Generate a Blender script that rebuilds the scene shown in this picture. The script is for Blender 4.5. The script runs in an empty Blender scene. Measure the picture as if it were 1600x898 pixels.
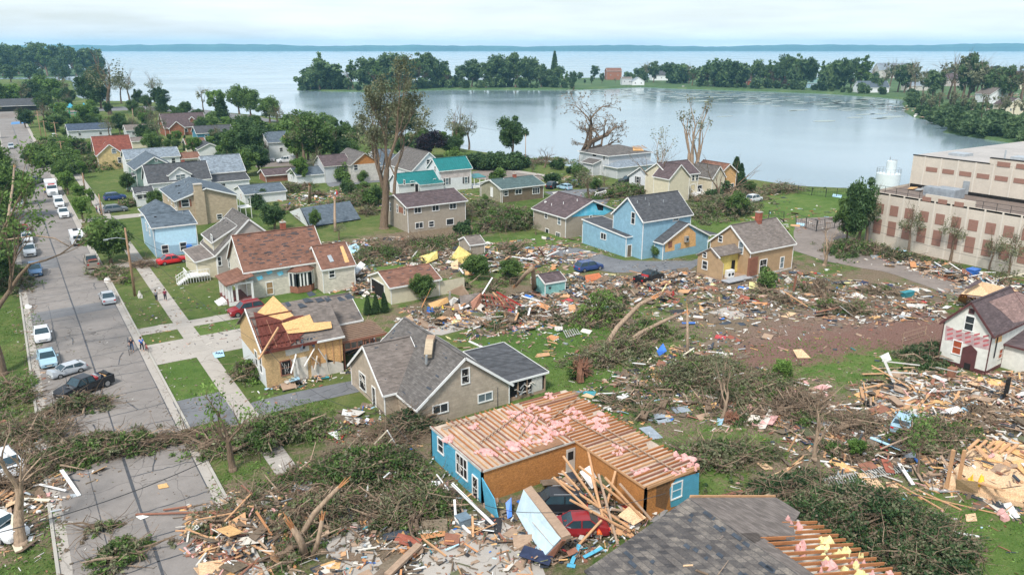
import bpy, math, random, bmesh
import numpy as np
from mathutils import Vector, Matrix
S = bpy.context.scene
R_ = math.radians
# ---------------------------------------------------------------- camera (world +Y runs along the street, +X across it)
FPX, CX, CY, CAMH, YH = 1220.0, 800.0, 449.0, 34.0, 73.0
PITCH = math.atan((CY - YH) / FPX)
YAW = math.atan(822 / (FPX / math.cos(PITCH)))
cF = Vector((math.sin(YAW) * math.cos(PITCH), math.cos(YAW) * math.cos(PITCH), -math.sin(PITCH)))
cR = Vector((math.cos(YAW), -math.sin(YAW), 0))
cU = cR.cross(cF)
cam = bpy.data.objects.new('camera', bpy.data.cameras.new('camera'))
S.collection.objects.link(cam)
cam.matrix_world = Matrix(((cR.x, cU.x, -cF.x, 0), (cR.y, cU.y, -cF.y, 0), (cR.z, cU.z, -cF.z, CAMH), (0, 0, 0, 1)))
cam.data.sensor_width = 36
cam.data.lens = FPX / 1600 * 36
cam.data.clip_start = 0.5
cam.data.clip_end = 60000
S.camera = cam; S.cycles.volume_bounces = 1
# ---------------------------------------------------------------- sky and sun
SUN_EL, SUN_AZ = R_(52), R_(235)      # azimuth measured from +Y towards +X
W = bpy.data.worlds.new('World'); S.world = W; W.use_nodes = True
nt = W.node_tree; nt.nodes.clear()
def N(t, ty, **k):
 n = t.nodes.new(ty)
 for a, b in k.items():
  if a.startswith('_'): setattr(n, a[1:], b)
  else: n.inputs[a.replace('__', ' ')].default_value = b
 return n
wo = nt.nodes.new('ShaderNodeOutputWorld'); bg = nt.nodes.new('ShaderNodeBackground')
sky = nt.nodes.new('ShaderNodeTexSky'); sky.sky_type = 'NISHITA'; sky.sun_disc = False
sky.sun_elevation = SUN_EL; sky.sun_rotation = SUN_AZ; sky.air_density = 1.0; sky.dust_density = 1.5; sky.ozone_density = 1.0
tc = nt.nodes.new('ShaderNodeTexCoord'); mp = nt.nodes.new('ShaderNodeMapping'); mp.inputs['Scale'].default_value = (1.0, 1.0, 9.0)
nz = N(nt, 'ShaderNodeTexNoise', Scale=2.3, Detail=6.0, Roughness=0.55)
cr = nt.nodes.new('ShaderNodeValToRGB'); cr.color_ramp.elements[0].position = 0.35; cr.color_ramp.elements[1].position = 0.68
cr.color_ramp.elements[0].color = (0.38, 0.38, 0.38, 1); cr.color_ramp.elements[1].color = (0.97, 0.97, 0.97, 1)
mx = nt.nodes.new('ShaderNodeMix'); mx.data_type = 'RGBA'
mx.inputs['B'].default_value = (8.3, 9.1, 9.8, 1)        # pale high cloud, before the 0.1 strength
nt.links.new(tc.outputs['Generated'], mp.inputs['Vector']); nt.links.new(mp.outputs[0], nz.inputs['Vector'])
nt.links.new(nz.outputs[0], cr.inputs[0]); nt.links.new(cr.outputs[0], mx.inputs['Factor'])
nt.links.new(sky.outputs[0], mx.inputs['A']); nt.links.new(mx.outputs['Result'], bg.inputs[0])
bg.inputs[1].default_value = 0.085; nt.links.new(bg.outputs[0], wo.inputs[0])
sl = bpy.data.lights.new('sun', 'SUN'); sl.energy = 2.6; sl.angle = R_(10); sl.color = (1.0, 0.95, 0.88)
so = bpy.data.objects.new('sun', sl); S.collection.objects.link(so)
sd = Vector((math.sin(SUN_AZ) * math.cos(SUN_EL), math.cos(SUN_AZ) * math.cos(SUN_EL), math.sin(SUN_EL)))
so.rotation_euler = sd.to_track_quat('Z', 'Y').to_euler()
S.view_settings.view_transform = 'Standard'; S.view_settings.look = 'None'; S.view_settings.gamma = 1
S.view_settings.use_curve_mapping = False; S.view_settings.exposure = 0.76
# ---------------------------------------------------------------- geometry of the photograph: pixel -> point in the world
def ray(px, py): return cF + cR * ((px - CX) / FPX) - cU * ((py - CY) / FPX)
def G(px, py, z=0.0):
 d = ray(px, py); t = (z - CAMH) / d.z
 return Vector((d.x * t, d.y * t, z))
def P(p):
 v = Vector(p) - Vector((0, 0, CAMH)); d = v.dot(cF)
 return (CX + FPX * v.dot(cR) / d, CY - FPX * v.dot(cU) / d)
def zat(x, y, py):                       # height above (x, y) that shows at row py
 lo, hi = -2.0, 70.0
 for _ in range(40):
  m = (lo + hi) / 2
  if P((x, y, m))[1] > py: lo = m
  else: hi = m
 return m
# ---------------------------------------------------------------- materials
MATS = {}
def ramp(t, fac, stops):
 r = t.nodes.new('ShaderNodeValToRGB'); e = r.color_ramp.elements
 while len(e) < len(stops): e.new(0.5)
 for i, (p, c) in enumerate(stops): e[i].position = p; e[i].color = (*c, 1)
 t.links.new(fac, r.inputs[0]); return r.outputs[0]
def mixc(t, f, a, b, mode='MIX'):
 m = t.nodes.new('ShaderNodeMix'); m.data_type = 'RGBA'; m.blend_type = mode
 for s, v in (('Factor', f), ('A', a), ('B', b)):
  if isinstance(v, (int, float)): m.inputs[s].default_value = v
  elif isinstance(v, tuple): m.inputs[s].default_value = (*v, 1)
  else: t.links.new(v, m.inputs[s])
 return m.outputs['Result']
def mth(t, op, a, b=None, c=None):
 m = t.nodes.new('ShaderNodeMath'); m.operation = op
 for i, v in enumerate((a, b, c)):
  if v is None: continue
  if isinstance(v, (int, float)): m.inputs[i].default_value = v
  else: t.links.new(v, m.inputs[i])
 return m.outputs[0]
def noise(t, vec, s, d=4.0, r=0.6):
 n = N(t, 'ShaderNodeTexNoise', Scale=s, Detail=d, Roughness=r)
 t.links.new(vec, n.inputs['Vector']); return n.outputs[0]
def base(name):
 m = bpy.data.materials.new(name); m.use_nodes = True; t = m.node_tree
 b = t.nodes['Principled BSDF']; c = t.nodes.new('ShaderNodeTexCoord')
 return m, t, b, c.outputs['Object']
def sc(c, k): return tuple(min(1, x * k) for x in c)
def mat(name, col, rough=0.8, kind='plain', col2=None, s=1.5, metal=0.0, bump=0.3, amt=0.22):
 """procedural material: base colour with soft large and fine variation, and a relief by kind"""
 if name in MATS: return MATS[name]
 m, t, b, v = base(name); L = t.links
 n1 = noise(t, v, s, 3); n2 = noise(t, v, s * 9, 4, 0.7)
 f = mth(t, 'ADD', mth(t, 'MULTIPLY', n1, 0.55), mth(t, 'MULTIPLY', n2, 0.45))
 c2 = col2 or sc(col, 1 + amt * 1.3)
 out = ramp(t, f, [(0.36, sc(col, 1 - amt)), (0.5, col), (0.64, c2)])
 hgt = n2
 if kind in ('shingle', 'siding', 'brick', 'block'):
  sx = t.nodes.new('ShaderNodeSeparateXYZ'); L.new(v, sx.inputs[0])
  xy = mth(t, 'ADD', sx.outputs[0], sx.outputs[1])
  cb = t.nodes.new('ShaderNodeCombineXYZ'); L.new(xy, cb.inputs[0]); L.new(sx.outputs[2], cb.inputs[1])
 if kind in ('shingle', 'brick', 'block'):
  w, h, ms = {'shingle': (0.5, 0.105, 0.006), 'brick': (0.42, 0.15, 0.014), 'block': (0.75, 0.26, 0.014)}[kind]
  br = N(t, 'ShaderNodeTexBrick', Scale=1.0)
  br.inputs['Brick Width'].default_value = w; br.inputs['Row Height'].default_value = h
  br.inputs['Mortar Size'].default_value = ms; br.inputs['Bias'].default_value = 0.0
  br.inputs['Color1'].default_value = (*((0.66,) * 3 if kind != 'block' else (0.8,) * 3), 1); br.inputs['Color2'].default_value = (1.25, 1.25, 1.25, 1)
  if name.startswith('worn_black'): br.inputs['Brick Width'].default_value = .42; br.inputs['Row Height'].default_value = .12; br.inputs['Color1'].default_value = (.42, .44, .5, 1); br.inputs['Color2'].default_value = (1.7, 1.62, 1.5, 1)
  br.inputs['Mortar'].default_value = (*((0.55,) * 3 if kind == 'shingle' else (0.72,) * 3), 1)
  L.new(cb.outputs[0], br.inputs['Vector'])
  out = mixc(t, 0.75 if kind == 'shingle' else 0.4, out, br.outputs['Color'], 'MULTIPLY'); hgt = br.outputs['Color']
 if kind == 'siding':
  fz = mth(t, 'FRACT', mth(t, 'MULTIPLY', sx.outputs[2], 5.5))
  hgt = fz; bump = 0.8
  out = mixc(t, 1.0, out, ramp(t, fz, [(0.0, (0.72,) * 3), (0.16, (1, 1, 1)), (1.0, (1, 1, 1))]), 'MULTIPLY')  # faint shade in each board groove, put into the colour beside the bump
 if kind == 'osb':
  vo = N(t, 'ShaderNodeTexVoronoi', Scale=9.0); mp = t.nodes.new('ShaderNodeMapping'); mp.inputs['Scale'].default_value = (1, 2.2, 1.6)
  L.new(v, mp.inputs[0]); L.new(mp.outputs[0], vo.inputs['Vector'])
  sp = t.nodes.new('ShaderNodeSeparateColor'); L.new(vo.outputs['Color'], sp.inputs[0])
  out = mixc(t, 0.55, out, ramp(t, sp.outputs[0], [(0, sc(col, 0.6)), (0.5, col), (1, sc(col, 1.45))]))
 if kind == 'wood':
  mp = t.nodes.new('ShaderNodeMapping'); mp.inputs['Scale'].default_value = (1, 12, 12)
  L.new(v, mp.inputs[0]); g = noise(t, mp.outputs[0], 1.6, 4)
  out = mixc(t, 0.5, out, ramp(t, g, [(0.3, sc(col, 0.6)), (0.7, sc(col, 1.25))]))
 if kind == 'bark':
  mp = t.nodes.new('ShaderNodeMapping'); mp.inputs['Scale'].default_value = (5, 5, 0.8)
  L.new(v, mp.inputs[0]); g = noise(t, mp.outputs[0], 1.5, 5)
  out = mixc(t, 0.6, out, ramp(t, g, [(0.35, sc(col, 0.5)), (0.65, sc(col, 1.5))])); hgt = g
 L.new(out, b.inputs['Base Color'])
 b.inputs['Roughness'].default_value = rough; b.inputs['Metallic'].default_value = metal
 if rough > 0.7: b.inputs['Specular IOR Level'].default_value = 0.2
 bp = N(t, 'ShaderNodeBump', Strength=bump, Distance=0.03 if kind != 'siding' else 0.02)
 L.new(hgt, bp.inputs['Height']); L.new(bp.outputs[0], b.inputs['Normal'])
 MATS[name] = m; return m
def leafmat(name, dark, light, s=0.35):
 if name in MATS: return MATS[name]
 m, t, b, v = base(name); L = t.links
 g = t.nodes.new('ShaderNodeNewGeometry')
 n1 = noise(t, g.outputs['Position'], s, 2); n2 = noise(t, g.outputs['Position'], 6.0, 2)
 f = mth(t, 'ADD', mth(t, 'MULTIPLY', n1, 0.6), mth(t, 'MULTIPLY', n2, 0.4))
 oi = t.nodes.new('ShaderNodeObjectInfo')
 f = mth(t, 'ADD', f, mth(t, 'MULTIPLY', mth(t, 'SUBTRACT', oi.outputs['Random'], 0.5), 0.14))
 f = mth(t, 'ADD', f, mth(t, 'MULTIPLY', mth(t, 'SUBTRACT', g.outputs['Random Per Island'], 0.45), 0.2))
 out = ramp(t, f, [(0.36, dark), (0.52, tuple((a + c) / 2 for a, c in zip(dark, light))), (0.66, light)])
 L.new(out, b.inputs['Base Color']); b.inputs['Roughness'].default_value = 0.62; b.inputs['Specular IOR Level'].default_value = 0.3
 tr = t.nodes.new('ShaderNodeBsdfTranslucent'); L.new(out, tr.inputs[0])
 ms = t.nodes.new('ShaderNodeMixShader'); ms.inputs[0].default_value = 0.28
 L.new(b.outputs[0], ms.inputs[1]); L.new(tr.outputs[0], ms.inputs[2]); L.new(ms.outputs[0], t.nodes['Material Output'].inputs[0])
 MATS[name] = m; return m
glass = mat('window_glass', (0.03, 0.035, 0.04), 0.08, amt=0.3)
glass_b = mat('pale_window_glass', (0.14, 0.18, 0.2), 0.12, amt=0.3)
carglass = mat('car_glass', (0.025, 0.05, 0.065), 0.06)
white = mat('white_paint', (0.72, 0.72, 0.7), 0.55, amt=0.08)
offwhite = mat('weathered_white', (0.47, 0.45, 0.41), 0.7, amt=0.2)
vinylw = mat('white_vinyl_siding', (0.68, 0.7, 0.71), 0.6, 'siding', amt=0.07)
vinylp = mat('pale_grey_siding', (0.5, 0.52, 0.53), 0.6, 'siding', amt=0.08)
cream = mat('cream_block', (0.56, 0.52, 0.44), 0.8, 'brick', amt=0.12)
creamsid = mat('cream_siding', (0.62, 0.56, 0.42), 0.7, 'siding', amt=0.08)
tan = mat('tan_siding', (0.36, 0.31, 0.25), 0.75, 'siding', amt=0.1)
tan2 = mat('ochre_siding', (0.42, 0.29, 0.17), 0.75, 'siding', amt=0.12)
taupe = mat('taupe_siding', (0.42, 0.38, 0.35), 0.75, 'siding', amt=0.06)
sandb = mat('sand_brick', (0.42, 0.34, 0.24), 0.85, 'brick', amt=0.12)
greyb = mat('pale_split_block', (0.38, 0.315, 0.245), 0.85, 'block', col2=(0.46, 0.38, 0.3), amt=0.16)
bluesid = mat('sky_blue_siding', (0.24, 0.42, 0.53), 0.6, 'siding', amt=0.14)
bluep = mat('pale_blue_siding', (0.3, 0.46, 0.58), 0.6, 'siding', amt=0.12)
turq = mat('turquoise_siding', (0.07, 0.34, 0.47), 0.6, 'siding', amt=0.12)
greens = mat('sage_siding', (0.2, 0.29, 0.26), 0.6, 'siding', amt=0.1)
brownw = mat('brown_shake', (0.17, 0.13, 0.09), 0.8, 'siding', amt=0.2)
wrap = mat('blue_house_wrap', (0.45, 0.68, 0.82), 0.5, amt=0.1, s=2.5)
foam = mat('cyan_foam_board', (0.12, 0.52, 0.72), 0.6, col2=(0.3, 0.62, 0.78), s=1.2)
sh_grey = mat('charcoal_shingle', (0.075, 0.078, 0.085), 0.9, 'shingle', amt=0.25)
sh_mid = mat('weathered_grey_shingle', (0.125, 0.115, 0.108), 0.9, 'shingle', amt=0.22)
sh_tau = mat('taupe_shingle', (0.17, 0.145, 0.13), 0.9, 'shingle', amt=0.18)
sh_blue = mat('blue_grey_shingle', (0.095, 0.12, 0.145), 0.9, 'shingle', amt=0.2)
sh_lite = mat('light_grey_shingle', (0.2, 0.235, 0.27), 0.9, 'shingle', amt=0.3)
sh_brn = mat('brown_roofing', (0.19, 0.098, 0.07), 0.9, 'shingle', amt=0.22, s=0.8)
sh_dkb = mat('dark_brown_shingle', (0.1, 0.075, 0.078), 0.9, 'shingle', amt=0.25)
sh_red = mat('red_shingle', (0.2, 0.068, 0.05), 0.9, 'shingle', amt=0.2)
sh_grn = mat('dull_green_shingle', (0.08, 0.12, 0.12), 0.9, 'shingle', amt=0.2)
teal = mat('teal_metal_roof', (0.012, 0.17, 0.17), 0.4, metal=0.2, amt=0.15)
joistw = mat('joist_wood', (0.4, 0.17, 0.07), 0.85, 'wood', amt=0.25)
felt = mat('roofing_felt_paper', (0.035, 0.045, 0.06), 0.7, amt=0.4)
osb = mat('strand_board', (0.6, 0.36, 0.16), 0.85, 'osb', amt=0.14)
osbp = mat('pale_plywood', (0.6, 0.41, 0.25), 0.85, 'osb', amt=0.14)
osbd = mat('brown_strand_board', (0.38, 0.17, 0.055), 0.85, 'osb', amt=0.2)
lum = mat('fresh_lumber', (0.5, 0.29, 0.155), 0.8, 'wood', amt=0.15)
lumd = mat('reddish_old_lumber', (0.26, 0.12, 0.08), 0.85, 'wood', amt=0.25)
luml = mat('grey_brown_lumber', (0.34, 0.24, 0.17), 0.85, 'wood', amt=0.25)
sheath = mat('dark_red_roof_boards', (0.13, 0.04, 0.03), 0.85, 'wood', amt=0.4)
drywall = mat('drywall', (0.58, 0.54, 0.48), 0.85, amt=0.12)
pink = mat('pink_insulation', (0.6, 0.33, 0.31), 0.95, col2=(0.66, 0.45, 0.4), s=2.5, amt=0.25)
yell = mat('yellow_insulation', (0.66, 0.6, 0.3), 0.95, s=2.5, amt=0.25)
conc = mat('concrete', (0.4, 0.375, 0.335), 0.9, amt=0.14, s=0.5)
brickr = mat('red_brick', (0.28, 0.09, 0.06), 0.85, 'brick', amt=0.25)
bark = mat('bark', (0.16, 0.115, 0.08), 0.9, 'bark')
barkl = mat('pale_stripped_bark', (0.3, 0.22, 0.155), 0.9, 'bark')
splint = mat('splintered_wood', (0.5, 0.24, 0.11), 0.85, 'wood')
metal = mat('galvanised_metal', (0.42, 0.45, 0.47), 0.45, metal=0.5, amt=0.15)
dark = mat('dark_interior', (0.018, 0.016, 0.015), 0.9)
blackp = mat('black_plastic', (0.02, 0.02, 0.022), 0.6)
tyre = mat('rubber', (0.02, 0.02, 0.02), 0.9)
rimm = mat('alloy_rim', (0.35, 0.36, 0.37), 0.35, metal=0.6)
redl = mat('red_lens', (0.5, 0.02, 0.02), 0.2)
litel = mat('clear_lens', (0.75, 0.76, 0.74), 0.15)
polew = mat('pole_wood', (0.3, 0.19, 0.12), 0.9, 'bark')
redp = mat('red_paint', (0.42, 0.03, 0.03), 0.4)
bluepnt = mat('blue_plastic', (0.03, 0.15, 0.5), 0.4)
cloth = mat('dark_cloth', (0.03, 0.04, 0.08), 0.9)
yelp = mat('yellow_paint', (0.75, 0.52, 0.05), 0.5)
tarp = mat('pale_blue_tarp', (0.35, 0.55, 0.68), 0.5)
L_dk = leafmat('dark_green_leaves', (0.022, 0.055, 0.02), (0.085, 0.15, 0.05))
L_md = leafmat('green_leaves', (0.045, 0.09, 0.022), (0.15, 0.24, 0.06))
L_br = leafmat('bright_green_leaves', (0.07, 0.14, 0.025), (0.2, 0.32, 0.07))
L_ol = leafmat('dusty_olive_leaves', (0.09, 0.1, 0.05), (0.25, 0.26, 0.15))
L_dr = leafmat('dried_brown_leaves', (0.12, 0.09, 0.06), (0.3, 0.24, 0.17))
L_pu = leafmat('purple_leaves', (0.012, 0.008, 0.014), (0.04, 0.022, 0.035))
L_fr = leafmat('far_green_leaves', (0.035, 0.075, 0.03), (0.13, 0.2, 0.075), 0.12)
# ---------------------------------------------------------------- mesh helpers
COL = S.collection
def tag(o, label=None, cat=None, group=None, kind=None):
 if label: o['label'] = label
 if cat: o['category'] = cat
 if group: o['group'] = group
 if kind: o['kind'] = kind
 return o
def link(name, me, parent=None, loc=None):
 o = bpy.data.objects.new(name, me); COL.objects.link(o)
 if parent: o.parent = parent
 if loc is not None: o.location = loc
 return o
def thing(name, label, cat, loc=(0, 0, 0), rz=0.0, group=None):
 o = link(name, None, None, Vector(loc)); o.rotation_euler = (0, 0, rz); o.empty_display_size = 0.3
 bpy.context.view_layer.update() if False else None
 return tag(o, label, cat, group)
def npmesh(name, V, Q, mats, mi=None, smooth=False):
 """quads or triangles from numpy arrays"""
 me = bpy.data.meshes.new(name); V = np.asarray(V, dtype=np.float32); Q = np.asarray(Q, dtype=np.int32)
 n, k = Q.shape
 me.vertices.add(len(V)); me.vertices.foreach_set('co', V.ravel())
 me.loops.add(n * k); me.loops.foreach_set('vertex_index', Q.ravel())
 me.polygons.add(n); me.polygons.foreach_set('loop_start', np.arange(0, n * k, k, dtype=np.int32))
 for m in mats: me.materials.append(m)
 if mi is not None: me.polygons.foreach_set('material_index', np.asarray(mi, dtype=np.int32))
 me.polygons.foreach_set('use_smooth', np.full(n, smooth))
 me.update(calc_edges=True); return me
class MB:
 def __init__(s): s.v = []; s.f = []; s.m = []; s.mats = []
 def mi(s, m):
  if m not in s.mats: s.mats.append(m)
  return s.mats.index(m)
 def poly(s, pts, m, back=None):
  b = len(s.v); s.v += [tuple(p) for p in pts]; s.f.append(tuple(range(b, b + len(pts)))); s.m.append(s.mi(m)); return s
 def raw(s, V, F, m):
  b = len(s.v); s.v += [tuple(p) for p in V]; k = s.mi(m)
  for f in F: s.f.append(tuple(i + b for i in f)); s.m.append(k)
  return s
 def box(s, x0, y0, z0, x1, y1, z1, m):
  return s.raw([(x0, y0, z0), (x1, y0, z0), (x1, y1, z0), (x0, y1, z0), (x0, y0, z1), (x1, y0, z1), (x1, y1, z1), (x0, y1, z1)],
     [(0, 3, 2, 1), (4, 5, 6, 7), (0, 1, 5, 4), (1, 2, 6, 5), (2, 3, 7, 6), (3, 0, 4, 7)], m)
 def slab(s, pts, t, m, m2=None, n=None):
  """prism under a planar polygon, thickness t along its normal"""
  p = [Vector(q) for q in pts]
  if n is None: n = (p[1] - p[0]).cross(p[2] - p[0]).normalized()
  else: n = Vector(n)
  if n.z < 0: n = -n; p.reverse()
  q = [a - n * t for a in p]; k = len(p); b = len(s.v)
  s.v += [tuple(a) for a in p + q]
  s.f.append(tuple(range(b, b + k))); s.m.append(s.mi(m))
  s.f.append(tuple(range(b + 2 * k - 1, b + k - 1, -1))); s.m.append(s.mi(m2 or m))
  for i in range(k):
   j = (i + 1) % k; s.f.append((b + i, b + k + i, b + k + j, b + j)); s.m.append(s.mi(m2 or m))
  return s
 def beam(s, a, b, w, h, m, up=(0, 0, 1)):
  a, b = Vector(a), Vector(b); d = (b - a)
  if d.length < 1e-5: return s
  d.normalize(); u = Vector(up)
  x = d.cross(u)
  if x.length < 1e-3: x = d.cross(Vector((1, 0, 0)))
  x.normalize(); z = x.cross(d).normalized()
  V = []
  for c in (a, b):
   for i, j in ((-1, -1), (1, -1), (1, 1), (-1, 1)): V.append(c + x * (i * w / 2) + z * (j * h / 2))
  return s.raw(V, [(0, 1, 2, 3), (7, 6, 5, 4), (0, 4, 5, 1), (1, 5, 6, 2), (2, 6, 7, 3), (3, 7, 4, 0)], m)
 def tube(s, pts, rad, m, n=6, cap=True):
  V, F = tube(pts, rad, n, cap); return s.raw(V, F, m)
 def cyl(s, c, r, h, m, n=16, r2=None, axis='z'):
  c = Vector(c); ax = {'z': Vector((0, 0, 1)), 'x': Vector((1, 0, 0)), 'y': Vector((0, 1, 0))}[axis]
  return s.tube([c, c + ax * h], [r, r if r2 is None else r2], m, n)
 def build(s, name, parent=None, smooth=False, loc=None):
  me = bpy.data.meshes.new(name); me.from_pydata(s.v, [], s.f)
  for m in s.mats: me.materials.append(m)
  me.polygons.foreach_set('material_index', s.m)
  if smooth: me.polygons.foreach_set('use_smooth', [True] * len(s.f))
  me.update(); return link(name, me, parent, loc)
def tube(pts, rad, n=6, cap=True):
 pts = [Vector(p) for p in pts]; V = []; F = []; k = len(pts); ref = None
 for i, p in enumerate(pts):
  d = (pts[min(i + 1, k - 1)] - pts[max(i - 1, 0)])
  d = d.normalized() if d.length > 1e-6 else Vector((0, 0, 1))
  if ref is None:
   ref = Vector((1, 0, 0)) if abs(d.x) < 0.9 else Vector((0, 1, 0))
  x = (ref - d * ref.dot(d)).normalized(); y = d.cross(x); ref = x
  for j in range(n):
   a = 2 * math.pi * j / n; V.append(p + (x * math.cos(a) + y * math.sin(a)) * rad[i])
 for i in range(k - 1):
  for j in range(n):
   a = i * n + j; b = i * n + (j + 1) % n; F.append((a, b, b + n, a + n))
 if cap: F.append(tuple(range(n - 1, -1, -1))); F.append(tuple(range((k - 1) * n, k * n)))
 return V, F
ORD = ['', 'first', 'second', 'third', 'fourth', 'fifth', 'sixth', 'seventh', 'eighth', 'ninth', 'tenth', 'eleventh', 'twelfth', 'thirteenth', 'fourteenth', 'fifteenth', 'sixteenth', 'seventeenth', 'eighteenth', 'nineteenth', 'twentieth']
def ordn(k):
 if k <= 20: return ORD[k]
 t = ['', '', 'twenty', 'thirty', 'forty', 'fifty', 'sixty', 'seventy', 'eighty', 'ninety'][k // 10]
 return (t + '-' + ORD[k % 10]) if k % 10 else t[:-1] + 'ieth'
ZONES = {}
def zone(key, o, p): ZONES.setdefault(key, []).append((P(p)[0], o))
def finish_zones():
 for (desc, place), lst in ZONES.items():
  lst.sort(key=lambda a: a[0])
  for i, (_, o) in enumerate(lst):
   if len(lst) == 1 or len(lst) > 60: o['label'] = desc + ' ' + place
   elif i == 0: o['label'] = desc + ' ' + place + ', leftmost'
   elif i == len(lst) - 1: o['label'] = desc + ' ' + place + ', rightmost'
   else: o['label'] = desc + ' ' + place + ', ' + ordn(i + 1) + ' from left'
def copy_tree(o, parent=None):
 c = o.copy(); COL.objects.link(c); c.parent = parent
 for ch in CH.get(o.name, []): copy_tree(ch, c)
 return c
CH = {}
def index_children(o): 
 for x in o.children_recursive: CH.setdefault(x.parent.name, []).append(x)
# ================================================================ setting: land, water, hills
def blob_mask(t, pos, ells, soft=0.35):
 acc = None
 for (cx, cy, rx, ry, rot) in ells:
  mp = t.nodes.new('ShaderNodeMapping'); mp.vector_type = 'TEXTURE'
  mp.inputs['Location'].default_value = (cx, cy, 0); mp.inputs['Rotation'].default_value = (0, 0, R_(rot)); mp.inputs['Scale'].default_value = (rx, ry, 1000)
  t.links.new(pos, mp.inputs[0]); ln = t.nodes.new('ShaderNodeVectorMath'); ln.operation = 'LENGTH'; t.links.new(mp.outputs[0], ln.inputs[0])
  v = mth(t, 'SUBTRACT', 1.25, ln.outputs['Value'])
  acc = v if acc is None else mth(t, 'MAXIMUM', acc, v)
 return acc
def pell(px, py, rx, ry, rot=0):
 g = G(px, py); return (g.x, g.y, rx, ry, rot)
def land_mat():
 m, t, b, _ = base('grass_land'); L = t.links
 pos = t.nodes.new('ShaderNodeNewGeometry').outputs['Position']
 n1 = noise(t, pos, 0.045, 4); n2 = noise(t, pos, 0.5, 5, 0.7); n3 = noise(t, pos, 5.0, 4, 0.75)
 f = mth(t, 'ADD', mth(t, 'ADD', mth(t, 'MULTIPLY', n1, 0.35), mth(t, 'MULTIPLY', n2, 0.35)), mth(t, 'MULTIPLY', n3, 0.3))
 grass = ramp(t, f, [(0.38, (0.045, 0.085, 0.02)), (0.48, (0.09, 0.135, 0.035)), (0.56, (0.15, 0.165, 0.06)), (0.66, (0.24, 0.2, 0.12))])
 lush = ramp(t, f, [(0.36, (0.045, 0.095, 0.018)), (0.48, (0.09, 0.155, 0.035)), (0.58, (0.15, 0.195, 0.06)), (0.68, (0.22, 0.2, 0.1))])
 lm = blob_mask(t, pos, [pell(880, 555, 22, 9, 0), pell(1080, 680, 14, 9, 0), pell(1290, 590, 17, 13, 0), pell(1500, 840, 26, 16, 0), pell(840, 385, 34, 8, 0), pell(600, 440, 20, 14), pell(300, 600, 3, 8), pell(1270, 330, 30, 20), pell(340, 515, 4, 3)])
 lm = mth(t, 'MULTIPLY', mth(t, 'ADD', lm, mth(t, 'SUBTRACT', n2, 0.55)), 2.5); lm.node.use_clamp = True
 col = mixc(t, lm, grass, lush)
 dirt = ramp(t, n3, [(0.35, (0.12, 0.085, 0.06)), (0.55, (0.24, 0.17, 0.13)), (0.7, (0.33, 0.26, 0.2))])
 red = ramp(t, n3, [(0.35, (0.13, 0.07, 0.055)), (0.6, (0.25, 0.15, 0.12))])
 dm = blob_mask(t, pos, [pell(1260, 525, 16, 7, 5), pell(1400, 510, 12, 8, 0)])
 dm = mth(t, 'MULTIPLY', mth(t, 'ADD', dm, mth(t, 'MULTIPLY', mth(t, 'SUBTRACT', n2, 0.6), 1.6)), 3.0); dm.node.use_clamp = True
 col = mixc(t, dm, col, red)
 D = [pell(760, 860, 14, 7), pell(640, 850, 8, 7), pell(1000, 440, 26, 9), pell(1360, 470, 26, 8), pell(560, 790, 9, 10), pell(430, 800, 6, 9), pell(760, 470, 22, 7),
  pell(760, 410, 26, 6), pell(1440, 660, 20, 12), pell(1250, 640, 12, 7), pell(1330, 700, 14, 8), pell(650, 370, 30, 8), pell(30, 800, 6, 8), pell(600, 690, 10, 6), pell(1130, 630, 14, 6), pell(1150, 500, 18, 10), pell(1420, 415, 30, 5), pell(1180, 430, 20, 6)]
 dm2 = blob_mask(t, pos, D)
 dm2 = mth(t, 'MULTIPLY', mth(t, 'ADD', dm2, mth(t, 'MULTIPLY', mth(t, 'SUBTRACT', n2, 0.62), 2.2)), 2.2); dm2.node.use_clamp = True
 col = mixc(t, mth(t, 'MULTIPLY', dm2, 0.85), col, dirt)
 L.new(col, b.inputs['Base Color']); b.inputs['Roughness'].default_value = 0.95; b.inputs['Specular IOR Level'].default_value = 0.1
 bp = N(t, 'ShaderNodeBump', Strength=0.9, Distance=0.25); L.new(n3, bp.inputs['Height']); L.new(bp.outputs[0], b.inputs['Normal'])
 return m
LAND = land_mat()
farland = mat('far_meadow', (0.06, 0.11, 0.04), 0.95, s=0.05, col2=(0.11, 0.15, 0.06))
rng = random.Random(7)
def rough_poly(pts, amp, step, seed):
 r = random.Random(seed); out = []
 for i, a in enumerate(pts):
  b = pts[(i + 1) % len(pts)]; n = max(1, int((b - a).length / step))
  for k in range(n):
   p = a.lerp(b, k / n); out.append(p + Vector((r.uniform(-amp, amp), r.uniform(-amp, amp), 0)) * (1 if k else 0.3))
 return out
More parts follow.
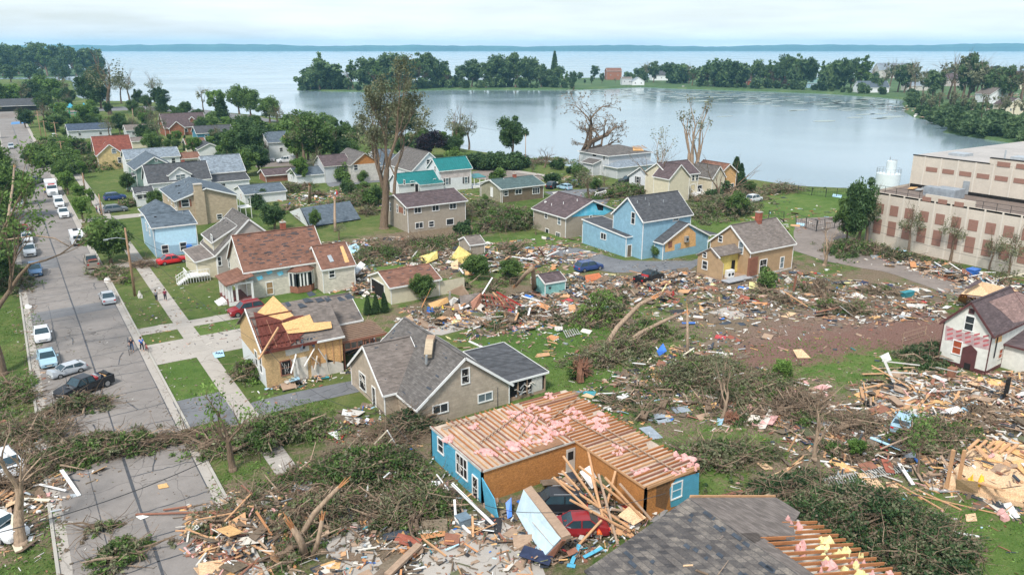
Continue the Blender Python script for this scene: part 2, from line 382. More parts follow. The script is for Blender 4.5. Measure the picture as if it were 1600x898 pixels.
def land(name, pts, m, z=0.0, amp=1.5, step=8, seed=1, skirt=2.5):
 P_ = rough_poly([Vector((p[0], p[1], 0)) for p in pts], amp, step, seed)
 bm = bmesh.new(); vs = [bm.verts.new((p.x, p.y, z)) for p in P_]
 f = bm.faces.new(vs); bmesh.ops.triangulate(bm, faces=[f])
 c = sum(P_, Vector()) / len(P_); area = sum(P_[i].x * P_[(i + 1) % len(P_)].y - P_[(i + 1) % len(P_)].x * P_[i].y for i in range(len(P_)))
 lo = []
 for i, p in enumerate(P_):
  d = P_[(i + 1) % len(P_)] - P_[i - 1]; nrm = Vector((d.y, -d.x, 0)).normalized() * (1 if area > 0 else -1)
  lo.append(bm.verts.new((p.x + nrm.x * skirt, p.y + nrm.y * skirt, z - 2.2)))
 for i in range(len(vs)):
  j = (i + 1) % len(vs); bm.faces.new((vs[i], lo[i], lo[j], vs[j]) if area > 0 else (vs[j], lo[j], lo[i], vs[i]))
 me = bpy.data.meshes.new(name); bm.to_mesh(me); bm.free(); me.materials.append(m)
 return tag(link(name, me), kind='structure')
gp = lambda *a: [tuple(G(x, y))[:2] for x, y in a]
shore = gp((150, 157), (240, 160), (300, 172), (400, 180), (470, 190), (560, 203), (640, 214), (700, 228), (760, 238), (830, 247), (900, 262), (1003, 270), (1060, 280), (1180, 281), (1240, 290), (1300, 293), (1365, 296))
r0 = G(1365, 296)
main_pts = [(-400, -60), (260, -60), (330, 60), (215, 83), (160, 90)] + shore[::-1] + gp((118, 152), (114, 138), (110, 126), (60, 124), (0, 124), (-60, 124), (-500, 126))
land('ground', main_pts, LAND, 0.0, 1.2, 9, 3)
WZ = -1.1
pen = gp((466, 139), (520, 141), (600, 142), (700, 138), (800, 138), (900, 138), (1000, 134), (1100, 138), (1200, 141), (1300, 145), (1360, 149), (1412, 153), (1418, 163), (1416, 172), (1432, 180), (1470, 188), (1480, 203), (1540, 212), (1600, 221), (1760, 232), (2400, 300), (2400, 132), (1700, 122), (1300, 121), (1000, 121), (900, 122), (760, 125), (600, 126), (475, 131))
land('peninsula', pen, farland, 0.0, 3, 22, 5)
land('wooded_point', gp((-300, 121), (0, 120), (80, 119), (163, 115.5), (166, 112), (120, 108), (-300, 108)), farland, 0.0, 4, 40, 6)
# water
def water_mat():
 m, t, b, _ = base('lake_water'); L = t.links
 pos = t.nodes.new('ShaderNodeNewGeometry').outputs['Position']
 b.inputs['Base Color'].default_value = (0.17, 0.235, 0.265, 1); b.inputs['Roughness'].default_value = 0.12
 b.inputs['IOR'].default_value = 1.6; b.inputs['Specular IOR Level'].default_value = 0.9
 mp = t.nodes.new('ShaderNodeMapping'); mp.inputs['Rotation'].default_value = (0, 0, R_(-20)); mp.inputs['Scale'].default_value = (0.25, 1, 1)
 L.new(pos, mp.inputs[0]); n = noise(t, mp.outputs[0], 0.55, 3, 0.6); big = noise(t, pos, 0.006, 3)
 rr = ramp(t, big, [(0.4, (0.1,) * 3), (0.6, (0.22,) * 3)]); L.new(rr, b.inputs['Roughness'])
 bp = N(t, 'ShaderNodeBump', Strength=0.16, Distance=0.12); L.new(n, bp.inputs['Height']); L.new(bp.outputs[0], b.inputs['Normal'])
 return m
me = npmesh('lake', [(-9000, 60, WZ), (14000, 60, WZ), (14000, 14000, WZ), (-9000, 14000, WZ)], [(0, 1, 2, 3)], [water_mat()])
tag(link('lake_water', me), kind='structure')
# far shore: a low wooded ridge about seven kilometres away, as a real long hill with thickness
hill_m = mat('distant_woods', (0.035, 0.075, 0.05), 0.95, s=0.004, amt=0.3)
def ridge(name, pxs, dist, hf, depth, seed, row=79.0):
 r = random.Random(seed); V = []; Fc = []; k = 0
 xs = np.arange(pxs[0], pxs[1], 9.0)
 h = [hf(x) for x in xs]
 jit = [0] * len(xs)
 for i in range(1, len(xs)): jit[i] = 0.72 * jit[i - 1] + r.uniform(-3.2, 3.2)
 for i, x in enumerate(xs):
  d = ray(x, YH); d.z = 0; d.normalize(); o = d * dist / max(0.2, d.dot(Vector((cF.x, cF.y, 0)).normalized()))
  hh = max(4, h[i] + jit[i])
  for q, z in ((0, -3), (10, hh * 0.55), (60, hh), (depth, hh * 0.9), (depth + 200, -3)):
   V.append((o.x + d.x * q, o.y + d.y * q, z))
 for i in range(len(xs) - 1):
  for j in range(4):
   a = i * 5 + j; Fc.append((a, a + 5, a + 6, a + 1))
 me = npmesh(name, V, Fc, [hill_m], smooth=False); return tag(link(name, me), kind='structure')
def hf(x):
 b = 46 + 9 * math.sin(x * 0.004 + 1) + 5 * math.sin(x * 0.021)
 if x < 400: b *= 0.72 + 0.28 * max(0, (x + 100)) / 500
 return b
ridge('far_shore_hills', (-500, 2100), 6600, hf, 1500, 4)
# ================================================================ street, pavements, drives
def asphalt(name, c, amt, seed=0, crack=0.0):
 m, t, b, _ = base(name); L = t.links
 pos = t.nodes.new('ShaderNodeNewGeometry').outputs['Position']
 n1 = noise(t, pos, 0.18, 5, 0.65); n2 = noise(t, pos, 7.0, 4, 0.8); n3 = noise(t, pos, 1.1, 4)
 f = mth(t, 'ADD', mth(t, 'MULTIPLY', n1, 0.5), mth(t, 'ADD', mth(t, 'MULTIPLY', n2, 0.25), mth(t, 'MULTIPLY', n3, 0.25)))
 out = ramp(t, f, [(0.36, sc(c, 1 - amt)), (0.5, c), (0.64, sc(c, 1 + amt))])
 if crack:
  vo = N(t, 'ShaderNodeTexVoronoi', Scale=0.22); vo.feature = 'DISTANCE_TO_EDGE'
  wv = t.nodes.new('ShaderNodeVectorMath'); wv.operation = 'ADD'; nn = N(t, 'ShaderNodeTexNoise', Scale=0.6); L.new(pos, nn.inputs['Vector'])
  L.new(pos, wv.inputs[0]); L.new(nn.outputs['Color'], wv.inputs[1]); L.new(wv.outputs[0], vo.inputs['Vector'])
  e = mth(t, 'LESS_THAN', vo.outputs[0], 0.006); e = mth(t, 'MULTIPLY', e, crack)
  out = mixc(t, e, out, sc(c, 0.35))
 L.new(out, b.inputs['Base Color']); b.inputs['Roughness'].default_value = 0.9; b.inputs['Specular IOR Level'].default_value = 0.2
 bp = N(t, 'ShaderNodeBump', Strength=0.4, Distance=0.03); L.new(n2, bp.inputs['Height']); L.new(bp.outputs[0], b.inputs['Normal'])
 return m
ASP = asphalt('street_asphalt', (0.22, 0.2, 0.185), 0.2, crack=0.6)
ASP2 = asphalt('patch_asphalt', (0.17, 0.17, 0.175), 0.2)
DRV = asphalt('worn_driveway', (0.15, 0.155, 0.165), 0.28, crack=0.7)
GRAV = asphalt('muddy_gravel_lane', (0.2, 0.17, 0.15), 0.3)
CON = asphalt('pavement_concrete', (0.36, 0.33, 0.295), 0.14, crack=0.4)
TAR = mat('tar', (0.055, 0.058, 0.065), 0.6, amt=0.2)
KERB = asphalt('kerb_concrete', (0.37, 0.35, 0.31), 0.15)
def sheet(name, pts, m, z=0.008, world=False, kind='structure', rough=0.0, step=4, seed=1, **k):
 P_ = [Vector((*p, 0)) if world else G(*p) for p in pts]
 if rough: P_ = rough_poly(P_, rough, step, seed)
 bm = bmesh.new(); f = bm.faces.new([bm.verts.new((p.x, p.y, z)) for p in P_])
 if f.normal.z < 0: f.normal_flip()
 bmesh.ops.triangulate(bm, faces=[f]); me = bpy.data.meshes.new(name); bm.to_mesh(me); bm.free(); me.materials.append(m)
 for p in me.polygons:
  if p.normal.z < 0: me.flip_normals(); break
 o = link(name, me); return tag(o, kind=kind, **k) if kind else tag(o, **k)
XL, XR = -1.45, 10.15          # kerb lines
road = sheet('road', [(XL, -20), (XR, -20), (XR, 60), (XR, 420), (XR + 2, 520), (XL - 2, 520), (XL, 420)], ASP, 0.012, True)
kb = MB()
for x0, x1 in ((XL - 0.22, XL), (XR, XR + 0.22)):
 kb.box(x0, -20, -0.1, x1, 500, 0.13, KERB)
tag(kb.build('kerbs'), kind='structure')
gt = sheet('gutter', [(XR - 0.75, -20), (XR - 0.02, -20), (XR - 0.02, 500), (XR - 0.75, 500)], CON, 0.018, True)
gt2 = sheet('gutter', [(XL + 0.02, -20), (XL + 0.75, -20), (XL + 0.75, 500), (XL + 0.02, 500)], CON, 0.018, True)
def strip(mb, pts, w, z, m, seed=0):
 r = random.Random(seed); P_ = [Vector((p[0], p[1], z)) for p in pts]; L_ = []; R2 = []
 for i, p in enumerate(P_):
  d = P_[min(i + 1, len(P_) - 1)] - P_[max(0, i - 1)]; n = Vector((-d.y, d.x, 0)).normalized(); ww = w * r.uniform(0.6, 1.25) / 2
  L_.append(p + n * ww); R2.append(p - n * ww)
 k = len(P_)
 mb.raw(L_ + R2, [(i, k + i, k + i + 1, i + 1) for i in range(k - 1)], m)
def wander(a, b, n, amp, r):
 a, b = Vector(a), Vector(b); d = b - a; q = Vector((-d.y, d.x)).normalized(); o = []; w = 0
 for i in range(n + 1):
  w = w * 0.7 + r.uniform(-amp, amp); o.append(tuple(a + d * (i / n) + q * w * (0 if i in (0, n) else 1)))
 return o
cr_ = MB(); r = random.Random(11)
strip(cr_, wander((4.35, -20), (4.35, 420), 90, 0.04, r), 0.2, 0.022, TAR, 1)
strip(cr_, wander((1.6, 34), (1.5, 120), 30, 0.04, r), 0.07, 0.022, TAR, 2)
strip(cr_, wander((9.35, 60), (9.35, 220), 40, 0.03, r), 0.08, 0.022, TAR, 2)
y = 41.0
while y < 260:
 gap = r.uniform(3.2, 6.0); s = r.choice((0, 1, 2, 2, 2))
 a, b = (-0.6, 9.4) if s == 2 else ((-0.6, 4.4) if s == 0 else (4.4, 9.4))
 strip(cr_, wander((a, y + r.uniform(-.4, .4)), (b, y + r.uniform(-.4, .4)), 14, 0.12, r), 0.12, 0.022, TAR, int(y))
 if r.random() < 0.6:
  x = r.uniform(5, 8.6) if r.random() < 0.7 else r.uniform(0.5, 3.5)
  strip(cr_, wander((x, y), (x + r.uniform(-1, 1), y + gap * r.uniform(0.5, 1)), 6, 0.12, r), 0.12, 0.0225, TAR, int(y))
 y += gap
tag(cr_.build('road_tar_seams'), kind='structure')
for a, b, c, d, z in ((-0.7, 9.3, 113.5, 117.5, 0.0165), (-0.7, 9.3, 190, 194, 0.0165), (-0.7, 4.2, 141, 150, 0.016)):
 sheet('road_patch', [(a, c), (b, c + 0.6), (b, d + 0.6), (a, d)], ASP2, z, True)
sw = MB(); y = 30.0; r = random.Random(5)
g1, g2 = G(338, 600), G(395, 650)
SX = G(352, 600).x
while y < 330:
 h = 0.03 + r.uniform(0, 0.02); sw.box(SX - 0.95, y, -0.05, SX + 0.95, y + 1.72, h, CON); y += 1.75
tag(sw.build('pavement'), kind='structure')
def drive(px, m, z=0.024, rough=0.08, seed=1, name='driveway'): return sheet(name, px, m, z, rough=rough, step=2.5, seed=seed)
yA = lambda px, py: G(px, py).y
def wdrive(x0, x1, y0, y1, m, z, name='driveway', seed=1, rough=0.07):
 return sheet(name, [(x0, y0), (x1, y0), (x1, y1), (x0, y1)], m, z, True, rough=rough, step=2.5, seed=seed)
# drive aprons between kerb and pavement and beyond, read off the photograph
ya = G(216, 514).y; wdrive(XR - 0.1, 26, G(222, 524).y, ya, CON, 0.0245, seed=2)
wdrive(XR - 0.1, 21.5, G(247, 570).y, G(228, 540).y, CON, 0.025, seed=3)
wdrive(XR - 0.1, SX, G(297, 668).y, G(280, 640).y + 2.2, DRV, 0.0255, seed=5)
drive([(352, 655), (395, 628), (450, 615), (555, 594), (562, 612), (480, 630), (405, 650), (352, 672)], DRV, 0.027, 0.15, 6)
wdrive(XR, 28, G(205, 417).y, G(205, 417).y + 3.2, CON, 0.026, seed=7)
wdrive(XR, 30, G(160, 345).y, G(160, 345).y + 4, CON, 0.026, seed=8)
drive([(862, 383), (905, 388), (975, 407), (1080, 408), (1110, 398), (1075, 424), (960, 426), (893, 416), (858, 398)], DRV, 0.03, 0.25, 9)
drive([(1240, 352), (1290, 345), (1330, 372), (1420, 400), (1540, 440), (1600, 452), (1640, 500), (1490, 462), (1380, 424), (1290, 408), (1240, 392)], GRAV, 0.03, 0.5, 10, 'gravel_lane')
drive([(1244, 342), (1310, 338), (1345, 352), (1310, 365), (1246, 362)], GRAV, 0.026, 0.4, 11, 'gravel_lane')
drive([(1106, 488), (1141, 478), (1184, 489), (1146, 500)], CON, 0.034, 0.06, 12, 'concrete_slab')
drive([(1345, 640), (1400, 617), (1462, 618), (1480, 640), (1440, 690), (1395, 672)], CON, 0.034, 0.1, 13, 'concrete_slab')
drive([(632, 498), (700, 497), (790, 492), (756, 506), (690, 524), (655, 520)], CON, 0.034, 0.1, 14, 'concrete_slab')
drive([(737, 268), (778, 262), (800, 265), (842, 272), (850, 281), (800, 284), (745, 280)], GRAV, 0.03, 0.3, 15, 'gravel_yard')
drive([(850, 300), (955, 292), (1000, 300), (955, 310), (935, 330), (880, 312)], DRV, 0.03, 0.4, 16, 'driveway')
drive([(400, 255), (470, 250), (520, 246), (560, 250), (500, 258), (400, 262)], GRAV, 0.03, 0.3, 17, 'gravel_lane')
drive([(510, 285), (600, 275), (640, 277), (600, 284), (515, 292)], DRV, 0.03, 0.3, 18)
drive([(780, 262), (840, 271), (910, 283), (905, 286), (838, 274), (775, 265)], CON, 0.034, 0.1, 19, 'path')
drive([(150, 168), (230, 166), (320, 172), (400, 182), (440, 190), (400, 191), (310, 178), (230, 172), (150, 174)], ASP2, 0.03, 0.8, 20, 'park_drive')
drive([(0, 178), (60, 174), (150, 172), (150, 178), (60, 181), (0, 186)], GRAV, 0.03, 0.8, 21, 'park_path')
drive([(640, 890), (700, 830), (780, 810), (830, 840), (850, 898), (880, 980), (600, 980)], CON, 0.03, 0.3, 22, 'driveway')
drive([(505, 820), (540, 795), (580, 850), (610, 898), (620, 960), (560, 960)], CON, 0.028, 0.25, 23, 'path')
# far land tracks
drive([(170, 186), (240, 180), (330, 185), (300, 200), (200, 205)], LAND, 0.02, 0.5, 24, 'park_lawn')
# ================================================================ houses
DBG = False
class House:
 """a building on the street grid; geometry in metres in its own frame, windows set where the photograph shows them"""
 def __init__(s, name, label, cat, N, he=0.0, ang=0.0, group=None):
  g = G(N[0], N[1], he); s.o = Vector((g.x, g.y, 0)); s.a = R_(ang)
  s.root = thing(name, label, cat, s.o, s.a, group)
  s.M = Matrix.Translation(s.o) @ Matrix.Rotation(s.a, 4, 'Z'); s.I = s.M.inverted()
  s.tm = white
 def at(s, px, py, z): return s.I @ G(px, py, z)
 def hit(s, px, py, ax, c):
  """where the sight line meets the local plane x=c or y=c"""
  o = s.I @ Vector((0, 0, CAMH)); d = s.I.to_3x3() @ ray(px, py)
  t = (c - o[ax]) / d[ax]; return o + d * t
 def block(s, N, he, R=None, L=None, W=None, D=None, rid=None, pk=None, rend=None, rh=None, axis='x', kind='gable', z0=0.0, wall=white, roof=sh_grey, oh=0.35, gwall=None, trim=True, base=None):
  n = s.at(*N, he); x0, y0 = n.x, n.y
  if R: W = s.at(*R, he).x - x0
  if L: D = s.at(*L, he).y - y0
  if pk:
   if axis == 'y': rh = s.hit(pk[0], pk[1], 1, y0).z
   else: rh = s.hit(pk[0], pk[1], 0, x0).z
  if rend:
   if rh is None: rh = (s.hit(rid[0], rid[1], 1, y0 + D / 2) if axis == 'x' else s.hit(rid[0], rid[1], 0, x0 + W / 2)).z
   if axis == 'y': D = s.at(*rend, rh).y - y0
   else: W = s.at(*rend, rh).x - x0
   rid = None
  if DBG: print(s.root.name, 'block x0 %.1f y0 %.1f W %.1f D %.1f he %.1f rh %s' % (x0, y0, W, D, he, rh))
  return s.box(x0, y0, x0 + W, y0 + D, he, rid, rh, axis, kind, z0, wall, roof, oh, gwall, trim, base)
 def box(s, x0, y0, x1, y1, he, rid=None, rh=None, axis='x', kind='gable', z0=0.0, wall=white, roof=sh_grey, oh=0.35, gwall=None, trim=True, base=None):
  if rid:
   rh = s.hit(*rid, 1, (y0 + y1) / 2).z if axis == 'x' else s.hit(*rid, 0, (x0 + x1) / 2).z
  if rh is None: rh = he + 0.3 * ((y1 - y0) if axis == 'x' else (x1 - x0))
  b = dict(x0=x0, y0=y0, x1=x1, y1=y1, he=he, rh=rh, axis=axis)
  w = MB(); g = gwall or wall
  xm, ym = (x0 + x1) / 2, (y0 + y1) / 2
  w.poly([(x0, y0, z0), (x1, y0, z0), (x1, y0, he), (x0, y0, he)], wall); w.poly([(x1, y1, z0), (x0, y1, z0), (x0, y1, he), (x1, y1, he)], wall)
  w.poly([(x0, y1, z0), (x0, y0, z0), (x0, y0, he), (x0, y1, he)], wall); w.poly([(x1, y0, z0), (x1, y1, z0), (x1, y1, he), (x1, y0, he)], wall)
  if kind == 'gable':
   if axis == 'x':
    w.poly([(x0, y1, he), (x0, y0, he), (x0, ym, rh - .02)], g); w.poly([(x1, y0, he), (x1, y1, he), (x1, ym, rh - .02)], g)
   else:
    w.poly([(x0, y0, he), (x1, y0, he), (xm, y0, rh - .02)], g); w.poly([(x1, y1, he), (x0, y1, he), (xm, y1, rh - .02)], g)
  w.build('wall', s.root)
  if base:
   q = MB(); e = 0.03
   q.box(x0 - e, y0 - e, -0.1, x1 + e, y1 + e, base[0], base[1]); q.build('foundation', s.root)
  r = MB(); t = MB(); th = 0.14; f = 0.03
  if kind == 'gable':
   if axis == 'x':
    k = (rh - he) / (ym - y0); a, c = x0 - oh, x1 + oh
    r.slab([(a, y0 - oh, he - k * oh + th), (c, y0 - oh, he - k * oh + th), (c, ym, rh + th), (a, ym, rh + th)], th, roof)
    r.slab([(a, ym, rh + th), (c, ym, rh + th), (c, y1 + oh, he - k * oh + th), (a, y1 + oh, he - k * oh + th)], th, roof)
    r.beam((a, ym, rh + th + .02), (c, ym, rh + th + .02), 0.3, 0.05, roof)
    if trim:
     for xx in (a - f, c + f):
      for sg in (-1, 1):
       ye = ym + sg * (ym - y0 + oh + f)
       t.beam((xx, ye, he - k * (oh + f) + .03), (xx, ym, rh + .03), 0.06, 0.24, s.tm)
     for sg in (-1, 1):
      ye = ym + sg * (ym - y0 + oh + f); t.beam((a - f, ye, he - k * (oh + f) + .03), (c + f, ye, he - k * (oh + f) + .03), 0.06, 0.2, s.tm)
   else:
    k = (rh - he) / (xm - x0); a, c = y0 - oh, y1 + oh
    r.slab([(x0 - oh, a, he - k * oh + th), (xm, a, rh + th), (xm, c, rh + th), (x0 - oh, c, he - k * oh + th)], th, roof)
    r.slab([(xm, a, rh + th), (x1 + oh, a, he - k * oh + th), (x1 + oh, c, he - k * oh + th), (xm, c, rh + th)], th, roof)
    r.beam((xm, a, rh + th + .02), (xm, c, rh + th + .02), 0.3, 0.05, roof)
    if trim:
     for yy in (a - f, c + f):
      for sg in (-1, 1):
       xe = xm + sg * (xm - x0 + oh + f); t.beam((xe, yy, he - k * (oh + f) + .03), (xm, yy, rh + .03), 0.06, 0.24, s.tm)
     for sg in (-1, 1):
      xe = xm + sg * (xm - x0 + oh + f); t.beam((xe, a - f, he - k * (oh + f) + .03), (xe, c + f, he - k * (oh + f) + .03), 0.06, 0.2, s.tm)
  elif kind == 'hip':
   m_ = min(x1 - x0, y1 - y0) / 2; a0, a1, c0, c1 = x0 - oh, x1 + oh, y0 - oh, y1 + oh
   e = he + 0.02; R1 = (x0 + m_, ym, rh) if x1 - x0 > y1 - y0 else (xm, y0 + m_, rh); R2 = (x1 - m_, ym, rh) if x1 - x0 > y1 - y0 else (xm, y1 - m_, rh)
   A, B, C, Dd = (a0, c0, e), (a1, c0, e), (a1, c1, e), (a0, c1, e)
   if x1 - x0 > y1 - y0: fs = [[A, B, R2, R1], [B, C, R2], [C, Dd, R1, R2], [Dd, A, R1]]
   else: fs = [[A, B, R1], [B, C, R2, R1], [C, Dd, R2], [Dd, A, R1, R2]]
   for q in fs: r.poly(q, roof)
   r.poly([Dd, C, B, A], s.tm)
   if trim:
    for p, q in ((A, B), (B, C), (C, Dd), (Dd, A)): t.beam(p, q, 0.07, 0.2, s.tm)
  elif kind in ('shed', 'flat'):
   # shed: rises from he at the front (axis x) or left (axis y) to rh
   z = [he, he, rh, rh] if axis == 'x' else [he, rh, rh, he]
   if kind == 'shed':
    if axis == 'x': w2 = MB(); w2.poly([(x0, y1, he), (x0, y0, he), (x0, y1, rh)], wall); w2.poly([(x1, y0, he), (x1, y1, he), (x1, y1, rh)], wall); w2.poly([(x1, y1, he), (x0, y1, he), (x0, y1, rh), (x1, y1, rh)], wall)
    else: w2 = MB(); w2.poly([(x0, y0, he), (x1, y0, he), (x1, y0, rh)], wall); w2.poly([(x1, y1, he), (x0, y1, he), (x1, y1, rh)], wall); w2.poly([(x1, y0, he), (x1, y1, he), (x1, y1, rh), (x1, y0, rh)], wall)
    w2.build('wall', s.root)
   a0, a1, c0, c1 = x0 - oh, x1 + oh, y0 - oh, y1 + oh
   pts = [(a0, c0, z[0] + th), (a1, c0, z[1] + th), (a1, c1, z[2] + th), (a0, c1, z[3] + th)]
   r.slab(pts, th, roof)
   if trim:
    for i in range(4):
     p, q = Vector(pts[i]), Vector(pts[(i + 1) % 4]); cc = Vector((xm, ym, 0)); o = Vector(((p.x + q.x) / 2, (p.y + q.y) / 2, 0)) - cc
     o = o.normalized() * f; t.beam(p + o - Vector((0, 0, th / 2)), q + o - Vector((0, 0, th / 2)), 0.06, 0.2, s.tm)
  if r.f: r.build('roof', s.root)
  if trim:
   if kind != 'none':
    for xx, yy in ((x0, y0), (x1, y0), (x0, y1)): t.box(xx - .05, yy - .05, z0, xx + .05, yy + .05, he, s.tm)
   if t.f: t.build('trim', s.root)
  return b
 def win(s, b, face, px, py, w=0.9, h=1.2, fm=None, gm=None, mull=1, shut=None, name='window', broken=False):
  """window whose centre shows at (px, py) on the front ('f'), left ('l') face of block b"""
  if face == 'f': p = s.hit(px, py, 1, b['y0']); u = Vector((1, 0, 0)); n = Vector((0, -1, 0))
  else: p = s.hit(px, py, 0, b['x0']); u = Vector((0, -1, 0)); n = Vector((-1, 0, 0))
  return s.opening(p, u, n, w, h, fm, gm, mull, shut, name, broken)
 def opening(s, p, u, n, w, h, fm=None, gm=None, mull=1, shut=None, name='window', broken=False):
  fm = fm or white; z = Vector((0, 0, 1)); fr = MB(); ft = 0.11
  def bx(mb, a0, a1, b0, b1, d0, d1, m):
   c = [p + u * a + z * bb + n * d for d in (d0, d1) for a, bb in ((a0, b0), (a1, b0), (a1, b1), (a0, b1))]
   mb.raw(c, [(0, 1, 2, 3), (7, 6, 5, 4), (0, 4, 5, 1), (1, 5, 6, 2), (2, 6, 7, 3), (3, 7, 4, 0)], m)
  bx(fr, -w / 2 - ft, w / 2 + ft, h / 2, h / 2 + ft, 0, .07, fm); bx(fr, -w / 2 - ft, w / 2 + ft, -h / 2 - ft, -h / 2, 0, .09, fm)
  bx(fr, -w / 2 - ft, -w / 2, -h / 2, h / 2, 0, .07, fm); bx(fr, w / 2, w / 2 + ft, -h / 2, h / 2, 0, .07, fm)
  if name == 'window': bx(fr, -w / 2, w / 2, -.03, .03, 0.012, .05, fm) if w < h * 1.1 else None
  for i in range(1, mull): x = -w / 2 + w * i / mull; bx(fr, x - .035, x + .035, -h / 2, h / 2, 0.012, .055, fm)
  o = fr.build(name, s.root)
  pn = MB(); bx(pn, -w / 2, w / 2, -h / 2, h / 2, 0.0, .02, (gm or (dark if broken else glass)))
  if broken:
   r = random.Random(int(p.x * 31 + p.z * 17))
   for _ in range(4):
    a = p + u * r.uniform(-w / 2, w / 2) + z * r.uniform(-h / 2, h / 2) + n * .05; c = p + u * r.uniform(-w / 2, w / 2) + z * r.uniform(-h / 2, h / 2) + n * .05
    pn.beam(a, c, 0.06, 0.03, offwhite)
  pn.build('pane' if name == 'window' else 'door_leaf', o)
  if shut:
   for sg in (-1, 1):
    q = MB(); c = sg * (w / 2 + ft + 0.2); bx(q, c - .18, c + .18, -h / 2 - .05, h / 2 + .05, 0.002, .05, shut); q.build('shutter', s.root)
  return o
 def door(s, b, face, px, py, w=0.95, h=2.0, m=None, fm=None):
  o = s.win(b, face, px, py, w, h, fm, m or white, 1, None, 'door'); return o
 def chimney(s, x, y, z0, z1, w=0.6, m=brickr):
  q = MB(); q.box(x - w / 2, y - w / 2, z0, x + w / 2, y + w / 2, z1, m); q.box(x - w / 2 - .06, y - w / 2 - .06, z1, x + w / 2 + .06, y + w / 2 + .06, z1 + .12, conc)
  q.cyl((x, y, z1 + .12), .12, .3, luml, 8); return q.build('chimney', s.root)
 def vents(s, b, n, seed=1, m=None):
  r = random.Random(seed)
  for _ in range(n):
   if b['axis'] == 'x':
    x = r.uniform(b['x0'] + .8, b['x1'] - .8); t = r.uniform(.25, .8); ym = (b['y0'] + b['y1']) / 2; y = b['y0'] + (ym - b['y0']) * t; z = b['he'] + (b['rh'] - b['he']) * t
   else:
    y = r.uniform(b['y0'] + .8, b['y1'] - .8); t = r.uniform(.25, .8); xm = (b['x0'] + b['x1']) / 2; x = b['x0'] + (xm - b['x0']) * t; z = b['he'] + (b['rh'] - b['he']) * t
   q = MB()
   if r.random() < .5: q.cyl((x, y, z), .07, .55, m or metal, 8)
   else: q.box(x - .18, y - .18, z, x + .18, y + .18, z + .32, m or blackp)
   q.build('roof_vent', s.root)
 def scab(s, b, n, m, seed=1, size=1.0, side='f'):
  """torn-off shingle patches: thin pieces of felt lying on the slope"""
  r = random.Random(seed); q = MB(); th = 0.14
  for _ in range(n):
   if b['axis'] == 'x':
    ym = (b['y0'] + b['y1']) / 2; k = (b['rh'] - b['he']) / (ym - b['y0']); t = r.uniform(0.0, .97); L = r.uniform(.3, 1.4) * size; h = r.uniform(.12, .4) * size * .7
    x = r.uniform(b['x0'] - .2, b['x1'] + .2 - L); y = b['y0'] + (ym - b['y0']) * t; y2 = min(ym, y + h)
    z = b['he'] + k * (y - b['y0']) + th + .03; z2 = b['he'] + k * (y2 - b['y0']) + th + .03
    q.slab([(x, y, z), (x + L, y, z), (x + L * r.uniform(.7, 1), y2, z2), (x + L * r.uniform(0, .3), y2, z2)], .02, m)
   else:
    xm = (b['x0'] + b['x1']) / 2; k = (b['rh'] - b['he']) / (xm - b['x0']); t = r.uniform(0, .97); L = r.uniform(.3, 1.4) * size; h = r.uniform(.12, .4) * size * .7
    y = r.uniform(b['y0'] - .2, b['y1'] + .2 - L); x = b['x0'] + (xm - b['x0']) * t; x2 = min(xm, x + h)
    z = b['he'] + k * (x - b['x0']) + th + .03; z2 = b['he'] + k * (x2 - b['x0']) + th + .03
    q.slab([(x, y, z), (x, y + L, z), (x2, y + L * r.uniform(.7, 1), z2), (x2, y + L * r.uniform(0, .3), z2)], .02, m)
  return q.build('missing_shingles', s.root)
 def patch(s, b, face, pts, m, name='bare_sheathing', d=.012):
  """thin board on a face; pts are pixels"""
  q = []
  for px, py in pts:
   if face == 'f': p = s.hit(px, py, 1, b['y0']); p.y -= d
   else: p = s.hit(px, py, 0, b['x0']); p.x -= d
   q.append(p)
  mb = MB(); n = (0, -1, 0) if face == 'f' else (-1, 0, 0)
  pr = [Vector(p) for p in q]; nn = Vector(n); k = len(pr)
  if (pr[1] - pr[0]).cross(pr[2] - pr[1]).dot(nn) < 0: pr.reverse()
  bk = [p - nn * (d - .002) for p in pr]
  mb.raw(pr + bk, [tuple(range(k))] + [(i, k + i, k + (i + 1) % k, (i + 1) % k) for i in range(k)], m)
  return mb.build(name, s.root)
 def roofpatch(s, b, pts, m, name='bare_sheathing', lift=.17, side='f'):
  """thin piece lying on the front (axis x) or left (axis y) slope; pts are pixels"""
  ax = 1 if b['axis'] == 'x' else 0
  c0 = b['y0'] if ax else b['x0']; cm = (b['y0'] + b['y1']) / 2 if ax else (b['x0'] + b['x1']) / 2; k = (b['rh'] - b['he']) / (cm - c0)
  o = s.I @ Vector((0, 0, CAMH)); q = []
  if side == 'r': c1 = b['x1']; 
  for px, py in pts:
   d = s.I.to_3x3() @ ray(px, py)
   # z = he + lift + k (c - c0)   (or falling to the right for side r)
   if side == 'r': t = (b['he'] + lift + k * (b['x1'] - o.x) - o.z) / (d.z + k * d.x)
   else: t = (b['he'] + lift + k * (o[ax] - c0) - o.z) / (d.z - k * d[ax])
   q.append(o + d * t)
  return MB().slab(q, .025, m).build(name, s.root)
def beam_part(root, name, a, b, w, h, m): return MB().beam(a, b, w, h, m).build(name, root)
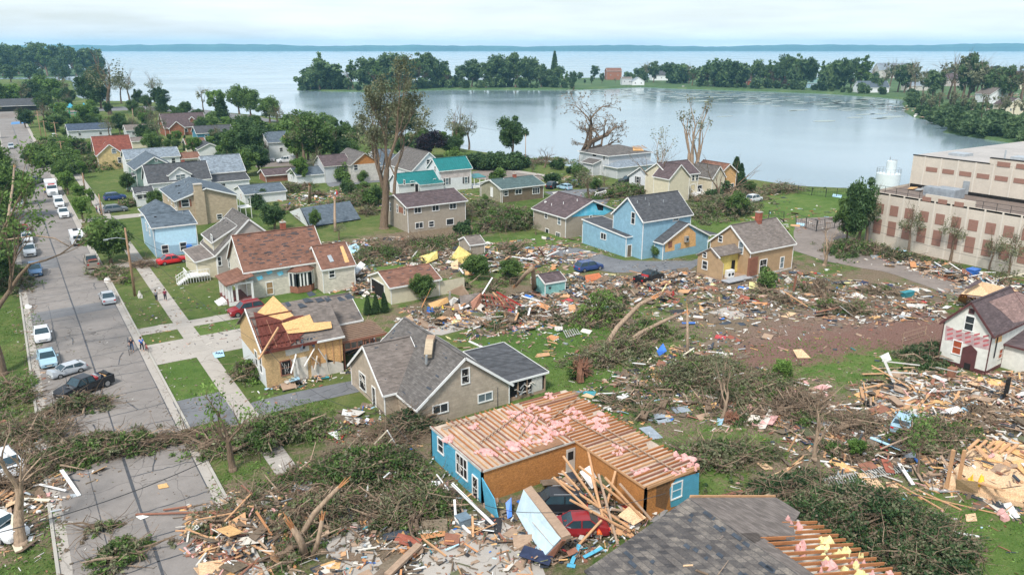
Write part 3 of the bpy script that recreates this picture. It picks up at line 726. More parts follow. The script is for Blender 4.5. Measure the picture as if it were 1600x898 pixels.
# ================================================================ the houses
# --- split-block house with two grey gables, right of the street
h = House('block_house', 'pale split-block house with two grey shingled gables and toppled chimney', 'house', (600.2, 614.3), 2.3)
m1 = h.block((652.3, 636), 2.2, R=(798.6, 600.3), pk=(728, 557.8), rend=(637.2, 498), axis='y', wall=greyb, roof=sh_mid, oh=0.3)
w1 = h.block((600.2, 614.3), 2.3, L=(552.4, 568.2), W=m1['x0'] + 3.2, pk=(573.1, 543.8), axis='x', wall=greyb, roof=sh_tau, oh=0.25)
h.win(m1, 'f', 727, 587, 0.75, 1.45, broken=True); h.win(m1, 'f', 758, 620, 1.5, 0.75, gm=glass_b, mull=2); h.win(m1, 'f', 688, 638, 1.5, 0.8, mull=2)
h.win(w1, 'l', 567, 596, 1.5, 1.7, broken=True); h.win(w1, 'l', 585, 620, 0.7, 2.0, broken=True, name='door')
h.scab(m1, 16, felt, 3, 0.6); h.scab(w1, 5, felt, 4, 0.4)
mb = MB(); c = h.at(674, 540, 6.0); mb.beam((c.x - .9, c.y - 1.0, c.z - .55), (c.x + .1, c.y + .5, c.z + .35), 0.75, 0.5, sandb); mb.beam((c.x + .1, c.y + .5, c.z + .3), (c.x + .6, c.y + 1.1, c.z + .5), 0.8, 0.4, luml)
mb.tube([(c.x - 1.2, c.y - 1.2, c.z - 1.2), (c.x - 1.2, c.y - 1.3, c.z - .3)], [.14, .12], metal, 8); mb.build('toppled_chimney', h.root)
xr, yb = m1['x1'], m1['y0']
# rear lean-to with dark roof and broken open front
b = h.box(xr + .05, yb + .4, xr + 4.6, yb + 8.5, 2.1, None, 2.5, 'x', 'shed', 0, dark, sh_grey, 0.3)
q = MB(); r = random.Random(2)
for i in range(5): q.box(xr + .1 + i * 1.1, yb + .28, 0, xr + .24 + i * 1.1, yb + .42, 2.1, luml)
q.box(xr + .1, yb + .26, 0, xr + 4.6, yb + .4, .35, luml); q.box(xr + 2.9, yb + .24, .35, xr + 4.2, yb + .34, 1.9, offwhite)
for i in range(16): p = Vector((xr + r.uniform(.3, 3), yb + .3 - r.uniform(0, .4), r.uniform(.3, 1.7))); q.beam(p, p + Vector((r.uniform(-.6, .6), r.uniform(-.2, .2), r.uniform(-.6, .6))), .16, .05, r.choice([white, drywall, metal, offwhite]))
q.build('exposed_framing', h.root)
# --- narrow pale-blue two-storey house with loose house wrap
h = House('blue_wrapped_house', 'pale blue two-storey house with torn house wrap behind the red car', 'house', (238.3, 356.6), 5.1)
a = h.block((238.3, 356.6), 5.1, L=(225.2, 336), R=(307, 350.4), rid=(298.4, 329), axis='x', wall=bluep, roof=sh_blue, oh=0.25)
h.patch(a, 'f', [(242, 357), (306, 352), (307, 380), (289, 381), (266, 384), (243, 377)], wrap, 'house_wrap')
h.win(a, 'f', 258, 389.5, 0.95, 1.35); h.win(a, 'f', 286.5, 385, 0.95, 1.35)
h.win(a, 'l', 229, 354, 0.8, 1.3); h.win(a, 'l', 234, 362, 0.8, 1.3)
h.box(a['x0'] + .8, a['y1'] - .6, a['x1'] - 1, a['y1'] + 6, 5.1, None, 7.2, 'y', 'hip', 0, bluep, sh_blue)
h.scab(a, 22, felt, 5, 0.6); h.vents(a, 2, 2)
# --- taupe house with steep front gable, dormer and dark porch
h = House('taupe_gable_house', 'taupe house with steep grey gable roof, side dormer and white front steps', 'house', (337.8, 398), 3.6)
a = h.block((337.8, 398), 3.6, R=(420, 366), pk=(381.3, 343.5), rend=(358.5, 327), axis='y', wall=taupe, roof=sh_mid, oh=0.25)
h.win(a, 'f', 362, 409, 0.95, 1.5); h.win(a, 'f', 343, 408, .45, 1.3)
x0, y0 = a['x0'], a['y0']; D = a['y1'] - y0
d = h.box(x0 + .1, y0 + 1.9, x0 + 3.7, a['y1'] - 1.0, 5.0, None, 7.2, 'y', 'shed', 3.2, creamsid, sh_mid, .25)
h.win(d, 'l', 331, 372, 0.8, 1.0)
p = h.box(x0 - 2.9, y0 + .4, x0 - .02, a['y1'] - .6, 2.7, None, 3.3, 'y', 'shed', 0, creamsid, sh_tau, .25)
h.vents(a, 2, 5)
q = MB(); sx, sy = x0 - 3.1, y0 - 0.2    # white stair and deck
q.box(sx - 1.6, sy - 1.0, .85, sx + 1.6, sy + 1.6, 1.0, white)
for i in range(5): q.box(sx - 1.9 - i * .28, sy - 1.0, .68 - i * .17, sx - 1.6 - i * .28, sy + .3, .8 - i * .17, white)
for i in range(9): q.box(sx - 1.6 + i * .4 - .03, sy - 1.03, .1, sx - 1.6 + i * .4 + .03, sy - .97, 1.9, white)
for i in range(6): q.box(sx - 1.63, sy - 1 + i * .5, 1.0, sx - 1.57, sy - .94 + i * .5, 1.9, white)
q.beam((sx - 1.6, sy - 1, 1.92), (sx + 1.6, sy - 1, 1.92), .1, .07, white); q.beam((sx - 1.6, sy - 1, 1.92), (sx - 1.6, sy + 1.6, 1.92), .1, .07, white)
for yy in (sy - 1.0, sy + .3):
 q.beam((sx - 1.6, yy, 1.9), (sx - 3.1, yy, 1.0), .08, .07, white)
 for i in range(4): q.box(sx - 1.95 - i * .35, yy - .03, 0, sx - 1.89 - i * .35, yy + .03, 1.7 - i * .22, white)
q.build('front_steps', h.root)
# --- big cream brick house with brown roof
h = House('cream_brick_house', 'large cream brick house with patched brown roof, bay window and columned porch', 'house', (382.6, 422.4), 4.3)
a = h.block((382.6, 422.4), 4.3, R=(506, 404.6), D=8.6, rid=(368, 368.8), axis='x', wall=cream, roof=sh_brn, oh=0.35)
X0, X1, Y0 = a['x0'], a['x1'], a['y0']
h.patch(a, 'f', [(384, 426), (455, 415), (452, 431), (400, 441), (386, 444)], mat('grey_fanfold_board', (0.34, 0.35, 0.33), 0.8), 'exposed_board')
for px, py in ((390, 432), (403, 423), (420, 425), (437, 427), (405, 434), (436, 416), (451, 415), (466, 412)): 
 h.patch(a, 'f', [(px - 5, py - 1), (px + 4, py - 4), (px + 6, py + 1), (px - 1, py + 4)], foam, 'foam_patch', .03)
h.win(a, 'f', 421.5, 450, 0.85, 1.7, gm=mat('amber_blind', (0.3, 0.19, 0.09), .7))
# bay window
p = h.hit(472, 444, 1, Y0); q = MB(); gl = MB(); bx, bw, bd = p.x, 3.6, 1.0
z0, z1 = .75, 3.0
pts = [(bx - bw / 2, Y0), (bx - bw / 2 + .8, Y0 - bd), (bx + bw / 2 - .8, Y0 - bd), (bx + bw / 2, Y0)]
for i in range(3):
 (ax_, ay), (cx_, cy_) = pts[i], pts[i + 1]
 q.poly([(ax_, ay, z0 - .7), (cx_, cy_, z0 - .7), (cx_, cy_, z0 + .3), (ax_, ay, z0 + .3)], lumd); gl.poly([(ax_, ay, z0 + .3), (cx_, cy_, z0 + .3), (cx_, cy_, z1), (ax_, ay, z1)], glass)
 n = 4 if i == 1 else 2
 for k in range(n + 1):
  t = k / n; x, y_ = ax_ + (cx_ - ax_) * t, ay + (cy_ - ay) * t; q.box(x - .1, y_ - .1, z0 + .3, x + .1, y_ + .06, z1, white)
 q.beam((ax_, ay - .02, z1 + .1), (cx_, cy_ - .02, z1 + .1), .25, .22, white)
o = q.build('bay_window', h.root); gl.build('pane', o)
MB().raw([(bx - bw / 2 - .3, Y0, z1 + .2), (bx - bw / 2 + .7, Y0 - bd - .3, z1 + .2), (bx + bw / 2 - .7, Y0 - bd - .3, z1 + .2), (bx + bw / 2 + .3, Y0, z1 + .2), (bx - .9, Y0, z1 + .95), (bx + .9, Y0, z1 + .95)], [(0, 1, 4), (1, 2, 5, 4), (2, 3, 5)], sh_brn).build('bay_roof', h.root)
# right extension
e = h.block((503.7, 420.8), 3.6, R=(552.5, 412.7), D=7.0, rid=(533, 380), axis='x', wall=cream, roof=sh_brn, oh=.2)
h.win(e, 'f', 518.5, 428, .75, .95); h.scab(a, 90, MATS.get('x') or mat('faded_felt', (.07, .06, .062), .9), 8, .65); h.scab(e, 8, felt, 9, .5)
h.roofpatch(e, [(511, 399), (517, 398), (522, 408), (516, 409.5)], metal, 'skylight', .25)
h.roofpatch(e, [(531, 385), (536, 384), (546, 409), (539, 410)], osb, 'bare_sheathing', .19)
h.chimney(h.at(441, 358, a['rh']).x, (a['y0'] + a['y1']) / 2 + .3, a['rh'] - .6, a['rh'] + 1.1, .7)
# porch on the street side
q = MB(); fl = MB(); px0, px1, py0, py1 = X0 - 2.9, X0 + 0.6, Y0 - 1.6, Y0 + 3.8
fl.box(px0, py0, 0, px1, py1, .6, mat('maroon_deck', (.16, .05, .045), .7)); fl.build('porch_floor', h.root)
q.box(px0 - .04, py0 - .04, .0, px1, py0 + .0, .55, white)
for x, y_ in ((px0 + .15, py0 + .15), (px0 + .15, py0 + 1.8), (px0 + .15, py1 - 1.8), (px0 + .15, py1 - .15), (px0 + 1.2, py0 + .15), (px1 - .2, py0 + .15), (px0 + .5, py0 + .15)):
 q.box(x - .13, y_ - .13, .6, x + .13, y_ + .13, 2.9, white)
q.beam((px0, py0 + .15, 2.95), (px1, py0 + .15, 2.95), .25, .25, white); q.beam((px0 + .15, py0, 2.95), (px0 + .15, py1, 2.95), .25, .25, white)
for i in range(4): q.box(px0 - .35 - i * .3, py0 + 1, 0, px0 - .05 - i * .3, py0 + 3.4, .5 - i * .13, white)
q.build('porch_frame', h.root)
MB().slab([(px0 - .35, py0 - .35, 3.05), (px1 + .1, py0 - .35, 3.95), (px1 + .1, py1 + .3, 3.95), (px0 - .35, py1 + .3, 3.05)], .14, sh_brn).build('porch_roof', h.root)
# side gable over the porch
# --- storm-torn house with open rafters and orange boards
h = House('torn_open_house', 'tan house with half its roof torn off, orange boards and red rafters showing', 'house', (411.3, 545.2), 4.4)
W_ = h.at(536, 525.7, 4.4).x
TB = mat('tan_boarding', (0.48, 0.33, 0.17), .85, 'osb', amt=.12)
q = MB(); Dh = h.at(395, 493, 4.4).y; Dh = 9.2; rhh = 7.4
q.poly([(0, 0, 0), (W_, 0, 0), (W_, 0, 4.4), (0, 0, 4.4)], TB); q.poly([(W_, 0, 0), (W_, Dh, 0), (W_, Dh, 4.4), (W_, Dh / 2, rhh), (W_, 0, 4.4)], TB)
q.poly([(0, Dh, 2.6), (0, 0, 2.2), (0, 0, 4.4), (0, Dh / 2, rhh), (0, Dh, 4.4)], TB); q.poly([(0, Dh, 0), (0, 0, 0), (0, 0, 2.2), (0, Dh, 2.6)], vinylw); q.poly([(W_, Dh, 0), (0, Dh, 0), (0, Dh, 4.4), (W_, Dh, 4.4)], vinylw)
q.build('wall', h.root)
fake = dict(x0=0, y0=0, x1=W_, y1=Dh, he=4.4, rh=rhh, axis='x')
for pts, m_, nm in (([(484, 529), (534, 522), (536, 563), (508, 566), (486, 570)], osb, 'bare_sheathing'), ([(486, 571), (510, 566), (512, 561), (536, 567), (537, 580), (487, 591)], drywall, 'remaining_siding'),
     ([(445, 545), (482, 535), (483, 547), (447, 556)], drywall, 'remaining_siding'), ([(456, 561), (480, 556), (482, 590), (460, 593)], drywall, 'remaining_siding')):
 h.patch(fake, 'f', pts, m_, nm, .03)
q = MB()
for i in range(5):
 p = h.hit(487 + i * 11, 545, 1, 0); q.box(p.x - .05, -.09, 1.2, p.x + .05, -.04, 4.2, lum)
q.build('studs', h.root)
h.win(fake, 'f', 447, 574, 1.0, 1.5, broken=True, fm=lumd); h.win(fake, 'l', 401, 560, .8, 1.7, fm=white); h.win(fake, 'l', 408, 570, .8, 1.7, fm=white)
k = (rhh - 4.4) / (Dh / 2); rz = lambda y_: 4.4 + k * y_
# red-brown roof boards with joists over the front left, orange sheets, grey shingles elsewhere
h.roofpatch(fake, [(396, 487), (435, 497), (474, 492), (481, 515), (452, 541), (411, 547)], sheath, 'roof_boards', .24)
h.roofpatch(fake, [(402, 488), (427, 462), (459, 493), (440, 500)], osb, 'orange_board', .3); h.roofpatch(fake, [(440, 505), (484, 491), (490, 504), (517, 502), (519, 512), (492, 517), (450, 521)], osb, 'orange_board', .42)
q = MB()
for i in range(9): x = -.2 + i * .5; q.beam((x, -.35, rz(-.35) + .3), (x, 3.0 - i * .1, rz(3.0 - i * .1) + .3), .07, .16, sheath if i % 3 else lumd)
for yy in (.0, 1.1, 2.2, 3.2): q.beam((-.3, yy, rz(yy) + .36), (4.2, yy, rz(yy) + .36), .12, .1, sheath)
q.beam((-.35, -.4, rz(-.4)), (5.6, -.4, rz(-.4)), .1, .3, sheath); q.build('rafters', h.root)
q = MB(); q.slab([(-.3, -.4, rz(-.4) + .08), (W_ + .4, -.4, rz(-.4) + .08), (W_ + .4, Dh / 2, rhh + .08), (-.3, Dh / 2, rhh + .08)], .1, sh_tau)
q.slab([(-.3, Dh / 2, rhh + .08), (W_ + .4, Dh / 2, rhh + .08), (W_ + .4, Dh + .4, 4.3), (-.3, Dh + .4, 4.3)], .1, sh_tau); q.build('roof', h.root)
q = MB(); q.beam((-.36, -.4, rz(-.4) + .04), (-.36, Dh / 2, rhh + .06), .08, .26, white); q.beam((5.5, -.45, rz(-.4)), (W_ + .4, -.45, rz(-.4)), .08, .2, white); q.build('trim', h.root)
# rear block
R2 = h.box(W_ - 3.0, 4.8, W_ + 4.2, 12.0, 3.9, None, 5.9, 'x', 'gable', 0, drywall, sh_tau, .3)
q = MB(); r = random.Random(9)
for i in range(8): p = Vector((4 + i * .9 + r.uniform(-.4, .4), Dh / 2 + r.uniform(-1.2, .2), 0)); p.z = rz(min(p.y, Dh / 2)) + .2; q.slab([p, p + Vector((r.uniform(.4, 1.2), r.uniform(-.2, .2), .05)), p + Vector((r.uniform(.3, .9), r.uniform(.4, .9), .35)), p + Vector((-.1, .6, .3))], .02, felt)
for i in range(5): p = Vector((4 + i * .35, .2 + r.uniform(-.5, .3), 4.6)); q.beam(p, p + Vector((r.uniform(-.3, .3), -.5, r.uniform(-1, -.2))), .3, .03, felt)
q.build('torn_felt', h.root)
q = MB()
for i in range(9): p = Vector((2.6 + r.uniform(-1, 4), -.25, r.uniform(2.4, 4.3))); q.beam(p, p + Vector((r.uniform(-1.4, 1.4), r.uniform(-.5, 0), r.uniform(-2.4, -.8))), .22, .03, r.choice([white, drywall, offwhite]))
q.build('hanging_siding', h.root)
beam_part(h.root, 'fallen_post', (-.8, -1.2, 3.9), (1.9, .6, 6.2), .16, .16, lum)
# wrecked porch frame to its right
q = MB(); ax0, ax1 = W_ + .3, W_ + 5.6; q.slab([(ax0, .3, 3.2), (ax1, .3, 3.2), (ax1, 4.6, 3.5), (ax0, 4.6, 3.5)], .12, mat('weathered_deck', (.2, .12, .095), .85, 'wood', amt=.3))
for i in range(10): y_ = .3 + i * .48; q.beam((ax0, y_, 3.34 + i * .03), (ax1, y_, 3.34 + i * .03), .07, .12, luml)
for i in range(8): x = ax0 + .2 + i * .73; q.box(x, .2, 2.3, x + .08, .32, 3.2, lumd)
q.beam((ax0, .25, 3.22), (ax1, .25, 3.22), .12, .3, lumd); q.beam((ax0, .25, 2.3), (ax1, .25, 2.3), .1, .12, lumd)
for x, y_ in ((ax0 + .1, .3), (ax1 - .1, .3), (ax1 - .1, 4.5), (ax0 + 2.6, .3)): q.box(x, y_, 0, x + .16, y_ + .16, 3.2, lumd)
for i in range(20): p = Vector((ax1 + r.uniform(-1.2, 1.4), 4.4 + r.uniform(-3, 1), 3.5)); q.beam(p, p + Vector((r.uniform(-.8, .8), r.uniform(-.6, .6), r.uniform(-1, .8))), .05, .04, luml)
q.build('collapsed_porch', h.root)
# --- tan garage with open door
h = House('brown_roof_garage', 'pale garage with brown roof and empty doorway beside the cream brick house', 'garage', (610.6, 448.6), 2.5)
a = h.block((610.6, 448.6), 2.5, L=(574.6, 430.6), R=(682.6, 434), pk=(589.3, 422.8), axis='x', wall=creamsid, roof=sh_brn, oh=.3)
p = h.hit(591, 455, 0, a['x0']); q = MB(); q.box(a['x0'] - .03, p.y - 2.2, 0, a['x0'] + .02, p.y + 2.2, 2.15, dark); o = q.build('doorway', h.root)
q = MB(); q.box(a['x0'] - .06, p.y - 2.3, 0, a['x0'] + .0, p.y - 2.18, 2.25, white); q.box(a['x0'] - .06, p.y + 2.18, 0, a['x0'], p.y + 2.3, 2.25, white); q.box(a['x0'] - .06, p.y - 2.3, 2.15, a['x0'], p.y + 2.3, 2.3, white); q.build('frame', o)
h.box(a['x1'], a['y0'] + .1, a['x1'] + 4.2, a['y0'] + .35, 2.0, None, 2.1, 'x', 'none', 0, creamsid, trim=False); h.scab(a, 12, felt, 3, .6)
# --- taupe two-storey block by the bare tree
h = House('tan_two_storey_house', 'tan two-storey house with brown roof beside the huge bare tree', 'house', (636.6, 323.6), 5.0)
a = h.block((636.6, 323.6), 5.0, L=(605.6, 309.7), R=(729.7, 314), rid=(712.7, 294.5), axis='x', wall=tan, roof=sh_dkb, oh=.4)
for x, y_ in ((652.5, 328.5), (680.5, 325), (707.5, 322)): h.win(a, 'f', x, y_, 1.35, 1.0, mull=2)
h.win(a, 'f', 703, 346.5, 1.5, 1.1); h.win(a, 'f', 655, 352, 1.5, 1.0, mull=2); h.win(a, 'f', 674, 350, 1.0, 1.0)
for x, y_ in ((610, 323), (621, 326), (632, 329)): h.win(a, 'l', x, y_, .55, 1.5)
h.patch(a, 'l', [(623, 322), (630.5, 325.5), (630.5, 334), (623, 331)], lumd, 'bare_boards'); h.patch(a, 'f', [(638, 325), (648, 323.5), (648, 327), (639, 328)], lumd, 'bare_boards'); h.scab(a, 14, felt, 4, .6)
# --- tan house with cyan foam gable
h = House('foam_gable_house', 'tan house with dark roof and bright cyan foam board across its gable', 'house', (884, 339.9), 4.0)
a = h.block((884, 339.9), 4.0, L=(834, 325.2), R=(960.2, 328), pk=(925.4, 313.5), axis='y', wall=tan, roof=sh_dkb, oh=.35)
h.patch(a, 'f', [(892, 339), (925, 317), (936, 318), (957, 329), (944, 336), (925, 336), (905, 338)], foam, 'foam_board', .02)
h.patch(a, 'f', [(931, 319), (943, 321), (942, 329), (934, 328)], dark, 'hole', .04)
h.win(a, 'l', 853.5, 337, .75, .9); h.win(a, 'l', 874, 345, .85, 1.3, gm=glass_b); h.win(a, 'l', 855, 361, 1.0, .8); h.win(a, 'l', 872, 367, 1.2, .8, mull=2); h.win(a, 'f', 923, 340, .5, .7); h.vents(a, 4, 8, white)
# --- sky-blue house: tall gable, low wing left, boarded wing right
h = House('sky_blue_house', 'sky blue house with tall grey gable, low left wing and boarded right wing', 'house', (978.7, 371.3), 3.5)
lw = h.block((978.7, 371.3), 3.4, L=(910.3, 351), R=(1011, 366.5), rh=4.3, axis='x', kind='shed', wall=bluesid, roof=sh_grey, oh=.15)
mn = h.block((1005.4, 345), 6.6, L=(958.3, 332.7), R=(1079.7, 333.6), pk=(981, 308.6), axis='x', wall=bluesid, roof=sh_grey, oh=.3)
rw = h.block((1036.5, 379.8), 2.9, L=(1012, 371.3), R=(1089, 362.8), pk=(1075, 349.6), axis='y', wall=bluesid, roof=sh_grey, oh=.3)
h.patch(rw, 'f', [(1039, 381), (1075, 353), (1087, 364), (1087, 384), (1039, 394)], osb, 'strand_board')
h.patch(rw, 'f', [(1044, 378), (1050, 376), (1050, 386), (1044, 388)], lumd, 'door_board', .03)
h.patch(rw, 'f', [(1054, 382), (1064, 379), (1063, 388), (1054, 391)], bluesid, 'siding_remnant', .025)
q = MB(); p = h.hit(1071, 373, 1, rw['y0']); q.box(p.x - .35, p.y - .5, p.z - .5, p.x + .35, p.y - .04, p.z + .5, metal); q.cyl((p.x, p.y - .52, p.z), .25, .04, blackp, 12, axis='y'); q.build('meter_box', h.root)
h.win(lw, 'l', 943, 369, 1.35, 1.0, mull=2); h.door(lw, 'f', 983, 392, .85, 2.0, brownw); h.win(lw, 'f', 999, 383, .5, .8)
h.win(mn, 'l', 989.5, 341, .8, 1.9); h.win(mn, 'f', 1056, 341, 1.2, .8, gm=glass_b); h.win(rw, 'l', 1020, 380, .9, .6); h.vents(mn, 4, 3)
q = MB(); x = rw['x1']; q.slab([(x - .1, rw['y0'] - .2, 3.05), (x + 2.6, rw['y0'] - .2, 2.8), (x + 2.6, rw['y1'] + .2, 2.8), (x - .1, rw['y1'] + .2, 3.05)], .14, sh_grey, white)
for yy in (rw['y0'], rw['y1']): q.box(x + 2.4, yy - .05, 0, x + 2.5, yy + .05, 2.7, white)
q.build('porch', h.root)
# --- ochre house with torn-off annex and the exposed washers
h = House('ochre_house', 'ochre house with grey gable roof, torn-open annex and exposed yellow kitchen', 'house', (1173.3, 392.5), 4.3)
a = h.block((1173.3, 392.5), 4.3, L=(1109, 376), R=(1243.7, 380), pk=(1142.9, 352.5), axis='x', wall=tan2, roof=sh_tau, oh=.3, base=(.3, offwhite))
h.win(a, 'f', 1192, 415, 1.5, 1.9, broken=True); h.win(a, 'f', 1221.5, 410, .75, 1.7, gm=glass_b); h.win(a, 'l', 1158, 387, .8, 1.8, gm=glass_b); h.win(a, 'l', 1126, 373, .7, .9)
h.chimney(h.at(1179, 345, a['rh']).x, (a['y0'] + a['y1']) / 2 - .2, a['rh'] - .5, a['rh'] + 1.5, .8)
n = h.at(1127.7, 441.5, 0); l = h.at(1080.7, 430.5, 0); ax0, ay0, ay1 = n.x, n.y, l.y; ax1 = a['x0'] + .1
q = MB(); ym = (ay0 + ay1) / 2
pk_ = h.hit(1100.7, 385.6, 0, ax0).z
q.poly([(ax0, ay1, .4), (ax0, ay0, .4), (ax0, ay0, 3.0), (ax0, ym, pk_), (ax0, ay1, 3.2)], tan2); q.poly([(ax1, ay1, .4), (ax0, ay1, .4), (ax0, ay1, 3.2), (ax1, ay1, 3.2)], tan2)
q.poly([(ax0 + .12, ay0, .4), (ax0 + .12, ay1, .4), (ax0 + .12, ay1, 3.1), (ax0 + .12, ym, pk_ - .1), (ax0 + .12, ay0, 2.9)], drywall); q.build('annex_wall', h.root)
q = MB(); q.poly([(ax0 + .2, ay0 + 1.7, .5), (ax1, ay0 + 1.7, .5), (ax1, ay0 + 1.7, 3.6), (ax0 + .2, ay0 + 1.7, 3.6)], mat('yellow_kitchen_wall', (.62, .5, .16), .8)); q.build('kitchen_wall', h.root)
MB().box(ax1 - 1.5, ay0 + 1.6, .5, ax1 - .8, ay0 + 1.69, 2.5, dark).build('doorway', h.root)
q = MB(); q.slab([(ax0 - .25, ay0 + 1.0, pk_ - .9), (ax1, ay0 + 1.0, pk_ - .9), (ax1, ym, pk_ + .15), (ax0 - .25, ym, pk_ + .15)], .14, sh_tau); q.slab([(ax0 - .25, ym, pk_ + .15), (ax1, ym, pk_ + .15), (ax1, ay1 + .3, 3.15), (ax0 - .25, ay1 + .3, 3.15)], .14, sh_tau); q.build('annex_roof', h.root)
q = MB(); q.box(ax0, ay0, 0, ax1 + 1.5, ay1, .42, luml); q.box(ax0 - .2, ay0 - 1.6, .3, ax1 - .2, ay0, .45, mat('grey_deck_boards', (.34, .35, .37), .8, 'wood')); q.build('exposed_floor', h.root)
q = MB()
for i in range(7): x = ax1 - .5 + i * .28; q.box(x, a['y0'] - .3, .4, x + .1, a['y0'] - .16, 3.3, lumd)
q.box(ax1 - .6, a['y0'] - .14, .4, ax1 + 1.6, a['y0'] - .06, 3.3, lumd); q.build('exposed_studs', h.root)
h.win(dict(x0=ax0), 'l', 1101.5, 414, .95, 1.2, broken=False); h.win(dict(x0=ax0), 'l', 1101.5, 398, .65, .75)
q = MB(); q.beam((ax0 - .05, ay1 + .3, 3.1), (ax0 - .05, ym, pk_ + .1), .08, .2, white); q.beam((ax0 - .05, ym, pk_ + .1), (ax0 - .05, ay0 + .6, pk_ - 1.1), .08, .2, white); q.build('trim', h.root)
for k in range(2):
 q = MB(); x = ax0 + 1.6 + k * .75; w = thing('washing_machine', ('left' if k == 0 else 'right') + ' of the two white laundry machines exposed in the ochre house annex', 'washing machine', h.M @ Vector((x, ay0 + .35, .46)), 0, 'laundry machines in the torn-open annex')
 q.box(-.34, -.3, 0, .34, .3, 1.0, white); q.box(-.34, -.31, 1.0, .34, .32, 1.15, white); q.build('cabinet', w); MB().cyl((0, -.34, .52), .23, .05, dark, 20, axis='y').build('drum_door', w)
# --- white farmhouse with teal metal roofs
h = House('teal_roof_house', 'white house with teal standing-seam metal roofs and black shutters', 'house', (686.5, 266.6), 5.0)
a = h.block((686.5, 266.6), 5.2, L=(670, 261.5), R=(737, 262.3), pk=(678, 249), axis='x', wall=vinylw, roof=teal, oh=.3)
b = h.box(-11.2, -.6, .4, 4.6, 2.9, None, 4.8, 'x', 'gable', 0, vinylw, teal, .3)
c = h.box(-6.6, -2.6, -.4, -.6, 2.3, None, 2.95, 'x', 'shed', 0, vinylw, teal, .2)
def ribs(hh, b_, step=.6):
 q = MB(); k = (b_['rh'] - b_['he']) / ((b_['y1'] - b_['y0']) / 2 if hh else (b_['y1'] - b_['y0'])); ym = (b_['y0'] + b_['y1']) / 2 if hh else b_['y1']
 x = b_['x0'] - .2
 while x < b_['x1'] + .2: q.beam((x, b_['y0'] - .28, b_['he'] - k * .28 + .18), (x, ym, b_['rh'] + .18), .05, .06, teal); x += step
 return q
for b_, g__ in ((a, True), (b, True), (c, False)): ribs(g__, b_).build('roof_seams', h.root)
h.patch(a, 'f', [(687, 268), (735, 264), (734, 276), (690, 279)], mat('bare_pinkish_board', (.5, .44, .42), .8), 'bare_board')
for x, y_ in ((698.5, 283.5), (728, 281.5)): h.win(a, 'f', x, y_, .9, 1.5, gm=glass_b, shut=blackp)
h.win(a, 'l', 680, 264, .6, 1.2); h.win(b, 'l', 632, 285, .8, 1.1); h.win(b, 'f', 644, 287, .9, 1.2); h.win(b, 'f', 679, 281, .5, .4); h.door(c, 'f', 651, 294, .8, 1.9, dark)
q = MB(); x = a['x1']; q.slab([(x + .6, -1.5, 2.6), (x + 4.2, -1.5, 2.6), (x + 4.2, 2.4, 3.0), (x + .6, 2.4, 3.0)], .1, teal)
for xx in (x + .8, x + 2.4, x + 4.0): q.box(xx - .07, -1.4, 0, xx + .07, -1.26, 2.55, white)
q.box(x + .6, -1.3, 0, x + 4.2, 2.4, .5, white); q.build('side_porch', h.root)
# --- ranch with green roof, brown shakes
h = House('green_roof_ranch', 'low brown shingled ranch with dull green roof behind the felled green tree', 'house', (784.7, 295.3), 3.2)
a = h.block((784.7, 295.3), 3.2, L=(753, 285.5), R=(850, 288.4), rid=(815, 276.5), axis='x', wall=brownw, roof=sh_grn, oh=.4)
g_ = h.box(a['x0'] - .05, a['y0'] + .5, a['x0'] + 3, a['y1'] - .5, 2.9, None, 4.6, 'x', 'gable', 0, mat('olive_siding', (.3, .28, .2), .8, 'siding'), sh_grn, .2)
h.win(a, 'f', 790.5, 302, 1.0, 1.1); h.win(a, 'f', 810, 299.5, 1.7, 1.0, mull=2); h.win(a, 'f', 837.5, 298, 1.9, 1.3, mull=3); h.door(g_, 'l', 768.5, 300, .9, 2.0, white)
h.chimney(6.5, (a['y0'] + a['y1']) / 2, a['rh'] - .5, a['rh'] + .9, .7)
# --- white complex with grey roofs, left of the teal house
h = House('white_gabled_house', 'white house with grey roof and steep white gable behind the huge bare tree', 'house', (644, 265.7), 4.2)
a = h.block((644, 266.5), 4.2, R=(686, 259), pk=(667.9, 238.6), D=14, axis='y', wall=vinylw, roof=sh_mid, oh=.3)
b = h.block((558, 262), 2.8, W=14, D=8, rh=4.9, axis='x', wall=vinylp, roof=sh_blue, oh=.3)
c = h.box(b['x1'] - 1, b['y0'] + 3, a['x0'] + 1, b['y0'] + 11, 4.2, None, 6.2, 'x', 'gable', 0, vinylw, sh_blue, .3)
h.win(a, 'f', 669, 253, .9, 1.1); h.win(a, 'f', 675, 252, .9, 1.1); h.door(b, 'f', 566, 271, .9, 2.0, blackp); h.win(b, 'f', 575, 267, .5, .9); h.win(c, 'f', 612, 262, .8, 1.2); h.win(c, 'f', 630, 260, .8, 1.2)
# --- brick and siding gabled house half hidden behind
h = House('brick_gable_house', 'pale house with brown roof and stripped orange gable left of the bare tree', 'house', (548, 258), 4.2)
h.tm = offwhite
a = h.block((548, 258), 4.6, W=8, D=12, rh=7.4, axis='y', wall=offwhite, roof=sh_mid, oh=.3, gwall=osbd)
b = h.box(a['x0'] - 6, a['y0'] + 3, a['x0'] + 1, a['y0'] + 11, 4.4, None, 6.6, 'x', 'gable', 0, vinylp, sh_dkb, .3)
h.win(a, 'f', 556, 262, 1.0, 1.3)
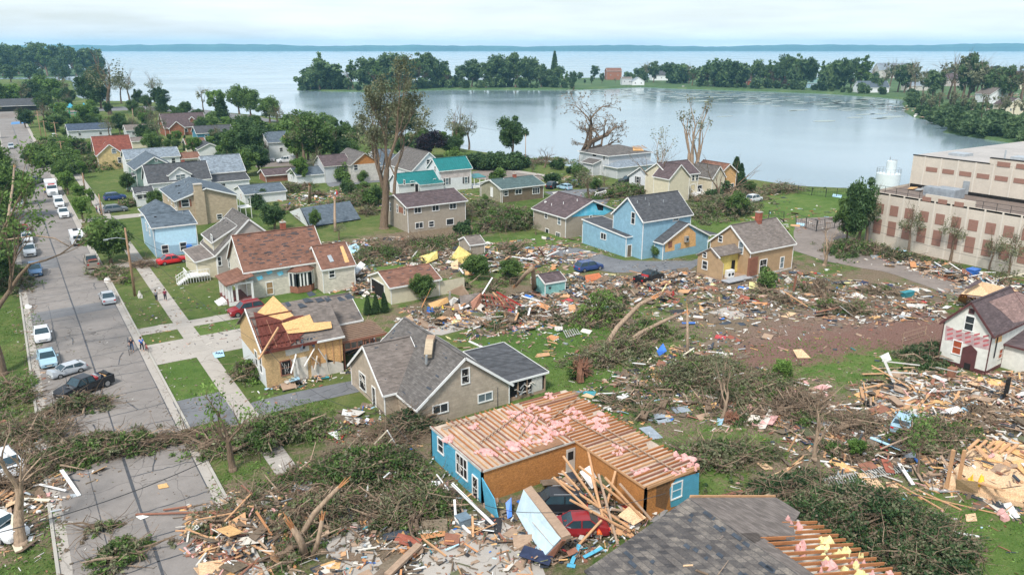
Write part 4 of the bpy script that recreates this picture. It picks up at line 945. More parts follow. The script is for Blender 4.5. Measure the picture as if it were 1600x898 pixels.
# --- white garages
h = House('white_garage', 'long white garage with blue-grey roof beside the parked dark car', 'garage', (464, 275), 2.4)
a = h.block((464, 275), 2.4, L=(448, 269), R=(513.5, 271.4), rid=(503.8, 259.4), axis='x', wall=vinylw, roof=sh_blue, oh=.3)
h.win(a, 'l', 455.5, 277, .6, .8, gm=glass_b)
h = House('white_garage', 'white garage with steel-grey roof right of the sand brick house', 'garage', (383, 304), 2.2)
a = h.block((383, 304), 2.2, L=(373, 294), R=(448, 299), rid=(440.6, 285), axis='x', wall=vinylw, roof=sh_blue, oh=.3)
h.tm = white; h.win(a, 'l', 377, 307, .5, 1.2, gm=brickr); h.vents(a, 2, 4)
# --- fallen garage roof
rt = thing('collapsed_garage', 'fallen blue-grey garage roof resting on the ground with white gable end', 'garage', G(482.7, 354), 0)
I0 = rt.location
A_, B_, C_, D_ = [Vector(v) - I0 for v in ((47.8, 147.2, .3), (59, 149, .3), (59.4, 155.5, 2.9), (48.2, 153.7, 2.9))]
q = MB(); q.slab([A_, B_, C_, D_], .15, sh_blue); q.slab([D_, C_, C_ + Vector((.5, 4, -2.2)), D_ + Vector((.5, 4, -2.4))], .15, sh_blue); q.build('roof', rt)
MB().poly([A_ + Vector((-.1, 0, -.5)), D_ + Vector((-.1, 0, -.05)), G(452, 331, .6) - I0], vinylw).poly([D_ + Vector((-.15, .1, 0)), A_ + Vector((-.2, 0, -.4)), G(452, 331, .0) - I0], vinylw).build('gable_wall', rt)
q = MB(); r = random.Random(3)
for i in range(9): p = A_.lerp(B_, i / 8) + Vector((0, -.1, -.3)); q.beam(p, p + Vector((r.uniform(-.4, .4), -.5, -.2)), .1, .08, lum)
q.build('eave_framing', rt)
# --- sand brick house with broad chimney
h = House('sand_brick_house', 'sand brick two-storey house with blue-grey roof and broad chimney', 'house', (275.3, 313.6), 5.2)
a = h.block((275.3, 313.6), 5.2, R=(369.2, 304.6), pk=(319.5, 294.3), rend=(294.6, 277.7), axis='y', wall=sandb, roof=sh_blue, oh=.45)
p = h.hit(307, 300, 1, a['y0']); p2 = h.hit(318, 300, 1, a['y0'])
q = MB(); q.box(p.x - .7, a['y0'] - .6, 0, p2.x, a['y0'] - .02, 6.6, sandb); q.box(p.x - .4, a['y0'] - .6, 6.6, p2.x - .3, a['y0'] + .6, 8.0, sandb); q.box(p.x - .5, a['y0'] - .7, 8.0, p2.x - .2, a['y0'] + .7, 8.15, conc); q.build('chimney', h.root)
h.win(a, 'f', 289.5, 317.5, 1.3, 1.35, shut=lumd); h.win(a, 'f', 343, 338.5, .9, .9)
for x, y_ in ((263, 309), (268, 314), (274, 320)): h.win(a, 'l', x, y_, .8, 1.1)
h.vents(a, 5, 6)
q = MB(); xx = a['x1'] + .5
for i in range(3): q.box(xx + i * 1.1, a['y0'] + .3, 0, xx + .1 + i * 1.1, a['y0'] + .4, 4.6, white)
q.box(xx, a['y0'] + .25, 2.3, xx + 2.4, a['y0'] + 3, 2.45, white); q.build('side_balcony', h.root)
# --- white house with dormer and glazed porch
h = House('white_dormer_house', 'white house with charcoal roof, gabled dormer and enclosed corner porch', 'house', (232.5, 286), 4.6)
a = h.block((232.5, 286), 4.6, R=(329, 278.4), D=8.0, rid=(319.5, 252), axis='x', wall=vinylw, roof=sh_grey, oh=.3)
p = h.hit(281, 275, 1, a['y0']); 
dm = h.box(p.x - 2.3, a['y0'] + .05, p.x + 2.3, a['y0'] + 4, 6.0, None, 7.6, 'y', 'gable', 4.4, vinylw, sh_grey, .3)
h.win(dm, 'f', 278.5, 277.5, .9, 1.2, gm=glass_b); h.win(dm, 'f', 286, 276.5, .9, 1.2, gm=glass_b); h.win(a, 'f', 245, 303, .6, 1.6, gm=glass_b); h.win(a, 'f', 253, 302, 1.3, 1.6, gm=mat('green_curtain', (.2, .42, .38), .6))
pn = h.at(214.5, 323.3, 0); b = h.box(pn.x, pn.y, pn.x + 3.6, pn.y + 4.5, 2.9, None, 3.9, 'x', 'gable', 0, vinylw, sh_grey, .25)
for i, (x, y_) in enumerate(((219, 306.5), (227, 305))): h.win(b, 'f', x, y_, 1.2, 1.3)
h.chimney(9, a['y1'] - 1, 5, 8.4, .7); h.scab(a, 14, felt, 2, .5)
# --- sage-green gable
h = House('sage_gable_house', 'sage green house with steep grey gable behind the white dormer house', 'house', (211.8, 265.2), 5.0)
a = h.block((211.8, 265.2), 5.0, R=(268, 257), pk=(243.5, 245.2), D=13, axis='y', wall=greens, roof=sh_blue, oh=.35)
h.win(a, 'f', 244, 250, .5, .5); h.win(a, 'l', 206, 265, 1, 1.3); h.box(-2.4, .6, 0, 5, 2.9, None, 3.6, 'y', 'shed', 0, greens, sh_grey, .3)
# --- long pale roof
h = House('long_white_house', 'long white house with pale grey roof behind the sage green gable', 'house', (197, 249), 4.6)
a = h.block((197, 249), 4.6, R=(280.8, 243.8), D=8.5, rid=(190, 234.9), axis='x', wall=vinylw, roof=sh_lite, oh=.3)
h.win(a, 'f', 271, 251, .9, 1.3); b = h.box(a['x1'], a['y0'] + .5, a['x1'] + 5.5, a['y1'] - 1, 3.6, None, 4.8, 'x', 'gable', 0, creamsid, sh_brn, .3)
MB().box(a['x1'] + .3, a['y0'] + .44, .2, a['x1'] + 5.1, a['y0'] + .49, 2.9, dark).build('open_porch', h.root); h.chimney(a['x1'] - 2.0, a['y0'] - .8, 3, 6.6, .6) if False else None
# --- big pale blue-grey roof
h = House('pale_roof_house', 'white house with large speckled pale blue roof and low rear wing', 'house', (329, 270), 4.8)
a = h.block((322, 270.5), 4.9, R=(380, 265), D=9, rid=(371.3, 241), axis='x', wall=offwhite, roof=sh_lite, oh=.3)
b = h.box(a['x0'] + .6, a['y0'] - 3.6, a['x1'], a['y0'] - .05, 3.0, None, 4.2, 'x', 'shed', 0, vinylw, sh_grey, .25)
h.win(b, 'f', 348, 289, 1.2, .6)
# --- yellow house with red roof
h = House('red_roof_house', 'yellow house with red-brown shingle roof left of the white houses', 'house', (150, 240), 4.2)
a = h.block((150, 240), 4.2, R=(203, 234), D=9, rid=(148, 214), axis='x', wall=mat('yellow_siding', (.55, .42, .2), .7, 'siding'), roof=sh_red, oh=.3)
b = h.block((152, 243), 4.2, R=(190, 238.5), pk=(176.7, 225.5), D=7, axis='y', wall=MATS['yellow_siding'], roof=sh_red, oh=.3)
h.win(b, 'f', 178, 236, 1.0, 1.2, gm=glass_b); h.win(b, 'f', 187, 250, .8, 1.4)
# --- teal shed, small tan shed
h = House('teal_shed', 'small turquoise shed with maroon roof and a dark star on its wall', 'shed', (851.9, 443), 1.8, -3)
TS = mat('turquoise_boards', (.22, .46, .44), .7, 'siding')
a = h.block((851.9, 443), 1.8, L=(835, 432.9), R=(885.2, 438.5), rh=2.6, axis='x', wall=TS, roof=sh_dkb, oh=.12)
h.tm = TS
p = h.hit(859, 449.5, 1, a['y0']); q = MB(); V = [(p.x + (.32 if i % 2 == 0 else .13) * math.sin(i * math.pi / 5), p.y - .05, p.z + (.32 if i % 2 == 0 else .13) * math.cos(i * math.pi / 5)) for i in range(10)]
q.raw(V + [(v[0], v[1] + .03, v[2]) for v in V], [tuple(range(10))] + [(i, 10 + i, 10 + (i + 1) % 10, (i + 1) % 10) for i in range(10)], blackp); q.build('star', h.root)
h = House('tan_shed', 'small tan shed with grey roof behind the yellow insulation', 'shed', (734.6, 383), 2.0, -5)
a = h.block((734.6, 383), 2.0, L=(721, 374), R=(754.6, 379), rh=2.9, axis='x', wall=tan, roof=sh_tau, oh=.15)
# --- lakeside hip-roofed house
h = House('hip_roof_lake_house', 'two-storey grey house with hipped roof at the lake edge', 'house', (951, 244.2), 5.6)
a = h.block((951, 244.2), 5.6, L=(911.6, 235.8), R=(1003, 235.8), rh=7.6, axis='x', kind='hip', wall=vinylp, roof=sh_mid, oh=.5)
b = h.box(a['x0'] - .2, a['y0'] - 4.0, a['x1'] - 1.5, a['y0'] + 1, 2.9, None, 4.4, 'x', 'hip', 0, vinylp, sh_lite, .5)
c = h.box(a['x0'] - 2.6, a['y0'] + 3.4, a['x0'] - .02, a['y0'] + 8, 3.2, None, 4.2, 'y', 'shed', 0, vinylp, sh_mid, .4)
h.win(a, 'l', 944, 247, .7, 1.1); h.win(a, 'l', 929, 243, 1.6, .6); h.win(a, 'l', 925.5, 263, 1.0, 1.6)
q = MB(); r = random.Random(3); xx, yy = a['x1'] - 2, a['y0'] + 1
q.slab([(xx - 3.6, yy + .2, 6.35), (xx, yy - .3, 6.15), (xx + 1.4, yy + 2.5, 6.5), (xx - 2, yy + 2.2, 7.15)], .1, osb)
for i in range(9): p = Vector((xx - 2.4 + i * .5, yy + .2, 6.6)); q.beam(p, p + Vector((r.uniform(-.3, .3), 2.2, .7)), .1, .1, luml)
q.build('torn_roof_corner', h.root)
h = House('white_lake_cottage', 'white cottage with dull green roof and dark shutters between the lake houses', 'house', (1020, 281), 3.0)
a = h.block((1020, 281), 3.2, L=(991.6, 273), W=11, pk=(1006, 262), axis='x', wall=vinylw, roof=sh_grn, oh=.4)
h.win(a, 'l', 996.5, 281, 1.0, 1.5, shut=blackp); h.win(a, 'l', 1012, 284, 1.0, 1.5, shut=blackp)
h = House('cream_lake_house', 'cream two-storey house with maroon roof and white front stairs', 'house', (1046, 281), 5.6)
a = h.block((1046, 275), 5.8, R=(1107, 272.5), D=8, rh=8.2, axis='x', wall=creamsid, roof=sh_dkb, oh=.3)
b = h.block((1046, 279), 5.6, R=(1076, 275), pk=(1061, 258), D=5, axis='y', wall=creamsid, roof=sh_dkb, oh=.3)
h.win(a, 'f', 1083, 278, .7, 1.2); h.win(a, 'f', 1089, 277.5, .7, 1.2); h.win(a, 'f', 1063, 294, 1.5, 1.6); h.door(a, 'f', 1082, 297, 1.4, 2.6, mat('beige_door', (.5, .42, .26), .7)); h.win(a, 'f', 1093, 295, 1.4, 1.6)
q = MB(); p = h.hit(1085, 308, 1, a['y0'])
for i in range(7): q.box(p.x - 1.2, a['y0'] - .4 - i * .32, 0, p.x + 1.4, a['y0'] - .1 - i * .32, 1.3 - i * .18, white)
for x_ in (-1.3, 1.4): q.beam((p.x + x_, a['y0'] - .1, 2.1), (p.x + x_, a['y0'] - 2.4, 1.0), .08, .08, white)
for x_ in (-1.3, -.2, .6, 1.4): q.box(p.x + x_ - .05, a['y0'] - 1.3, 0, p.x + x_ + .05, a['y0'] - 1.2, 2.0, white)
q.build('front_stairs', h.root)
h = House('stripped_brown_house', 'brown house by the lake with orange boards where its siding was ripped off', 'house', (1151, 270), 5.0)
a = h.block((1125, 271), 5.0, R=(1151, 268), rid=(1138, 256.5), D=8, axis='y', wall=osb, roof=sh_brn, oh=.4)
h.box(a['x0'] - 4, a['y0'] - 1.5, a['x0'] - .02, a['y1'] - 2, 4.6, None, 7.0, 'y', 'gable', 0, creamsid, sh_mid, .3); h.win(a, 'f', 1144, 291, .9, 1.2)
# --- white house with red wrap, lower right
h = House('red_wrap_house', 'white two-storey house with red printed wrap showing across its gable', 'house', (1553.9, 518.9), 4.8, 4)
h.tm = mat('maroon_trim', (.09, .03, .03), .6)
WB = mat('white_boarding', (.62, .62, .57), .8, amt=.12)
n_ = h.at(1553.9, 518.9, 4.8); l_ = h.at(1468.4, 500.9, 4.8)
a = h.block((1551, 521), 4.8, L=(1472, 503), W=9.0, pk=(1518.4, 472.7), axis='x', wall=WB, roof=sh_dkb, oh=.3, base=(.45, h.tm))
RW = mat('red_printed_wrap', (.42, .1, .11), .7, amt=.3)
h.patch(a, 'l', [(1478, 508), (1500, 518), (1522, 523), (1549, 531), (1546, 547), (1520, 541), (1500, 534), (1476, 531)], mat('pinkish_wrap', (.42, .3, .3), .8), 'printed_wrap')
for i in range(15):
 x = 1480 + (i % 5) * 14; y_ = 514 + (i // 5) * 7 + (i % 5) * 2.6; h.patch(a, 'l', [(x, y_), (x + 9, y_ - 1.8), (x + 9, y_ + .8), (x, y_ + 2.8)], RW, 'red_print', .022)
h.win(a, 'l', 1515, 505, .85, 1.55, fm=white); h.win(a, 'l', 1495.5, 542.5, .85, 1.45, gm=mat('red_board', (.3, .06, .02), .7)); h.win(a, 'l', 1518.5, 486, .35, .35, fm=h.tm)
q = h.hit(1511, 573, 0, a['x0']); mb = MB(); mb.box(q.x - .1, q.y - .75, 0.1, q.x - .01, q.y + .75, 2.4, h.tm); mb.raw([(q.x - .1, q.y - .75, 2.4), (q.x - .1, q.y + .75, 2.4), (q.x - .1, q.y, 2.95), (q.x, q.y - .75, 2.4), (q.x, q.y + .75, 2.4), (q.x, q.y, 2.95)], [(0, 1, 2), (0, 2, 5, 3), (1, 4, 5, 2)], h.tm)
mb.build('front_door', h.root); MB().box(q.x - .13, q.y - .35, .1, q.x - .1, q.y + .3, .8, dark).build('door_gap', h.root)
h.patch(a, 'f', [(1556, 523), (1566, 521), (1565, 533), (1555, 536)], osb, 'bare_sheathing'); h.win(a, 'f', 1563, 552, .8, 1.0, fm=offwhite, gm=MATS['red_board'])
h.roofpatch(a, [(1545, 471), (1590, 455), (1640, 480), (1620, 497), (1584, 504), (1566, 487)], mat('mauve_underlay', (.24, .16, .145), .9, 'shingle'), 'underlay')
b = h.box(3.2, -4.2, 10, -.05, 2.7, None, 3.5, 'y', 'shed', 0, WB, sh_dkb, .3); p = h.hit(1584, 553, 1, -4.2)
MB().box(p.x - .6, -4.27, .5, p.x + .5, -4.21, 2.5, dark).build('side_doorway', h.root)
MB().beam((n_.x + .8, -.12, 1.7), (n_.x + .8, -.12, 4.4), .12, .12, blackp).build('downpipe', h.root)
# --- its neighbour behind, roof stripped to boards
rt = thing('bare_deck_house', 'collapsed house with pale strand-board roof slope behind the red-wrapped house', 'house', G(1500, 470)); o = rt.location; q4 = lambda x, y_, z_: G(x, y_, z_) - o
MB().slab([q4(1501, 459, 2.2), q4(1527, 438, 3.8), q4(1592, 454, 3.8), q4(1547, 464, 2.2)], .15, osbp, sheath).build('board_roof', rt)
MB().slab([q4(1508, 449, 3.3), q4(1527, 437, 4.0), q4(1534, 440, 4.0), q4(1512, 451, 3.2)], .05, sh_dkb).build('shingle_remnant', rt)
MB().slab([q4(1527, 438, 3.75), q4(1592, 454, 3.75), q4(1592, 454, 3.75) + Vector((5, 0, -2)), q4(1527, 438, 3.75) + Vector((5, 0, -2))], .12, sh_dkb).build('far_roof', rt)
r = random.Random(5)
for i in range(14): t = i / 13; beam_part(rt, 'red_rafter', q4(1500 + t * 52, 462 + t * 6, 1.9), q4(1506 + t * 50 + r.uniform(-4, 4), 468 + t * 7, .3), .14, .1, [sheath, lumd, osbd][i % 3])
MB().slab([q4(1497, 470, .2), q4(1500, 460, 2.1), q4(1512, 461, 2.1), q4(1509, 474, .2)], .12, osbd, n=(-.5, -.8, .3)).build('wall_piece', rt)
# ================================================================ roofless blue house (L-shaped), open courtyard
TR0 = random.Random(61); JW = [joistw, joistw, lumd, lum, mat('rusty_joist', (.33, .13, .05), .85, 'wood')]
T = 2.8; BS = mat('vivid_blue_siding', (.085, .36, .52), .6, 'siding', amt=.12)
h = House('roofless_blue_house', 'vivid blue L-shaped house with roof gone, ceiling joists and pink insulation bare', 'house', (752.9, 737), T)
WX, DY, IX, WY = 14.35, 8.6, 9.0, -8.6; tk = .18
def wallseg(a, b, mo, mi, z0=0, z1=T, name='wall'):
 a, b = Vector((*a, 0)), Vector((*b, 0)); d = (b - a).normalized(); n = Vector((d.y, -d.x, 0)); m_ = MB()
 def q(p0, p1, m): m_.poly([p0 + Vector((0, 0, z0)), p1 + Vector((0, 0, z0)), p1 + Vector((0, 0, z1)), p0 + Vector((0, 0, z1))], m)
 q(a, b, mo); q(b - n * tk, a - n * tk, mi); q(b, b - n * tk, lum); q(a - n * tk, a, lum)
 m_.poly([a + Vector((0, 0, z1)), b + Vector((0, 0, z1)), b - n * tk + Vector((0, 0, z1)), a - n * tk + Vector((0, 0, z1))], lum)
 return m_.build(name, h.root)
wallseg((0, DY), (0, 0), BS, drywall); wallseg((0, 0), (IX, 0), osbd, drywall); wallseg((IX, 0), (IX, WY), osbd, drywall)
wallseg((IX, WY), (WX, WY), osbd, drywall); wallseg((WX, WY), (WX, DY), BS, drywall); wallseg((WX, DY), (0, DY), BS, drywall)
fb = dict(x0=0, y0=0); fe = dict(x0=IX, y0=WY)
h.patch(fe, 'f', [(1056, 747), (1092, 738), (1091, 778), (1048, 792), (1046, 764)], BS, 'blue_siding', .03)
h.patch(fe, 'f', [(1026, 757), (1047, 750), (1046, 772), (1040, 796), (1024, 790)], mat('wet_board', (.16, .085, .04), .85, 'osb'), 'stained_board', .02)
h.win(fe, 'f', 1057, 765, .95, 1.25, gm=glass_b, mull=1)
h.win(fb, 'l', 689, 696, .9, 1.2, mull=1); h.win(fb, 'l', 722, 728, 1.7, 1.7, mull=3, broken=True); h.win(fb, 'l', 743, 762, .7, 1.9, mull=1, broken=True)
h.patch(fb, 'l', [(694, 694), (713, 703), (713, 721), (703, 714), (694, 706)], BS, 'hanging_siding', .05)
p = h.hit(911, 712, 1, 0); MB().box(IX - .95, -.08, .1, IX - .05, -.02, 2.3, offwhite).box(IX - .8, -.1, 1.3, IX - .25, -.085, 2.05, dark).build('back_door', h.root)
q = MB(); q.raw([(-.1, -.6, 0), (-.02, -.6, 0), (-.02, -2.5, 0), (-.1, -2.5, 0), (-.1, -.1, 2.4), (-.02, -.1, 2.4), (-.02, -1.9, 1.5), (-.1, -1.9, 1.5)], [(0, 1, 2, 3), (4, 7, 6, 5), (0, 3, 7, 4), (1, 5, 6, 2), (2, 6, 7, 3), (0, 4, 5, 1)], BS); q.build('torn_wall_piece', h.root)
# ceiling: pale drywall sheet, joists over it, pink insulation
q = MB(); q.slab([(0.05, .05, T + .05), (IX, .05, T + .05), (IX, WY + .05, T + .05), (WX - .05, WY + .05, T + .05), (WX - .05, DY - .05, T + .05), (.05, DY - .05, T + .05)], .04, mat('dusty_ceiling', (.42, .34, .27), .9, s=.7, amt=.25), n=(0, 0, 1)); q.build('ceiling', h.root)
for i in range(19):
 x = .08 + i * .48
 if x < IX: beam_part(h.root, 'joist', (x, -.12, T + .12), (x + TR0.uniform(-.05, .05), DY - (TR0.random() < .2) * TR0.uniform(.2, 2), T + .12 + TR0.uniform(-.02, .05)), .085, .14, TR0.choice(JW))
for i in range(36):
 y_ = WY + .06 + i * .48
 if y_ < DY: beam_part(h.root, 'joist', (IX - .12, y_, T + .14), (WX + .12 - (TR0.random() < .2) * TR0.uniform(.2, 1.5), y_ + TR0.uniform(-.06, .06), T + .13 + TR0.uniform(-.02, .05)), .1, .15, TR0.choice(JW))
q = MB(); r = random.Random(4)
q.beam((-.05, 0, T + .12), (-.05, DY, T + .12), .05, .2, offwhite); q.beam((0, -.15, T + .1), (IX, -.15, T + .1), .04, .16, offwhite); q.beam((IX - .15, 0, T + .12), (IX - .15, WY, T + .12), .04, .2, lum)
q.beam((IX, WY - .16, T + .12), (WX, WY - .16, T + .12), .04, .22, lum); q.build('rim_boards', h.root)
def clump(mb, c, R_x, R_z, m, r, n=5):
 for _ in range(n):
  o = Vector(c) + Vector((r.uniform(-1, 1) * R_x, r.uniform(-1, 1) * R_x, 0)); s = r.uniform(.2, .62) * R_x; V = []; F = []
  for j in range(3):
   for i in range(7):
    a = 2 * math.pi * i / 7; rr = s * (1, .85, .4)[j] * r.uniform(.7, 1.25); V.append(o + Vector((math.cos(a) * rr, math.sin(a) * rr, (0, .55, 1)[j] * R_z * r.uniform(.6, 1.2))))
  V.append(o + Vector((0, 0, R_z * 1.05)))
  for j in range(2):
   for i in range(7): F.append((j * 7 + i, j * 7 + (i + 1) % 7, (j + 1) * 7 + (i + 1) % 7, (j + 1) * 7 + i))
  for i in range(7): F.append((14 + i, 14 + (i + 1) % 7, 21))
  mb.raw(V, F, m)
pts_ = [(790, 661), (798, 650), (812, 654), (824, 648), (835, 657), (848, 655), (842, 668), (855, 668), (868, 663), (858, 676), (872, 680), (846, 640), (832, 632), (826, 640), (816, 690), (805, 696), (825, 692), (762, 708), (768, 704), (788, 702), (745, 668), (705, 686), (903, 650), (915, 655), (928, 664), (940, 668), (895, 645), (960, 695), (972, 702), (965, 708), (1060, 712), (1075, 720), (1085, 730), (1055, 735), (880, 660), (890, 672), (820, 668), (835, 675), (808, 664), (850, 690), (1000, 735), (935, 654), (862, 622), (858, 615)]
for j, (x, y_) in enumerate(pts_):
 q = MB(); c = h.at(x, y_, T + .1); clump(q, c, r.uniform(.3, .8), r.uniform(.12, .28), pink, r, 6); q.build('insulation_tuft', h.root)
q = MB(); c = h.at(852, 692, T + .25); q.slab([h.at(826, 702, T + .27), h.at(872, 684, T + .27), h.at(882, 692, T + .27), h.at(838, 706, T + .27)], .03, mat('brown_panel', (.26, .14, .08), .8)); q.build('roof_panel', h.root)
for a_, b_ in (((750, 690), (820, 640)), ((810, 684), (836, 650)), ((690, 668), (760, 650)), ((860, 655), (905, 620)), ((940, 665), (1060, 738)), ((870, 640), (1000, 712))): beam_part(h.root, 'loose_board', h.at(*a_, T + .3), h.at(*b_, T + .34), .08, .07, luml)
# courtyard wreckage: shed roof, boards
KB = lambda px, py, z=0.0: G(px, py, z)
sp = thing('fallen_shed', 'pale blue shed tipped on its side against the wrecked cars', 'shed', G(850, 850), 0)
o = sp.location; A_, B_, C_, D_ = KB(822, 812, .9) - o, KB(805, 780, 2.3) - o, KB(878, 838, 2.2) - o, KB(848, 868, .5) - o
q = MB(); PB = mat('pale_blue_boards', (.5, .63, .7), .6, amt=.1)
q.slab([KB(818, 764, 2.4) - o, KB(878, 838, 2.3) - o, KB(847, 872, .15) - o, KB(806, 800, .4) - o], .12, PB); q.build('side_panel', sp)
MB().slab([KB(818, 764, 2.4) - o, KB(830, 758, 2.45) - o, KB(892, 834, 2.35) - o, KB(878, 839, 2.35) - o], .3, luml).build('edge_boards', sp)
MB().slab([KB(850, 870, .1) - o, KB(878, 842, 2.2) - o, KB(884, 842, 2.1) - o, KB(862, 872, .1) - o], .1, lumd).build('end_panel', sp)
MB().beam(KB(832, 815, 1.6) - o, KB(864, 852, 1.5) - o, .05, .05, offwhite).build('batten', sp)
# ================================================================ dark roof in the foreground, rafters exposed on its right
rt = thing('dark_roof_house', 'house at the bottom edge with worn dark shingles and bare orange rafters', 'house', (34.2, 24, 0), R_(-3))
rz = lambda x: 5.3 - abs(x) * .31
q = MB(); yN = 8.0; q.slab([(-8.4, -16, rz(8.4)), (0, -16, 5.3), (0, yN, 5.3), (-8.4, yN, rz(8.4))], .16, mat('worn_black_shingle', (.1, .093, .09), .9, 'shingle', col2=(.16, .145, .13), s=.9, amt=.3)); q.build('roof', rt)
q = MB(); q.slab([(0, 2.2, 5.3), (2.2, 3.0, rz(2.2)), (4.2, 2.6, rz(4.2)), (6.2, 4.4, rz(6.2)), (8.6, 5.8, rz(8.6)), (8.6, yN, rz(8.6)), (0, yN, 5.3)], .16, sh_tau); q.slab([(0, -9, 5.3), (.7, -9, rz(.7)), (1.5, 3.4, rz(1.5)), (0, 3.4, 5.3)], .1, sh_tau); q.build('roof', rt)
q = MB()
for x0, x1, y0, y1 in ((-8.0, 8.2, -16, 7.6),): q.box(x0, y0, 0, x1, y1, 2.3, mat('grey_shingled_wall', (.2, .2, .2), .8, 'siding'))
q.poly([(-8, 7.6, 2.3), (8.2, 7.6, 2.3), (0, 7.6, 4.9)], osbd); q.build('wall', rt)
for i in range(25):
 y_ = -9.4 + i * .58
 if y_ > 5.4: continue
 x1 = 8.8; x0 = .1 if y_ < -3 or y_ > 3.5 else 1.2
 if y_ > 3.2: x0 = 5.2
 beam_part(rt, 'rafter', (x0, y_, rz(x0) - .08), (x1, y_, rz(x1) - .08), .09, .2, joistw)
q = MB(); q.box(.1, -16, 2.32, 8.0, 7.4, 2.4, drywall); q.build('ceiling', rt)
r = random.Random(6)
for i in range(26):
 q = MB(); y_ = r.uniform(-9, 5); x = r.uniform(1.6, 7.2); clump(q, (x, y_, rz(x) - .25), r.uniform(.35, .8), r.uniform(.3, .5), yell if r.random() < .3 else pink, r, 3); q.build('insulation_tuft', rt)
q = MB()
for i in range(120):
 y_ = r.uniform(-10, 7.2); x = -r.uniform(.3, 8.0); L = r.uniform(.2, .9) * r.uniform(.5, 1.3); q.slab([(x, y_, rz(x) + .03), (x, y_ + L, rz(x) + .03), (x + .25, y_ + L, rz(x + .25) + .03), (x + .25, y_ + .1, rz(x + .25) + .03)], .02, felt)
q.build('missing_shingles', rt)
for i in range(14):
 y_ = r.uniform(-7, 7); x = -r.uniform(.5, 7.5); d = Vector((r.uniform(-1, 1), r.uniform(-1, 1), 0)).normalized() * r.uniform(.3, 1.1); MB().beam((x, y_, rz(x) + .05), (x + d.x, y_ + d.y, rz(x + d.x) + .06), r.uniform(.05, .22), .03, r.choice([luml, osbp, sh_tau, bark])).build('roof_scrap', rt)
MB().tube([(-5.5, 0.2, rz(5.5) + .25), (-3.6, 1.6, rz(3.6) + .5), (-2.2, 2.1, rz(2.2) + .35)], [.035, .03, .015], barkl, 5).build('fallen_twig', rt)
MB().tube([(-7.6, 3.4, rz(7.6) + .35), (-6.2, 4.3, rz(6.2) + .5)], [.14, .14], offwhite, 10).build('vent_pipe', rt)
beam_part(rt, 'roof_edge_board', (0.2, yN + .1, 5.2), (8.6, yN + .1, rz(8.6) - .05), .1, .3, lum)
# ================================================================ big panelled concrete building, right
root = thing('concrete_mill_building', 'large beige two-tier concrete building with rows of brown square panels', 'building', (129.1, 81.8, 0), 0)
PC = mat('beige_concrete_panel', (.52, .465, .395), .85, amt=.09, s=.4); PCl = mat('pale_pilaster', (.58, .53, .46), .85, amt=.06); BP = mat('brown_panel_infill', (.27, .15, .115), .8, amt=.08, s=3)
RG = mat('gravel_roof', (.17, .135, .115), .95, amt=.2); RG2 = mat('membrane_roof', (.36, .34, .32), .9, amt=.12, s=.2)
q = MB(); q.poly([(0, 0, 0), (0, -62, 0), (0, -62, 9.3), (0, 0, 9.3)], PC); q.poly([(14, 1, 0), (0, 0, 0), (0, 0, 9.3), (14, 1, 9.3)], PC); q.box(.0, -62, 9.0, .3, 0, 9.35, PC)
q.box(-.02, -18.2, 9.3, .3, -10.0, 10.3, PC); q.build('lower_wall', root)
q = MB(); q.poly([(.3, -62, 8.9), (13, -62, 8.9), (13, 1, 8.9), (.3, 0, 8.9)], RG); q.build('lower_roof', root)
q = MB(); q.box(12.9, -62, 8.0, 70, .6, 14.7, PC); q.box(12.86, -32, 14.7, 13.3, -13, 15.7, PC); q.build('upper_wall', root)
q = MB(); q.poly([(12.9, -62, 14.72), (70, -62, 14.72), (52, 0.6, 14.72), (12.9, .6, 14.72)], RG2); q.build('upper_roof', root)
q = MB(); q.box(12.82, -13.2, 14.7, 13.1, .7, 14.85, dark); q.box(12.8, -32, 15.7, 13.4, -13, 15.83, dark); q.box(12.8, -62, 14.7, 13.1, -32, 14.85, dark); q.box(12.8, -62, 8.0, 12.86, .4, 9.5, dark); q.build('cap_flashing', root)
step = 2.72
for i in range(22):
 y_ = -2.0 - i * step
 q = MB(); q.box(-.06, y_ + .92, 0, -.005, y_ + 1.2, 9.3, PCl); q.build('pilaster', root)
 for z0, z1 in ((2.0, 4.6), (5.6, 7.4)): MB().box(-.05, y_ - .9, z0, -.01, y_ + .6, z1, BP).build('brown_panel', root)
 if i in (3, 4, 5): MB().box(-.07, y_ - .9, 9.1, -.03, y_ + .6, 9.85, BP).build('brown_panel', root)
for i in range(12):
 y_ = -3.2 - i * 3.05
 MB().box(12.83, y_ - 1.05, 12.1, 12.88, y_ + 1.05, 12.9, BP).build('brown_panel', root); MB().box(12.82, y_ + 1.35, 8, 12.89, y_ + 1.6, 14.7, PCl).build('pilaster', root)
 if i in (4, 5, 6, 7, 8): MB().box(12.8, y_ - 1.05, 14.5, 12.855, y_ + 1.05, 15.3, BP).build('brown_panel', root)
MB().box(12.75, -10.4, 9.0, 12.88, -9.3, 11.3, metal).build('roof_door', root)
q = MB(); q.box(6, -11.6, 8.9, 9.4, -7.6, 10.5, mat('grey_roof_unit', (.25, .28, .31), .6)); q.box(6.6, -7.4, 8.9, 8.6, -5.8, 10.4, MATS['grey_roof_unit']); q.build('roof_unit', root)
q = MB()
for i in range(30):
 y_ = -.5 - i * 2.1
 if -18.2 < y_ < -10: continue
 q.box(.1, y_ - .03, 9.3, .16, y_ + .03, 10.5, blackp)
for a_, b_ in ((0, -10), (-18.2, -62)):
 for z_ in (9.8, 10.5): q.beam((.13, a_, z_), (.13, b_, z_), .05, .05, blackp)
q.build('roof_railing', root)
q = MB(); r = random.Random(8)
